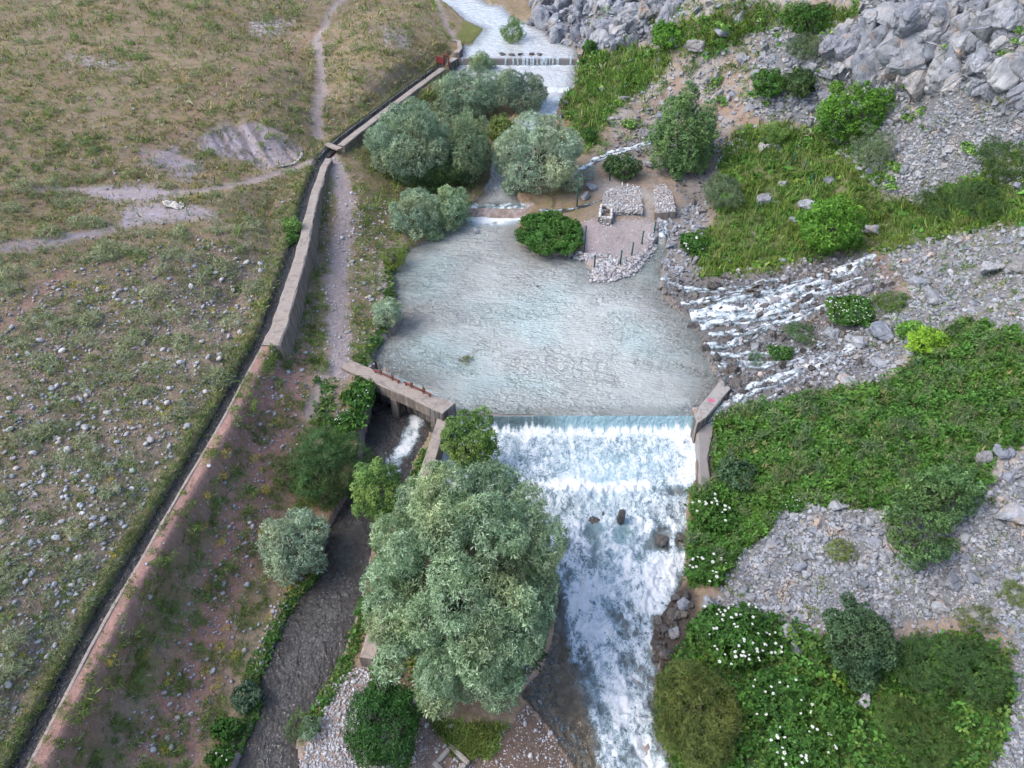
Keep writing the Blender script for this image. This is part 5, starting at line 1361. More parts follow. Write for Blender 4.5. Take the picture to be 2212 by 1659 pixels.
# stones in the water
WB_ = [(1283, 1128, 26, 0.8, 'dark wet stone standing in the foam below the apron'), (1302, 1112, 16, 1.0, 'small dark stone between the two larger ones in the foam'), (1430, 1170, 40, 0.5, 'rounded wet boulder under the white water by the far bank'), (1476, 1172, 34, 0.7, 'black wet boulder at the foot of the umbel plants'),
       (1450, 1335, 44, 0.8, 'brown wet boulder at the bend of the rapids'), (1475, 1310, 40, 0.8, 'wet dark rock under the pale blocky boulder'), (1440, 1415, 40, 0.8, 'lowest dark boulder at the edge of the rapids'), (1420, 1345, 30, 0.9, 'upright dark rock at the water line of the rapids'), (1460, 1295, 30, 0.7, 'dark rock at the upper end of the bank boulders'),
       (1458, 1370, 36, 0.7, 'grey blue boulder in the cluster beside the rapids'), (1637, 643, 26, 1.1, 'black boulder splitting the upper spring stream'), (1500, 640, 24, 0.9, 'dark boulder where the springs enter the pool'), (1540, 620, 36, 0.7, 'dark brown boulder under the green slope at the spring'), (1590, 830, 34, 0.6, 'long dark rock behind the abutment'), (1550, 775, 26, 0.9, 'brown boulder at the pool edge below the springs'), (1582, 800, 36, 0.7, 'grey wet boulder near the sign board'), (1548, 868, 22, 0.8, 'black stone in the spring beside the abutment'),
       (1027, 503, 24, 0.8, 'pale round rock standing in the pool below the cascade'), (1160, 620, 14, 0.5, 'small dark rock breaking the pool surface'), (1210, 255, 22, 0.8, 'dark rock in the upper rapids'), (1195, 300, 24, 0.8, 'black rock at the bend of the upper rapids'), (1225, 225, 28, 0.7, 'dark rocks ledge below the far weir'), (1170, 285, 22, 0.8, 'wet rock under the willow at the upper rapids'), (1120, 305, 20, 0.8, 'dark wet rock in the shade of the willows'), (1105, 330, 22, 0.7, 'black wet rock below the wide willow')]
for i, (u, v, w, h, lab) in enumerate(WB_):
    zf = lambda x, y: np.maximum(ground_z(x, y), np.where((y < 62), zr(y) - 0.06, -9))
    p = hit(u, v, zf)
    pale = 'pale' in lab or 'grey blue' in lab
    rock('boulder', (BM_ if pale else WM_)[(i * 3) % 7], u, v, w, h, lab, 'boulder', 'boulders in and beside the water', base=p, sink=0.3)
tp = hit(1339, 1128, river_z)
o = link(bpy.data.objects.new('tree_stump', None)); o.location = tuple(tp); tag(o, 'dark broken post sticking up out of the white water', 'stump')
tube_obj('stump_wood', [(0, 0.05, -0.7), (0, 0.0, 0.0), (0.02, -0.02, 0.35), (0.03, -0.02, 0.62)], [0.13, 0.14, 0.15, 0.13], M['wetrock'], o, 7)
for i in range(22):
    u = rr.uniform(1412, 1500); v = 1420 - (u - 1412) * 1.6 + rr.uniform(-30, 26)
    rock('boulder', WM_[i % 7], u, v, rr.uniform(12, 28), rr.uniform(0.6, 0.95), 'small dark stone in the boulder cluster at the bend of the rapids', 'boulder', 'stones of the boulder cluster at the rapids')
# far weir driftwood and river-edge rocks
for i, (u, v) in enumerate(((1085, 119), (1105, 120), (1125, 120), (1148, 118), (1165, 119))):
    p = hit(u, v, river_z); rock('boulder', WM_[i], u, v, 16, 0.5, ('dark stone lodged on the crest of the far weir', )[0], 'boulder', 'stones lodged on the far weir', base=p)
for i in range(34):
    t = i / 33; u = 1150 + 100 * t + rr.uniform(-12, 14); v = 48 + 56 * t + rr.uniform(-14, 6)
    rock('boulder', BM_[i % 7], u, v, rr.uniform(12, 26), rr.uniform(0.6, 1), 'grey rock of the jumbled shore under the cliff at the far pool', 'boulder', 'shore rocks under the cliff')
# cliff crags
def in_uv(poly, u, v): return float(poly_sd(np.array([u]), np.array([v]), poly)[0])
def lab_fn(lab, u, v, w, P, lo, hi):
    fu = (u - P[:, 0].min()) / max(P[:, 0].max() - P[:, 0].min(), 1); fv = (v - max(P[:, 1].min(), -14)) / max(P[:, 1].max() - max(P[:, 1].min(), -14), 1)
    size = 'small' if w < lo + 0.25 * (hi - lo) else ('large' if w > lo + 0.7 * (hi - lo) else 'middling')
    return size + ' ' + lab + ', ' + ('top', 'middle', 'bottom')[min(2, int(fv * 3))] + ' tier, ' + ('leftmost', 'left', 'central', 'right', 'rightmost')[min(4, int(fu * 5))] + ' fifth'
def crags(poly, n, lo, hi, lab, group, seed, tall=(0.9, 1.5)):
    r = random.Random(seed); k = 0; P = np.array(poly); tries = 0
    while k < n and tries < 6000:
        tries += 1
        u = r.uniform(P[:, 0].min(), P[:, 0].max()); v = r.uniform(max(P[:, 1].min(), -14), P[:, 1].max())
        if in_uv(poly, u, v) < 2: continue
        p = at(u, v); w = r.uniform(lo, hi) * r.uniform(0.7, 1.2)
        o = rock('crag', CM_[r.randrange(8)], u, v, w, r.uniform(*tall), lab, 'crag', group, sink=0.42, base=p, wide=r.uniform(0.7, 1.3), r=r)
        o.rotation_euler = (r.gauss(0, 0.6), r.gauss(0.25, 0.5), r.uniform(0, 6.28))
        o['label'] = lab_fn(lab, u, v, w, P, lo, hi)
        k += 1
crags(A_cliff[0], 88, 20, 52, 'grey crag of the cliff over the far river', 'crags of the cliff over the far river', 51)
crags(A_cliff[1], 160, 22, 76, 'grey crag of the high corner cliff', 'crags of the high limestone cliff', 52)
crags([(1180, 60), (1330, 90), (1300, 115), (1250, 100)], 12, 18, 34, 'grey block at the river cliff foot', 'blocks at the cliff foot', 53, (0.7, 1.0))
crags([(1640, 90), (1790, 120), (1850, 200), (1760, 260), (1640, 230)], 18, 16, 34, 'grey block among the upper bushes', 'blocks among the upper bushes', 54, (0.6, 1.0))
crags([(2040, 100), (2230, 180), (2230, 240), (2080, 215)], 12, 30, 60, 'grey slab below the corner cliff', 'slabs at the lower edge of the cliff', 55, (1.0, 1.6))
# ------------------------------------------------------------------ foliage
def leaf_sprig(seed, n=7, L=0.62, W=0.22, up=0.55, droop=0.12, spread=0.35):
    """n leaves radiating from one point, unit radius; quads"""
    r = np.random.default_rng(seed); V, F, T = [], [], []
    for i in range(n):
        az = 2 * math.pi * i / n + r.uniform(-0.4, 0.4); el = r.uniform(-0.15, up * 1.6)
        d_ = np.array([math.cos(az) * math.cos(el), math.sin(az) * math.cos(el), math.sin(el)])
        side = np.cross(d_, [0, 0, 1]); side /= np.linalg.norm(side) + 1e-9
        side = side * math.cos(r.uniform(-0.7, 0.7)) + np.cross(side, d_) * r.uniform(-0.5, 0.5)
        b = np.array([r.uniform(-spread, spread), r.uniform(-spread, spread), r.uniform(-spread, spread) * 0.8]); l = L * r.uniform(0.75, 1.25); w = W * r.uniform(0.8, 1.2)
        k = len(V)
        V += [b, b + d_ * l * 0.5 + side * w * 0.5 + [0, 0, 0.03], b + d_ * l + [0, 0, -droop * l], b + d_ * l * 0.5 - side * w * 0.5 + [0, 0, 0.03]]
        F.append((k, k + 1, k + 2, k + 3)); t = r.uniform(0.75, 1.25); T += [(t, t, t)] * 4
    return np.array(V), np.array(F), np.array(T)

def blade_tuft(seed, n=9, W=0.05, lean=0.5):
    r = np.random.default_rng(seed); V, F, T = [], [], []
    for i in range(n):
        az = r.uniform(0, 6.283); b = np.array([r.normal(0, 0.22), r.normal(0, 0.22), 0]); h = r.uniform(0.5, 1.0); le = r.uniform(0.1, lean)
        o_ = np.array([math.cos(az), math.sin(az), 0]); s = np.array([-math.sin(az), math.cos(az), 0]) * W
        k = len(V)
        V += [b - s, b + s, b + o_ * le * 0.5 + s * 0.7 + [0, 0, h * 0.6], b + o_ * le * 0.5 - s * 0.7 + [0, 0, h * 0.6]]
        F.append((k, k + 1, k + 2, k + 3)); k = len(V)
        V += [b + o_ * le * 0.5 - s * 0.7 + [0, 0, h * 0.6], b + o_ * le * 0.5 + s * 0.7 + [0, 0, h * 0.6], b + o_ * le * 1.1 + s * 0.15 + [0, 0, h], b + o_ * le * 1.1 - s * 0.15 + [0, 0, h]]
        F.append((k, k + 1, k + 2, k + 3)); t = r.uniform(0.75, 1.25); T += [(t, t, t)] * 8
    return np.array(V), np.array(F), np.array(T)


SPR = dict(willow=[leaf_sprig(500 + i, 7, 0.75, 0.2, 0.6) for i in range(6)], round=[leaf_sprig(520 + i, 6, 0.6, 0.42, 0.5) for i in range(6)],
           broad=[leaf_sprig(540 + i, 6, 0.85, 0.5, 0.35, 0.2) for i in range(6)], fine=[leaf_sprig(560 + i, 9, 0.8, 0.11, 0.7) for i in range(6)],
           palm=[leaf_sprig(580 + i, 8, 0.95, 0.17, 0.25, 0.3, 0.1) for i in range(6)], blade=[blade_tuft(600 + i, 7) for i in range(6)], blade_low=[blade_tuft(620 + i, 5, 0.07, 0.9) for i in range(6)])

def place(name, protos, pos, nrm, size, tint, mat, parent=None, seed=1):
    tint = tint * (1.65 if mat is M['leaf_soft'] else 1.4) * (1 + 0.45 * fbm(pos[:, 0] * 0.9 + seed, pos[:, 1] * 0.9 + 0.7 * pos[:, 2], 3, 180))[:, None]
    warm = fbm(pos[:, 0] * 0.5 - seed, pos[:, 1] * 0.5 + 0.4 * pos[:, 2], 2, 190)[:, None]
    tint = tint * (1 + np.clip(warm, -0.12, 1) * np.array([0.35, 0.12, -0.1]))
    r = np.random.default_rng(seed); n = len(pos)
    z = nrm / (np.linalg.norm(nrm, axis=1, keepdims=True) + 1e-9)
    a = r.standard_normal((n, 3)); x = np.cross(a, z); x /= np.linalg.norm(x, axis=1, keepdims=True) + 1e-9; y = np.cross(z, x)
    Rm = np.stack([x, y, z], 2)
    which = r.integers(0, len(protos), n); VV, FF, CC = [], [], []; off = 0
    for k, (V, F, T) in enumerate(protos):
        sel = np.nonzero(which == k)[0]
        if not len(sel): continue
        W = np.einsum('nij,vj->nvi', Rm[sel], V) * size[sel][:, None, None] + pos[sel][:, None, :]
        VV.append(W.reshape(-1, 3)); CC.append((tint[sel][:, None, :] * T[None]).reshape(-1, 3))
        FF.append((F[None] + (np.arange(len(sel)) * len(V))[:, None, None] + off).reshape(-1, 4)); off += len(sel) * len(V)
    return mesh_obj(name, np.concatenate(VV), np.concatenate(FF), mat, parent, cols=np.clip(np.concatenate(CC), 0, 1))

def crown_points(lobes, spr, cover, r, lo=0.72, under=0.35):
    """sprig positions on lumpy shells; lobes: (centre, radii)"""
    P, N = [], []
    C_ = np.array([l[0] for l in lobes]); R_ = np.array([l[1] for l in lobes])
    for i, (c, rad) in enumerate(lobes):
        A = 4 * math.pi * (rad[0] * rad[1] + rad[0] * rad[2] + rad[1] * rad[2]) / 3
        n = int(A / (spr * spr * 1.6) * cover) + 6
        d_ = r.standard_normal((n, 3)); d_ /= np.linalg.norm(d_, axis=1, keepdims=True)
        keep = (d_[:, 2] > -0.6) | (r.uniform(0, 1, n) < under); d_ = d_[keep]
        sh = lo + (1.04 - lo) * np.sqrt(r.uniform(0, 1, len(d_)))
        bump = 1 + 0.16 * fbm(d_[:, 0] * 2.6 + i * 3.1, d_[:, 1] * 2.6 + d_[:, 2] * 2.1, 3, 140 + i)
        p = c + d_ * rad * (sh * bump)[:, None]
        q = np.full(len(p), 9.0)
        for j in range(len(lobes)):
            if j != i: q = np.minimum(q, np.sqrt((((p - C_[j]) / R_[j]) ** 2).sum(1)))
        ok = q > 0.72
        P.append(p[ok]); N.append((d_ / rad * rad.mean())[ok])
    P = np.concatenate(P); N = np.concatenate(N)
    N = N / np.linalg.norm(N, axis=1, keepdims=True) + np.array([0, 0, 0.45]) + 0.45 * r.standard_normal(N.shape)
    return P, N

def make_plant(name, bbox, k, clear, sprig, cols, lab, cat, group=None, lobes_n=9, lobe=0.42, spx=9.0, cover=2.2, upright=0.0, trunk=True, seed=1, mat='leaf', flat=False, stems=1, under=0.8, depth=None):
    """bbox on the survey -> a crown of that apparent size standing on the ground"""
    u0, v0, u1, v1 = bbox; uc, vc = (u0 + u1) / 2, (v0 + v1) / 2
    c = at(uc, vc)
    for _ in range(4):
        px = px_size(c); W = (u1 - u0) * px; h = k * W; off_ = clear * W + h / 2
        c = hit(uc, vc, lambda x, y: ground_z(x, y) + off_)
    zc = c[2]; zg = float(ground_z(c[0], c[1]))
    th = math.atan2(CAM_H - zc, c[1]); E = (v1 - v0) * px
    dd = math.sqrt(max(E * E - (h * math.cos(th)) ** 2, 0.05 * E * E)) / math.sin(th)
    dd = float(np.clip(dd, 0.55 * W, 1.35 * W)) if depth is None else depth * W
    r = np.random.default_rng(seed)
    rad = np.array([W, dd, h]) / 2
    lobes = []
    if trunk: lobes_n, lobe = int(lobes_n * 1.8), lobe * 0.72
    for i in range(lobes_n):
        cz_ = 1 - 1.55 * (i + 0.5) / lobes_n; az_ = 2.39996 * i + seed
        a = np.array([math.cos(az_) * math.sqrt(max(1 - cz_ * cz_, 0)), math.sin(az_) * math.sqrt(max(1 - cz_ * cz_, 0)), cz_]) + 0.16 * r.standard_normal(3); a /= np.linalg.norm(a)
        lr = lobe * r.uniform(0.65, 1.25)
        off = a * rad * (1 - lr) * r.uniform(0.9, 1.16)
        lobes.append((c + off, np.array([1, 1, 1 + upright]) * rad.mean() * lr * np.array([rad[0], rad[1], rad[2]]) / rad.mean() * r.uniform(0.9, 1.1)))
    lobes.append((c - np.array([0, 0, 0.06 * h]), rad * 0.74))
    sprs = spx * px
    P, N = crown_points(lobes, sprs, cover, r, under=under)
    gz = ground_z(P[:, 0], P[:, 1]); ok = P[:, 2] > gz - 0.05; P, N = P[ok], N[ok]
    clump = fbm(P[:, 0] * 1.3 / max(W / 3, .6), P[:, 1] * 1.3 / max(W / 3, .6) + P[:, 2], 3, 150 + seed)
    tint = pal(r, len(P), cols, 0.13)
    root = empty(name, (c[0], c[1], zg)); tag(root, lab, cat, group)
    base = np.array([c[0], c[1], zg])
    if upright: N = N * 0.5 + np.array([0, 0, 0.9])
    crown = place('crown' if trunk else 'foliage', SPR[sprig], P - base, N, sprs * r.uniform(0.75, 1.3, len(P)), tint, M[mat], root, seed)
    if trunk:
        t0 = max(0.024 * W, 0.02)
        V, F = [], []; off = 0
        def addt(pts, rad_):
            nonlocal off
            v_, f_ = tube_mesh('t', pts, rad_, None, 6); V.extend(v_); F.extend([tuple(i + off for i in q) for q in f_]); off += len(v_)
        hub = np.array([0, 0, max(clear * W + 0.25 * h, 0.25 * h)])
        for s in range(stems):
            b = np.array([r.normal(0, 0.05 * W), r.normal(0, 0.05 * W), -0.15]) if stems > 1 else np.array([0, 0, -0.15])
            hb = hub + (np.array([r.normal(0, 0.08 * W), r.normal(0, 0.08 * W), 0]) if stems > 1 else 0)
            addt([b, b * 0.5 + hb * 0.5 + [0.03 * W, 0, 0], hb], [t0 * 1.2, t0, t0 * 0.8])
            for q, (lc, lr) in enumerate(lobes[:-1]):
                if q % stems != s: continue
                e = hb * 0.3 + (lc - base) * 0.7; m_ = hb * 0.45 + e * 0.55 + np.array([0, 0, 0.06 * h])
                addt([hb, m_, e], [t0 * 0.5, t0 * 0.28, t0 * 0.08])
        link(bpy.data.objects.new('trunk', py_mesh('trunk', V, F, M['bark'], True)), root)
    return root, base, W, h

SILVER = [(0.15, 0.215, 0.125), (0.205, 0.275, 0.17), (0.105, 0.16, 0.088), (0.275, 0.345, 0.235)]
SILV2 = [(0.165, 0.22, 0.15), (0.21, 0.27, 0.19), (0.13, 0.18, 0.12), (0.26, 0.32, 0.24)]
PALE = [(0.27, 0.325, 0.24), (0.22, 0.275, 0.195), (0.33, 0.385, 0.30), (0.18, 0.23, 0.16)]
POP = [(0.12, 0.20, 0.05), (0.155, 0.245, 0.065), (0.09, 0.155, 0.04)]
DARK = [(0.045, 0.085, 0.028), (0.06, 0.11, 0.035), (0.035, 0.065, 0.022)]
OLIVE = [(0.085, 0.11, 0.03), (0.11, 0.135, 0.04), (0.06, 0.08, 0.022)]
BRIGHT = [(0.085, 0.19, 0.025), (0.12, 0.25, 0.035), (0.06, 0.14, 0.02)]
LIME = [(0.20, 0.33, 0.035), (0.15, 0.27, 0.03)]
GREY = [(0.10, 0.14, 0.075), (0.13, 0.175, 0.10), (0.075, 0.105, 0.055)]
BLUEG = [(0.05, 0.095, 0.048), (0.068, 0.12, 0.06), (0.035, 0.07, 0.032)]
HEMP = [(0.022, 0.072, 0.014), (0.032, 0.095, 0.02), (0.016, 0.05, 0.01)]
HERB = [(0.045, 0.115, 0.02), (0.06, 0.14, 0.028), (0.032, 0.082, 0.015)]
TREES = [
    # name, bbox, h/w, clear, sprig, palette, label, category, kwargs
    ('willow_tree', (800, 992, 1214, 1498), 0.98, 0.06, 'willow', SILVER, 'large silvery willow with a broad billowing crown below the weir', 'tree', dict(lobes_n=44, lobe=0.27, spx=11, cover=2.5, seed=11)),
    ('poplar_sapling', (952, 892, 1078, 1030), 1.5, 0.02, 'round', POP, 'fresh green young poplar with several leaders beside the weir fall', 'tree', dict(lobes_n=10, lobe=0.36, upright=0.5, spx=7, cover=1.9, seed=12)),
    ('willow_shrub', (622, 920, 798, 1095), 0.9, -0.14, 'fine', [(0.05, 0.10, 0.032), (0.07, 0.13, 0.045), (0.038, 0.075, 0.024)], 'dense round dark green bush on the bank of the side stream', 'shrub', dict(lobes_n=12, lobe=0.4, spx=9, cover=2.6, seed=13)),
    ('poplar_sapling', (757, 992, 868, 1135), 1.4, 0.05, 'round', POP, 'small yellowish green poplar leaning over the side stream', 'tree', dict(lobes_n=8, lobe=0.36, upright=0.4, spx=7, cover=1.8, seed=14)),
    ('willow_shrub', (564, 1092, 706, 1265), 1.0, -0.14, 'willow', [(0.21, 0.265, 0.185), (0.27, 0.33, 0.24), (0.16, 0.21, 0.14), (0.32, 0.375, 0.29)], 'small silvery willow alone on the embankment above the side stream', 'tree', dict(lobes_n=11, lobe=0.38, spx=9, cover=2.3, seed=15)),
    ('hemp_bush', (750, 1458, 912, 1665), 0.75, 0.0, 'palm', HEMP, 'dense dark green feathery leaved bush on the gravel bar', 'shrub', dict(lobes_n=7, lobe=0.5, spx=13, cover=2.6, trunk=False, seed=16)),
    ('willow_tree', (796, 212, 985, 405), 0.95, -0.14, 'willow', SILV2, 'dense grey green willow nearest the dirt path of the upper clump', 'tree', dict(lobes_n=14, lobe=0.38, spx=6.5, cover=2.4, seed=17)),
    ('willow_tree', (955, 218, 1065, 425), 1.5, -0.14, 'willow', [(0.15, 0.20, 0.12), (0.19, 0.24, 0.15), (0.11, 0.15, 0.085)], 'olive tinged willow in the middle of the upper clump', 'tree', dict(lobes_n=10, lobe=0.38, spx=6.5, cover=2.3, seed=18)),
    ('willow_tree', (1058, 252, 1266, 432), 0.85, -0.14, 'willow', PALE, 'round pale silver willow beside the intake yard', 'tree', dict(lobes_n=15, lobe=0.37, spx=6.5, cover=2.4, seed=19)),
    ('willow_tree', (930, 150, 1095, 262), 0.65, -0.14, 'willow', SILV2, 'wide silvery willow spreading below the far weir', 'tree', dict(lobes_n=12, lobe=0.38, spx=5.5, cover=2.3, seed=20)),
    ('willow_tree', (1010, 113, 1070, 162), 0.8, 0.0, 'willow', [(0.17, 0.24, 0.15), (0.22, 0.29, 0.19)], 'small light green willow right in front of the far weir', 'tree', dict(lobes_n=7, lobe=0.42, spx=4.5, seed=21)),
    ('willow_tree', (1085, 158, 1184, 252), 0.9, -0.14, 'willow', [(0.13, 0.175, 0.13), (0.165, 0.215, 0.165), (0.10, 0.135, 0.10)], 'dark silvery willow leaning over the upper rapids', 'tree', dict(lobes_n=9, lobe=0.4, spx=5.5, seed=22)),
    ('willow_tree', (1068, 142, 1122, 212), 1.0, -0.14, 'willow', SILV2, 'narrow grey willow between the wide one and the rapids', 'tree', dict(lobes_n=6, lobe=0.42, spx=5.5, seed=23)),
    ('willow_shrub', (838, 398, 955, 522), 0.8, -0.14, 'willow', SILV2, 'low grey willow bush at the corner of the pool, path side', 'shrub', dict(lobes_n=9, lobe=0.4, spx=7, seed=24)),
    ('willow_shrub', (915, 402, 1024, 500), 0.7, -0.14, 'willow', SILVER, 'low silvery willow bush overhanging the cascade', 'shrub', dict(lobes_n=8, lobe=0.4, spx=7, seed=25)),
    ('willow_shrub', (912, 480, 960, 522), 0.7, 0.0, 'willow', SILVER, 'tiny silver willow at the water edge below the cascade', 'shrub', dict(lobes_n=4, lobe=0.5, spx=6, seed=26, trunk=False)),
    ('poplar_tree', (1406, 202, 1540, 388), 1.35, -0.14, 'round', [(0.10, 0.175, 0.062), (0.135, 0.215, 0.09), (0.08, 0.14, 0.05)], 'upright green poplar behind the spring intake', 'tree', dict(lobes_n=13, lobe=0.36, upright=0.5, spx=6, cover=2.3, seed=27)),
    ('shrub', (1050, 232, 1112, 320), 1.0, 0.0, 'round', [(0.10, 0.14, 0.035), (0.14, 0.18, 0.05)], 'yellowish green shrub between the upper willows and the rapids', 'shrub', dict(lobes_n=6, lobe=0.45, spx=6, seed=28)),
    ('shrub', (818, 512, 880, 600), 0.8, 0.0, 'fine', [(0.13, 0.17, 0.03), (0.09, 0.13, 0.03)], 'yellow green leafy bush on the pool bank below the willows', 'shrub', dict(lobes_n=5, lobe=0.45, spx=7, seed=29, trunk=False)),
    ('willow_shrub', (804, 640, 868, 712), 0.9, 0.0, 'willow', PALE, 'small pale silver shrub on the pool bank', 'shrub', dict(lobes_n=7, lobe=0.42, spx=6.5, seed=30)),
    ('willow_shrub', (1080, 38, 1136, 100), 1.0, 0.0, 'fine', [(0.09, 0.15, 0.04), (0.12, 0.185, 0.055)], 'green willow bush on an islet in the far river', 'shrub', dict(lobes_n=7, lobe=0.42, spx=4.5, seed=31)),
    ('reed_clump', (988, 765, 1022, 805), 1.0, 0.0, 'fine', [(0.15, 0.17, 0.05), (0.20, 0.17, 0.10), (0.08, 0.12, 0.03)], 'little tuft of plants growing out of the open pool', 'plant', dict(lobes_n=3, lobe=0.5, spx=7, seed=32, trunk=False)),
    ('shrub', (1755, 188, 1932, 302), 0.75, 0.0, 'round', BRIGHT, 'large bright green bush in front of the limestone blocks', 'shrub', dict(lobes_n=12, lobe=0.36, spx=7, seed=33)),
    ('shrub', (1716, 425, 1872, 552), 0.8, 0.0, 'round', BRIGHT, 'bright green spreading bush in the meadow grass of the hillside', 'shrub', dict(lobes_n=12, lobe=0.34, spx=7, seed=34)),
    ('shrub', (1690, 140, 1762, 218), 0.9, 0.0, 'round', DARK, 'very dark green round bush on the upper scree', 'shrub', dict(lobes_n=7, lobe=0.42, spx=6, seed=35)),
    ('shrub', (1622, 130, 1700, 228), 0.8, 0.0, 'round', HERB, 'mid green straggling bush left of the very dark one', 'shrub', dict(lobes_n=8, lobe=0.38, spx=6, seed=36)),
    ('shrub', (1842, 268, 1930, 372), 1.1, 0.0, 'fine', GREY, 'thin feathery grey green bush below the bright hillside bush', 'shrub', dict(lobes_n=7, lobe=0.38, spx=6, cover=1.3, seed=37)),
    ('shrub', (1692, 18, 1810, 68), 0.6, 0.0, 'round', HERB, 'green bush at the top of the slope under the cliff', 'shrub', dict(lobes_n=8, lobe=0.4, spx=5.5, seed=38)),
    ('shrub', (1702, 72, 1778, 132), 0.7, 0.0, 'fine', GREY, 'grey green rounded bush beside the big squarish block', 'shrub', dict(lobes_n=7, lobe=0.42, spx=5.5, seed=39)),
    ('shrub', (1406, 42, 1474, 110), 0.9, 0.0, 'round', BRIGHT, 'round fresh green bush above the far river bank', 'shrub', dict(lobes_n=7, lobe=0.42, spx=5.5, seed=40)),
    ('shrub', (1955, 706, 2052, 768), 0.6, 0.0, 'round', LIME, 'lime yellow bush at the top of the thicket', 'shrub', dict(lobes_n=8, lobe=0.34, spx=7, seed=41)),
    ('oak_sapling', (1960, 1000, 2122, 1130), 0.9, 0.1, 'round', [(0.07, 0.135, 0.048), (0.095, 0.17, 0.065), (0.05, 0.10, 0.035)], 'young broadleaf tree with drooping boughs over the lower scree', 'tree', dict(lobes_n=12, lobe=0.32, spx=8, cover=1.7, seed=42)),
    ('oak_sapling', (1905, 1070, 2060, 1225), 0.8, 0.1, 'round', [(0.06, 0.12, 0.042), (0.085, 0.155, 0.06), (0.045, 0.09, 0.03)], 'young broadleaf tree hanging lowest over the middle of the scree', 'tree', dict(lobes_n=11, lobe=0.30, spx=8, cover=1.6, seed=43)),
    ('oak_sapling', (1782, 1287, 1925, 1480), 1.1, 0.05, 'round', BLUEG, 'bluish dark green young tree at the foot of the scree', 'tree', dict(lobes_n=12, lobe=0.36, spx=8.5, cover=2.2, seed=44)),
    ('willow_shrub', (1408, 1430, 1602, 1668), 0.7, 0.0, 'fine', OLIVE, 'broad olive green willow bush beside the rapids at the picture bottom', 'shrub', dict(lobes_n=14, lobe=0.4, spx=10, cover=2.6, seed=45)),
    ('shrub', (1515, 376, 1612, 452), 0.6, 0.0, 'fine', GREY, 'grey green feathery shrub beside the spring outlet', 'shrub', dict(lobes_n=7, lobe=0.42, spx=6.5, seed=46, trunk=False)),
    ('hedge', (1302, 332, 1386, 386), 0.55, 0.0, 'round', DARK, 'dark green hedge behind the intake yard', 'hedge', dict(lobes_n=8, lobe=0.45, spx=6, seed=47, trunk=False)),
    ('juniper_shrub', (2060, 385, 2190, 470), 0.45, 0.0, 'fine', DARK, 'dark low juniper at the lower edge of the upper scree', 'shrub', dict(lobes_n=9, lobe=0.36, spx=7.5, seed=48, trunk=False)),
    ('juniper_shrub', (1985, 395, 2080, 480), 0.45, 0.0, 'fine', DARK, 'dark low juniper left of the larger one on the scree edge', 'shrub', dict(lobes_n=8, lobe=0.36, spx=7.5, seed=49, trunk=False)),
    ('juniper_shrub', (2110, 300, 2230, 380), 0.5, 0.0, 'fine', DARK, 'dark green shrub on the scree at the picture edge', 'shrub', dict(lobes_n=8, lobe=0.4, spx=7.5, seed=50, trunk=False)),
    ('shrub', (608, 466, 654, 508), 0.8, 0.0, 'round', POP, 'green bush hanging over the canal, the upper of the pair', 'shrub', dict(lobes_n=5, lobe=0.45, spx=6, seed=51, trunk=False)),
    ('shrub', (610, 500, 650, 536), 0.8, 0.0, 'round', HERB, 'green bush hanging over the canal, the lower of the pair', 'shrub', dict(lobes_n=4, lobe=0.45, spx=6, seed=52, trunk=False)),
    ('shrub', (1936, 1362, 2080, 1520), 0.6, 0.0, 'fine', DARK, 'dark green shrub in the undergrowth right of the bluish young tree', 'shrub', dict(lobes_n=9, lobe=0.4, spx=9, seed=53, trunk=False)),
    ('shrub', (2040, 1370, 2185, 1530), 0.6, 0.0, 'fine', DARK, 'dark green shrub at the outer end of the undergrowth', 'shrub', dict(lobes_n=9, lobe=0.4, spx=9, seed=54, trunk=False)),
    ('shrub', (1900, 1500, 2070, 1668), 0.5, 0.0, 'fine', [(0.05, 0.085, 0.022), (0.065, 0.11, 0.03)], 'mid green shrub at the picture bottom in the undergrowth', 'shrub', dict(lobes_n=9, lobe=0.4, spx=9.5, seed=55, trunk=False)),
    ('bank_plants', (1116, 448, 1262, 556), 0.22, 0.0, 'broad', HERB, 'dense bed of leafy green plants between the pool and the yard', 'plants', dict(lobes_n=22, lobe=0.26, spx=6, cover=2.4, seed=56, trunk=False)),
    ('shrub', (862, 330, 1010, 412), 0.5, 0.0, 'fine', DARK, 'shady undergrowth at the foot of the upper willows', 'shrub', dict(lobes_n=8, lobe=0.42, spx=6.5, seed=57, trunk=False)),
    ('reed_clump', (615, 1520, 672, 1620), 1.0, 0.0, 'fine', [(0.06, 0.11, 0.03), (0.085, 0.14, 0.045)], 'green reedy clump standing at the edge of the side stream', 'plant', dict(lobes_n=5, lobe=0.4, spx=10, cover=1.2, seed=58, trunk=False)),
    ('willow_shrub', (645, 1545, 695, 1600), 0.8, 0.0, 'willow', SILVER, 'tiny silvery shrub on the edge of the gravel bar', 'shrub', dict(lobes_n=4, lobe=0.45, spx=8, seed=59, trunk=False)),
    ('shrub', (500, 1470, 565, 1540), 0.7, 0.0, 'broad', [(0.06, 0.10, 0.055), (0.085, 0.13, 0.08)], 'grey green leafy plant on the bank of the side stream', 'plant', dict(lobes_n=4, lobe=0.45, spx=9, seed=60, trunk=False)),
    ('shrub', (455, 1545, 520, 1600), 0.6, 0.0, 'broad', HERB, 'fresh green bramble at the side stream bank near the picture bottom', 'plant', dict(lobes_n=4, lobe=0.45, spx=9, seed=61, trunk=False)),
    ('shrub', (1255, 80, 1290, 120), 0.9, 0.0, 'round', HERB, 'small green bush by the far wing wall', 'shrub', dict(lobes_n=4, lobe=0.45, spx=5, seed=62, trunk=False)),
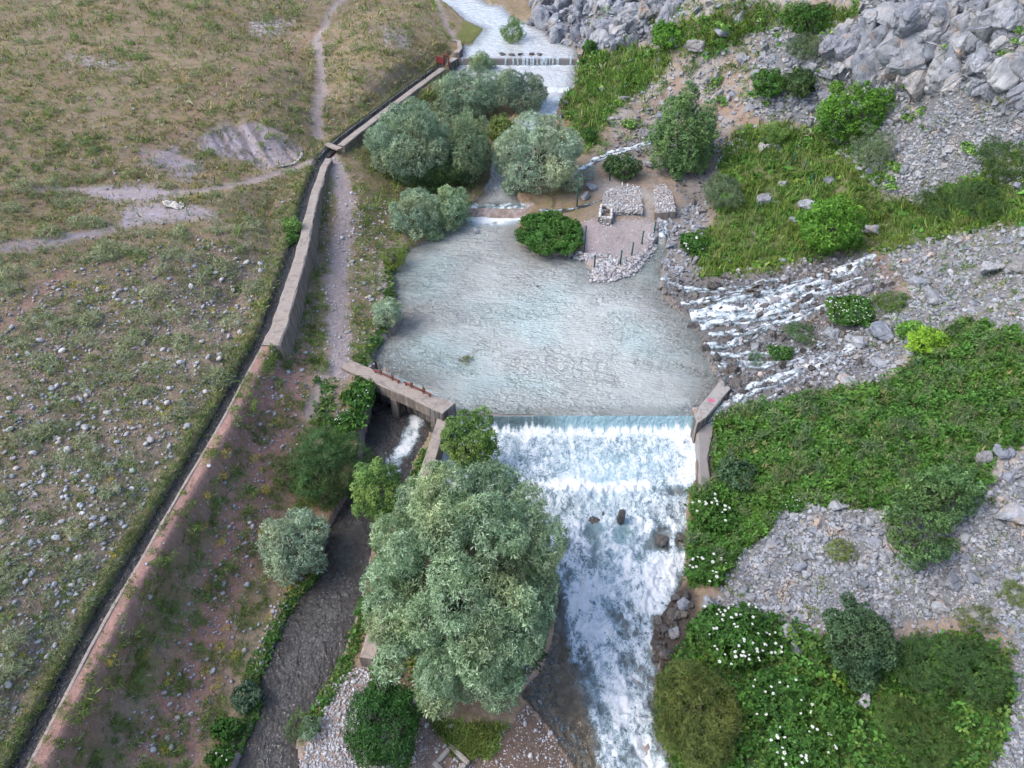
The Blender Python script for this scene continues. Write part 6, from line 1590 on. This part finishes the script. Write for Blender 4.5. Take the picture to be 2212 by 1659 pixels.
    ('shrub', (1255, 270, 1290, 312), 0.8, 0.0, 'round', HERB, 'small green bush behind the pale silver willow', 'shrub', dict(lobes_n=4, lobe=0.45, spx=5.5, seed=63, trunk=False)),
    ('shrub', (1640, 260, 1700, 310), 0.6, 0.0, 'fine', POP, 'pale green bush at the top of the slope fence', 'shrub', dict(lobes_n=5, lobe=0.42, spx=6, seed=64, trunk=False)),
    ('broom_bush', (1782, 1162, 1850, 1215), 0.6, 0.0, 'fine', [(0.14, 0.17, 0.04), (0.10, 0.13, 0.035)], 'yellow green cushion bush alone on the lower scree', 'shrub', dict(lobes_n=5, lobe=0.45, spx=7.5, seed=65, trunk=False)),
    ('broom_bush', (2165, 1235, 2225, 1330), 0.6, 0.0, 'fine', [(0.14, 0.17, 0.05), (0.10, 0.13, 0.04)], 'yellow green bush cut by the picture edge on the scree', 'shrub', dict(lobes_n=5, lobe=0.45, spx=7.5, seed=66, trunk=False)),
    ('shrub', (2060, 1300, 2165, 1370), 0.5, 0.0, 'fine', OLIVE, 'olive tangle of herbs above the dark undergrowth shrubs', 'shrub', dict(lobes_n=6, lobe=0.4, spx=8, cover=1.4, seed=67, trunk=False)),
    ('shrub', (1750, 1470, 1850, 1600), 0.5, 0.0, 'round', HERB, 'fresh green low shrub under the bluish young tree', 'shrub', dict(lobes_n=7, lobe=0.42, spx=9, seed=68, trunk=False)),
    ('shrub', (1545, 985, 1640, 1060), 0.5, 0.0, 'round', BLUEG, 'bluish dark shrub at the river end of the thicket', 'shrub', dict(lobes_n=6, lobe=0.42, spx=8, seed=69, trunk=False)),
    ('shrub', (1930, 690, 2000, 740), 0.6, 0.0, 'round', BRIGHT, 'lime and green sprout bush behind the lime yellow one', 'shrub', dict(lobes_n=4, lobe=0.42, spx=7, seed=70, trunk=False)),
    ('bank_plants', (1692, 692, 1762, 742), 0.3, 0.0, 'fine', [(0.07, 0.12, 0.045), (0.05, 0.10, 0.035)], 'green tuft on the stones between the upper spring channels', 'plant', dict(lobes_n=6, lobe=0.4, spx=7, seed=71, trunk=False)),
    ('bank_plants', (1612, 758, 1652, 790), 0.4, 0.0, 'fine', [(0.10, 0.16, 0.09), (0.08, 0.13, 0.07)], 'small bluish grass tuft at the lowest spring channel', 'plant', dict(lobes_n=3, lobe=0.5, spx=7, seed=72, trunk=False)),
    ('bank_plants', (1652, 742, 1722, 780), 0.35, 0.0, 'round', HERB, 'dark green tuft beside the lowest spring channel', 'plant', dict(lobes_n=5, lobe=0.4, spx=7, seed=73, trunk=False)),
    ('bank_plants', (1880, 630, 1975, 672), 0.3, 0.0, 'fine', [(0.09, 0.15, 0.03), (0.07, 0.12, 0.025)], 'green clump above the low white flowers among the rocks', 'plant', dict(lobes_n=6, lobe=0.4, spx=7, seed=74, trunk=False)),
]
for (nm, bb, k, cl, spn, pl_, lab, cat, kw) in TREES:
    make_plant(nm, bb, k, cl, spn, pl_, lab, cat, **kw)

# ---- flowering umbellifers: leafy plant with white umbels
def umbel_mesh(seed):
    r = np.random.default_rng(seed); V, F = [], []
    for i in range(22):
        a = r.uniform(0, 6.283); q = math.sqrt(r.uniform(0, 1)) * 0.40; c = np.array([q * math.cos(a), q * math.sin(a), 0.16 - 0.5 * q * q]); s = r.uniform(0.09, 0.15); k = len(V)
        V += [c + [s, 0, 0], c + [0, s, 0], c + [-s, 0, 0], c + [0, -s, 0], c + [0, 0, s * 0.7]]
        F += [(k, k + 1, k + 4), (k + 1, k + 2, k + 4), (k + 2, k + 3, k + 4), (k + 3, k, k + 4)]
    V.append(np.array([0, 0, -0.35])); ap = len(V) - 1
    for i in range(8):
        a = i * 0.785; k = len(V); V += [np.array([0.35 * math.cos(a), 0.35 * math.sin(a), 0.06]), np.array([0.35 * math.cos(a + .2), 0.35 * math.sin(a + .2), 0.06])]; F.append((ap, k, k + 1))
    return py_mesh('umbel', V, F, M['petal'])
UMB = [umbel_mesh(700 + i) for i in range(3)]
def flowering(bbox, n, upx, lab, seed, k=0.45, cols=HERB, region=None):
    root, base, W, h = make_plant('flowering_plant', bbox, k, 0.0, 'broad', cols, lab, 'flowering plant', 'white flowering umbellifers', lobes_n=8, lobe=0.42, spx=9 if bbox[3] > 800 else 7, cover=2.0, trunk=False, seed=seed)
    r = random.Random(seed); fol = root.children[0]
    co = np.empty(len(fol.data.vertices) * 3, np.float32); fol.data.vertices.foreach_get('co', co); co = co.reshape(-1, 3)
    u, v = project(co[:, 0] + base[0], co[:, 1] + base[1], co[:, 2] + base[2])
    px = px_size(base + [0, 0, h / 2])
    for i in range(n):
        if i % 3 == 0 or region is None: region = (r.uniform(bbox[0] + 10, bbox[2] - 10), r.uniform(bbox[1] + 6, bbox[3] - 12), 11, 8)
        uu, vv = r.uniform(bbox[0] + 6, bbox[2] - 6), r.uniform(bbox[1] + 4, bbox[3] - 10)
        if i % 3: uu, vv = r.gauss(region[0], region[2]), r.gauss(region[1], region[3])
        dq = (u - uu) ** 2 + (v - vv) ** 2; near = np.argsort(dq)[:60]
        if dq[near[0]] > 400: continue
        j = near[np.argmax(co[near, 2] - co[near, 1] * 0.4)]
        o = bpy.data.objects.new('umbel', UMB[i % 3]); s = upx * 0.55 * px * r.uniform(0.7, 1.2); o.scale = (s, s, s); o.location = (co[j][0], co[j][1], co[j][2] + 0.3 * s); o.rotation_euler = (r.uniform(-.3, .3), r.uniform(-.3, .3), r.uniform(0, 6))
        link(o, root)
flowering((1490, 1058, 1600, 1150), 16, 13, 'white flowered plant at the river corner of the thicket', 801)
flowering((1484, 1175, 1572, 1268), 18, 14, 'white flowered plant hanging over the rapids above the dark rocks', 802)
flowering((1500, 1300, 1692, 1440), 62, 13, 'largest mass of white umbels beside the rapids', 803)
flowering((1600, 1450, 1765, 1560), 16, 13, 'sparsely flowering plant right of the olive willow bush', 804)
flowering((1660, 1555, 1812, 1672), 26, 14, 'white flowered plant at the picture bottom', 805)
flowering((1786, 632, 1900, 706), 48, 6.5, 'low green plant covered with small white flowers among the rocks', 806, 0.3)
flowering((1466, 494, 1526, 552), 11, 10, 'white flowered plant at the spring outlet by the yard', 807)
flowering((742, 815, 818, 886), 5, 7, 'leafy plant with few white heads under the sluice deck', 808)
flowering((715, 884, 792, 938), 7, 7, 'leafy plant with white heads below the sluice, on the path side', 809)
flowering((925, 893, 952, 932), 3, 6, 'little leafy plant in the angle of sluice and divider wall', 810)
flowering((1640, 600, 1641, 601), 0, 5, 'x', 811) if False else None
flowering((1690, 1072, 1740, 1105), 10, 6, 'bunch of small white flowers at the lower edge of the thicket', 812, 0.4)
flowering((450, 1608, 505, 1659), 5, 8, 'white flowered plant at the side stream bank near the picture bottom', 813)

# ---- ground cover
def cover(name, n, weight, seed, protos, lo, hi, cols, lab, mat='leaf_soft', bounds=(-40, 2252, -5, 1690), gap=0.03, avoid_path=0.4, up=0.9, canal_gap=0.05, kind='stuff'):
    p, u, v = pick(n, weight, seed, bounds)
    k = (field(wet_sd, p[:, 0], p[:, 1]) < -gap) & (field(cd, p[:, 0], p[:, 1]) > CW + canal_gap) & (field(np.maximum(m_path, m_track * 0.8), p[:, 0], p[:, 1]) < avoid_path)
    p, u, v = p[k], u[k], v[k]
    r = np.random.default_rng(seed); px = PXM(p)
    size = r.uniform(lo, hi, len(p)) * px * r.lognormal(0, 0.25, len(p))
    nn = ground_normal(p[:, 0], p[:, 1]) + np.array([0, 0, up]) + 0.25 * r.standard_normal((len(p), 3))
    tint = pal(r, len(p), cols, 0.15)
    o = place(name, SPR[protos], p, nn, size, tint, M[mat], None, seed); tag(o, lab, kind=kind); return o

left_of = lambda u, v: (u < np.interp(v, [0, 120, 320, 700, 1659], [930, 960, 715, 590, 20])).astype(float)
mid_of = lambda u, v: ((u >= np.interp(v, [0, 120, 320, 700, 1659], [930, 960, 715, 590, 20])) & (u < np.interp(v, [0, 120, 200, 300, 460, 600, 800, 900, 1100, 1300, 1659], [1000, 960, 970, 1060, 1000, 850, 790, 760, 720, 640, 520]))).astype(float)
clay = lambda u, v: np.maximum.reduce([w(u, v) for w in wC])
SAGE = [(0.15, 0.17, 0.095), (0.18, 0.20, 0.12), (0.115, 0.145, 0.07), (0.20, 0.20, 0.12)]
MEAD = [(0.155, 0.145, 0.068), (0.20, 0.17, 0.085), (0.125, 0.132, 0.055), (0.24, 0.19, 0.10), (0.11, 0.125, 0.05)]
GRN = [(0.07, 0.115, 0.025), (0.09, 0.14, 0.035), (0.055, 0.09, 0.02), (0.12, 0.15, 0.045)]
cover('meadow_grass', 17000, lambda u, v: left_of(u, v) * (1 - 0.75 * clay(u, v)) * (0.3 + 0.7 * (fbm(u / 130, v / 50, 2, 173) > -0.06)) * np.where(v < 480, 1.0, 0.45) * (0.25 + 0.75 * (fbm(u / 34, v / 16, 3, 160) > -0.05)), 901, 'blade_low', 4, 8, MEAD, 'short dry meadow grass on the terrace', up=1.5)
cover('meadow_herbs', 4200, lambda u, v: left_of(u, v) * (1 - 0.85 * clay(u, v)) * np.where(v < 400, 0.45, 1) * (0.12 + 0.88 * (fbm(u / 45, v / 26, 3, 161) > 0.05)), 902, 'fine', 8, 14, SAGE, 'grey green herbs carpeting the stony meadow', up=1.2)
cover('meadow_green', 3600, lambda u, v: left_of(u, v) * (1 - 0.8 * clay(u, v)) * (0.1 + 0.9 * (fbm(u / 60, v / 32, 3, 162) > 0.12)), 903, 'fine', 8, 15, GRN, 'fresh green weeds between the stones of the meadow', up=1.2)
def w_bank(u, v):
    d_, _, _, _ = line_dist(u, v, [(c[0] - 26, c[1]) for c in canal_uv]); return sstep(30, 10, d_) * (v > 330)
cover('canal_bank_grass', 2300, w_bank, 904, 'fine', 7, 13, [(0.07, 0.10, 0.03), (0.10, 0.13, 0.045), (0.06, 0.085, 0.025), (0.12, 0.12, 0.05)], 'thick green growth along the meadow bank of the canal', up=0.8, canal_gap=-0.02)
cover('embankment_herbs', 4300, lambda u, v: mid_of(u, v) * (v > 690) * (0.08 + 0.92 * (fbm(u / 45, v / 50, 3, 163) > 0.08)), 905, 'fine', 7, 14, SAGE[:1] + GRN + [(0.11, 0.12, 0.05)], 'weeds and herbs on the embankment below the canal', up=0.8, bounds=(0, 900, 690, 1690))
cover('bank_herbs', 4200, lambda u, v: mid_of(u, v) * (v <= 800) * (0.2 + 0.8 * (fbm(u / 30, v / 30, 3, 164) > -0.05)), 906, 'fine', 7, 13, GRN + [(0.13, 0.14, 0.06)], 'grass and herbs between the canal and the pool', up=0.8, bounds=(560, 1100, 0, 820))
def w_edge(u, v):
    d1, _, _, _ = line_dist(u, v, [(700, 1240), (650, 1285), (615, 1340), (580, 1415), (552, 1470), (560, 1530), (525, 1600)])
    d2, _, _, _ = line_dist(u, v, [(790, 1290), (770, 1370), (740, 1440), (690, 1520), (665, 1570)])
    d3, _, _, _ = line_dist(u, v, [(780, 800), (790, 760), (810, 735), (830, 700), (845, 620), (845, 585), (870, 545)]); d4, _, _, _ = line_dist(u, v, [(920, 975), (900, 1020), (890, 1050)])
    d5, _, _, _ = line_dist(u, v, [(700, 830), (690, 900), (720, 960)])
    return np.maximum.reduce([sstep(28, 6, d1), sstep(22, 4, d2), sstep(18, 4, d3), sstep(16, 4, d4), 0.6 * sstep(30, 8, d5)])
cover('bank_weeds', 1900, w_edge, 907, 'round', 8, 15, HERB + [(0.10, 0.14, 0.03)], 'lush weeds along the edges of stream and pool', 'leaf', bounds=(480, 960, 540, 1640), gap=-0.05)
cover('bar_grass', 900, lambda u, v: fast_mask([(930, 1560), (1090, 1570), (1070, 1630), (990, 1640)], 10, 8)(u, v), 908, 'fine', 9, 15, OLIVE + GRN, 'mossy grass under the big willow on the gravel bar', bounds=(900, 1120, 1540, 1660))
cover('strip_weeds', 1500, lambda u, v: ((u > 800) & (u < 1180) & (v > 1000) & (v < 1500)) * 0.7, 909, 'round', 10, 17, DARK + OLIVE, 'shaded weeds under the big willow', bounds=(780, 1200, 980, 1520))
# right bank
def w_green(u, v): return np.clip(np.maximum.reduce([w(u, v) for w in wg]), 0, 1) * (0.45 + 0.55 * (fbm(u / 40, v / 30, 3, 165) > -0.1))
GR2 = [(0.085, 0.14, 0.03), (0.11, 0.165, 0.04), (0.06, 0.105, 0.022), (0.12, 0.15, 0.05)]
cover('hill_grass', 6000, w_green, 910, 'blade', 9, 16, GR2, 'long green grass on the hillside', bounds=(1190, 2252, 0, 620), up=0.6)
cover('hill_herbs', 3400, lambda u, v: w_green(u, v) * (fbm(u / 50, v / 40, 3, 166) > 0), 911, 'round', 9, 16, HERB + [(0.10, 0.15, 0.03)], 'leafy herbs in the hillside grass', bounds=(1190, 2252, 0, 620), up=0.6)
cover('slope_herbs', 2300, lambda u, v: ((u > 1270) & (v < 340)) * 0.5 * (1 - wu_(u, v)) * (1 - wcl[1](u, v)) * (fbm(u / 40, v / 28, 3, 167) > 0.05) + ((u > 1880) & (v > 480) & (v < 760)) * 0.12, 912, 'fine', 8, 15, GRN + SAGE[:2] + HERB, 'sparse herbs on the stony slope', bounds=(1200, 2252, 0, 760), up=0.6)
cover('scree_weeds', 420, lambda u, v: np.maximum(wu_(u, v), np.maximum(wl(u, v), wf_(u, v))) * (fbm(u / 60, v / 50, 2, 168) > 0.2), 913, 'fine', 8, 16, GRN + OLIVE, 'scattered weeds on the scree', bounds=(1500, 2252, 60, 1690), up=0.6)
cover('thicket', 9000, lambda u, v: wth(u, v), 914, 'round', 8, 15, HERB + [(0.05, 0.10, 0.02), (0.085, 0.13, 0.04), (0.10, 0.14, 0.05)], 'dense waist high green thicket on the river bank', 'leaf', bounds=(1470, 2252, 680, 1280), up=0.7)
p, u, v = pick(7500, lambda u, v: wth(u, v) * (0.15 + 0.85 * (fbm(u / 30, v / 26, 2, 169) > 0.0)), 915, (1470, 2252, 680, 1280))
r = np.random.default_rng(915); px = PXM(p); p[:, 2] += r.uniform(0.0, 0.15, len(p)) + 0.55 * np.clip(fbm(p[:, 0] * 1.1, p[:, 1] * 1.1, 3, 172) + 0.18, 0, 1)
o = place('thicket_tops', SPR['round'], p, np.array([0, 0, 1.0]) + 0.35 * r.standard_normal((len(p), 3)), r.uniform(9, 15, len(p)) * px, pal(r, len(p), [(0.06, 0.14, 0.025), (0.075, 0.165, 0.032), (0.045, 0.11, 0.02)], 0.15), M['leaf'], None, 916); tag(o, 'upper leaves of the green thicket', kind='stuff')
p, u, v = pick(260, lambda u, v: wth(u, v) * (fbm(u / 40, v / 40, 2, 170) > 0.0), 917, (1500, 2252, 690, 1100)); px = PXM(p); p[:, 2] += 0.25
o = place('dry_stalks', SPR['blade'], p, np.array([0.3, 0, 1.0]) + 0.3 * r.standard_normal((len(p), 3)), r.uniform(9, 15, len(p)) * px, pal(r, len(p), [(0.17, 0.17, 0.08), (0.13, 0.15, 0.06)], 0.15), M['leaf_soft'], None, 918); tag(o, 'straw coloured grass stalks in the thicket', kind='stuff')
cover('undergrowth', 6500, lambda u, v: wsh(u, v), 919, 'round', 10, 17, HERB + DARK + [(0.085, 0.13, 0.03)], 'tangled green undergrowth below the scree', 'leaf', bounds=(1400, 2252, 1310, 1690), up=0.7)
p, u, v = pick(1500, lambda u, v: wsh(u, v) * (fbm(u / 40, v / 36, 2, 171) > -0.05), 920, (1400, 2252, 1310, 1690)); px = PXM(p); r = np.random.default_rng(921); p[:, 2] += r.uniform(0.1, 0.45, len(p))
o = place('undergrowth_tops', SPR['round'], p, np.array([0, 0, 1.0]) + 0.4 * r.standard_normal((len(p), 3)), r.uniform(13, 22, len(p)) * px, pal(r, len(p), HERB + [(0.09, 0.15, 0.03)], 0.15), M['leaf'], None, 922); tag(o, 'upper leaves of the undergrowth', kind='stuff')

p, u, v = pick(2200, lambda u, v: wth(u, v) * (fbm(u / 55, v / 40, 3, 174) > 0.1), 923, (1470, 2252, 680, 1280)); px = PXM(p); r = np.random.default_rng(924); p[:, 2] += r.uniform(0.05, 0.4, len(p))
o = place('thicket_mix', SPR['fine'], p, np.array([0, 0, 1.0]) + 0.4 * r.standard_normal((len(p), 3)), r.uniform(10, 19, len(p)) * px, pal(r, len(p), [(0.11, 0.155, 0.06), (0.14, 0.17, 0.08), (0.09, 0.14, 0.06), (0.06, 0.10, 0.05)], 0.15), M['leaf'], None, 925); tag(o, 'feathery pale herbs mixed into the thicket', kind='stuff')
# ---- herb cushions and yellow tufts, each a plant of its own
def place_word(u, v):
    if u > 1200: return 'under the river cliff' if u < 1480 else 'above the poplar' if u < 1700 else 'under the corner cliff'
    e = np.interp(v, [0, 120, 320, 700, 1659], [930, 960, 715, 590, 20])
    if u > e: return 'near the sluice' if v < 1000 else 'beside the silvery willow' if v < 1250 else 'toward the lower edge'
    if v < 200: return 'beyond the stone heaps' if u < 560 else 'beside the north trail'
    if v < 420: return 'left of the clay bank' if u < 420 else 'around the clay bank'
    if e - u < 130: return 'at the canal'
    if v < 800: return 'below the trail' if u > 250 else 'below the trail at the picture edge'
    return 'midway down' if v < 1150 else 'in the lower corner'
def cushions(name, n, weight, seed, protos, per, lo, hi, cols, lab, cat, group, bounds):
    p, u, v = pick(n, weight, seed, bounds); k = dry(p, 0.1) & (field(np.maximum(m_path, m_track), p[:, 0], p[:, 1]) < 0.3) & (field(cd, p[:, 0], p[:, 1]) > 0.45); p, u, v = p[k], u[k], v[k]
    r = np.random.default_rng(seed); meshes = []
    for q in range(5):
        d_ = r.standard_normal((per, 3)); d_ /= np.linalg.norm(d_, axis=1, keepdims=True); d_[:, 2] = np.abs(d_[:, 2])
        pts = d_ * np.array([0.5, 0.42, 0.33]) * r.uniform(0.6, 1.05, (per, 1))
        t = place(name, SPR[protos], pts, d_ + [0, 0, 0.5], r.uniform(0.16, 0.26, per), pal(r, per, cols, 0.15), M['leaf_soft'], None, seed + q); meshes.append(t.data); bpy.data.objects.remove(t)
    for i in range(len(p)):
        o = bpy.data.objects.new(name, meshes[i % 5]); s = r.uniform(lo, hi) * px_size(p[i]); o.scale = (s * r.uniform(0.8, 1.3), s, s * r.uniform(0.7, 1.1)); o.location = p[i]; o.rotation_euler = (0, 0, r.uniform(0, 6.28)); tag(o, (('small ', 'middling ', 'broad ')[int(np.clip((s / px_size(p[i]) - lo) / (hi - lo) * 3, 0, 2))]) + lab + ' ' + place_word(u[i], v[i]), cat, group); link(o)
cushions('herb_bush', 150, lambda u, v: left_of(u, v) * (v > 380) * (1 - clay(u, v)), 951, 'fine', 46, 26, 62, SAGE, 'grey green herb cushion on the meadow', 'herb cushion', 'grey green cushions of the meadow', (0, 720, 380, 1659))
cushions('herb_bush', 110, lambda u, v: left_of(u, v), 952, 'fine', 34, 16, 40, SAGE[:2] + GRN[:2], 'green herb cushion on the far terrace', 'herb cushion', 'cushions of the far terrace', (0, 960, 0, 400))
cushions('yellow_spurge', 46, lambda u, v: np.maximum(left_of(u, v) * 0.25 * (v > 420), mid_of(u, v) * (v > 820)), 953, 'fine', 30, 16, 34, [(0.30, 0.26, 0.04), (0.24, 0.25, 0.05), (0.32, 0.22, 0.05)], 'yellow flowering spurge tuft', 'spurge', 'yellow tufts beside the canal', (0, 700, 420, 1650))
cushions('herb_bush', 60, lambda u, v: mid_of(u, v) * (v > 760), 954, 'fine', 40, 22, 46, GRN, 'green weed cushion on the red embankment', 'herb cushion', 'green cushions of the embankment', (60, 720, 760, 1650))
cushions('scree_bush', 60, lambda u, v: np.maximum(np.maximum(wu_(u, v) * 0.4, wcl[1](u, v) * 0.35 + 0.35 * wcl[0](u, v)), ((u > 1280) & (u < 1900) & (v < 330)) * 0.6), 955, 'round', 40, 20, 46, HERB + POP, 'green bush rooted between stones', 'shrub', 'little bushes of the upper slope', (1280, 2212, 10, 420))
# ------------------------------------------------------------------ spring channels running to the pool
def strand(L, widths, seed, lift, foam0, side):
    seg = np.r_[0, np.cumsum(np.linalg.norm(np.diff(L[:, :2], axis=0), axis=1))]
    n = int(seg[-1] / 0.06) + 2; q = np.linspace(0, seg[-1], n)
    X = np.interp(q, seg, L[:, 0]); Y = np.interp(q, seg, L[:, 1]); Wd = np.interp(q, seg, widths)
    tx, ty = np.gradient(X), np.gradient(Y); l = np.hypot(tx, ty) + 1e-9; nx, ny = -ty / l, tx / l
    o_ = side * Wd * 1.5 * np.sin(np.clip(q / seg[-1], 0, 1) * 3.1) + 0.28 * fbm(q * 0.9 + seed, q * 0 + seed * 1.7, 3, seed)
    X = X + nx * o_; Y = Y + ny * o_
    m = 11; s = np.linspace(-1, 1, m)
    wob = np.clip(0.62 + 0.8 * fbm(q * 1.3, q * 0 + seed, 3, seed + 2), 0.22, 1.4)
    PX = X[:, None] + nx[:, None] * s * (Wd * wob)[:, None]; PY = Y[:, None] + ny[:, None] * s * (Wd * wob)[:, None]
    PZ = ground_z(PX, PY); zc = PZ.min(1) * 0.35 + PZ.mean(1) * 0.65
    PZ = PZ * 0.6 + zc[:, None] * 0.4 + lift * (1 - 1.25 * s ** 2) + 0.04 * fbm(PX * 5, PY * 5, 3, seed + 3)
    fo = foam0 + 0.40 + 0.6 * fbm(PX * 2.2, PY * 2.2, 4, seed + 4) - 0.45 * np.abs(s)[None] ** 2
    id_ = np.arange(n * m).reshape(n, m)
    V = np.stack([PX, PY, PZ], -1).reshape(-1, 3); F = np.stack([id_[:-1, :-1], id_[:-1, 1:], id_[1:, 1:], id_[1:, :-1]], -1).reshape(-1, 4)
    if np.cross(V[F[:, 1]] - V[F[:, 0]], V[F[:, 3]] - V[F[:, 0]])[:, 2].mean() < 0: F = F[:, ::-1]
    return V, F, fo.ravel()
def channel(name, uvs, widths, lab, seed, lift=0.05, foam0=0.12):
    L = np.array([at(u, v) for u, v in uvs]); VV, FF, fo, off = [], [], [], 0
    for j, sd_ in enumerate((0.0, 1.0, -1.0) if max(widths) > 0.4 else (0.0, 0.9)):
        V, F, f = strand(L, np.array(widths) * (1.2, 0.8, 0.8)[j], seed + 7 * j, lift, foam0 + (-0.02, -0.1, -0.1)[j], sd_)
        VV.append(V); FF.append(F + off); fo.append(f); off += len(V)
    V = np.concatenate(VV)
    o = mesh_obj(name, V, np.concatenate(FF), M['seep'], smooth=True, attrs=dict(foam=np.concatenate(fo), silt=np.full(len(V), 0.12)))
    tag(o, lab, kind='structure')
channel('spring_channel', [(1890, 552), (1840, 575), (1790, 600), (1740, 622), (1690, 640), (1630, 655), (1560, 668), (1490, 680)], [0.25, 0.4, 0.35, 0.45, 0.5, 0.6, 0.7, 0.7], 'widest white spring stream entering the pool', 61, 0.07, 0.28)
channel('spring_channel', [(1860, 600), (1800, 625), (1740, 640), (1700, 665), (1640, 680), (1570, 690), (1510, 700)], [0.12, 0.25, 0.3, 0.35, 0.4, 0.45, 0.5], 'white spring stream just below the widest one', 62, 0.06, 0.2)
channel('spring_channel', [(1700, 600), (1640, 612), (1580, 622), (1520, 625), (1470, 618), (1430, 600)], [0.15, 0.2, 0.25, 0.25, 0.3, 0.35], 'spring stream under the green slope', 63, 0.05, 0.12)
channel('spring_channel', [(1700, 690), (1650, 705), (1600, 730), (1560, 745), (1520, 742)], [0.15, 0.22, 0.26, 0.3, 0.35], 'narrow spring stream between dark boulders', 64, 0.05, 0.12)
channel('spring_channel', [(1890, 730), (1840, 748), (1790, 770), (1730, 795), (1680, 815), (1620, 840), (1580, 868), (1550, 890), (1530, 930)], [0.2, 0.28, 0.32, 0.3, 0.35, 0.35, 0.35, 0.35, 0.3], 'white spring stream along the upper rim of the thicket', 65, 0.06, 0.25)
channel('spring_channel', [(1740, 770), (1690, 782), (1640, 786), (1590, 785), (1550, 790)], [0.15, 0.22, 0.28, 0.3, 0.35], 'spring stream passing the little signs', 66, 0.05, 0.15)
channel('spring_channel', [(1680, 850), (1640, 865), (1600, 880), (1570, 890)], [0.12, 0.2, 0.25, 0.25], 'short white trickle beside the abutment', 67, 0.05, 0.2)
channel('spring_channel', [(1470, 285), (1420, 295), (1390, 312), (1350, 320), (1310, 333), (1275, 350), (1235, 380)], [0.15, 0.2, 0.25, 0.28, 0.3, 0.3, 0.3], 'white stream from the upper spring behind the yard', 68, 0.06, 0.3)
channel('spring_channel', [(1590, 300), (1570, 325), (1555, 345), (1540, 365)], [0.15, 0.2, 0.2, 0.15], 'small waterfall beside the poplar', 69, 0.06, 0.25)
channel('spring_channel', [(1440, 478), (1430, 500), (1425, 520), (1415, 545), (1395, 570)], [0.25, 0.3, 0.32, 0.35, 0.4], 'spring outlet stream in front of the side block', 70, 0.05, 0.15)
channel('spring_channel', [(1300, 432), (1275, 437), (1240, 450), (1200, 455), (1165, 455)], [0.1, 0.18, 0.2, 0.2, 0.25], 'little stream between the willow and the bank plants', 71, 0.04, 0.0)
channel('spring_channel', [(1650, 605), (1590, 632), (1530, 645), (1470, 655)], [0.15, 0.2, 0.24, 0.28], 'thin spring stream curving round the dark boulder at the pool', 72, 0.05, 0.2)
channel('spring_channel', [(1810, 640), (1760, 668), (1690, 695), (1610, 712), (1530, 722)], [0.14, 0.2, 0.24, 0.28, 0.32], 'broken spring stream in the middle of the seep', 73, 0.05, 0.2)
channel('spring_channel', [(1780, 745), (1720, 758), (1650, 762), (1590, 765), (1535, 765)], [0.12, 0.18, 0.22, 0.26, 0.3], 'spring trickle past the small grass tufts', 74, 0.05, 0.18)
channel('spring_channel', [(1760, 600), (1700, 615), (1650, 640), (1600, 655)], [0.14, 0.18, 0.2, 0.22], 'spring trickle along the foot of the green slope', 75, 0.05, 0.2)
# odds and ends: cloth by the trail, low stone row, stone rings
p = at(375, 445)
g = empty('cloth_scrap', tuple(p)); tag(g, 'pale crumpled cloth lying on the bare clay beside the trail', 'cloth')
n = 15; xs = np.linspace(-0.55, 0.55, n); X, Y = np.meshgrid(xs, xs * 0.62)
Z = 0.05 + 0.16 * fbm(X * 3.4, Y * 3.4, 3, 77) + 0.08 * ridged(X * 4, Y * 4, 2, 78)
wx = p[0] + X; wy = p[1] + Y; edge = 1 + 0.55 * perlin(X * 2.6, Y * 2.6, 79)
id_ = np.arange(n * n).reshape(n, n); F = np.stack([id_[:-1, :-1], id_[:-1, 1:], id_[1:, 1:], id_[1:, :-1]], -1).reshape(-1, 4)
V = np.stack([X * edge, Y * edge, Z + ground_z(wx, wy) - p[2]], -1).reshape(-1, 3)
mesh_obj('cloth_sheet', V, F, m_plain('grubby_cloth', (0.46, 0.43, 0.38), 0.9, 0, 0.5, 3), g, smooth=True)
row = [(600, 362), (615, 360), (630, 357), (640, 352), (648, 344), (652, 336), (652, 328)]
rl = resample(np.array([at(u, v) for u, v in row]), 0.16)
individuals('row_stone', cob_hi, rl + np.array([0, 0, 0.05]), np.random.default_rng(3).uniform(0.14, 0.26, len(rl)), [M['cobble']], 'pale stone in the curved row at the foot of the grey clay bank', 'stone', 'stone row at the clay bank', True, 30)
for j, (u, v, rr_) in enumerate(((282, 640, 0.6), (150, 850, 0.55))):
    c = at(u, v); a = np.linspace(0, 6.283, 13)[:-1]; q = np.c_[c[0] + rr_ * np.cos(a), c[1] + rr_ * 0.8 * np.sin(a)]; q = np.c_[q, ground_z(q[:, 0], q[:, 1]) + 0.04]
    individuals('ring_stone', cob_hi, q, np.random.default_rng(j).uniform(0.16, 0.28, len(q)), [M['cobble']], ('pale stone of the upper planting ring on the meadow', 'pale stone of the lower planting ring on the meadow')[j], 'stone', ('upper stone ring', 'lower stone ring')[j], True, 40 + j)
for (u, v, h, lab) in ((465, 632, 0.75, 'thin bare stake leaning on the meadow, the upper one'), (275, 865, 0.75, 'thin bare stake leaning on the meadow, the lower one')):
    c = at(u, v); g = empty('garden_stake', tuple(c)); tag(g, lab, 'stake'); tube_obj('stake_rod', [(0, 0, -0.1), (-0.16, 0, h)], 0.018, M['bark'], g, 5)
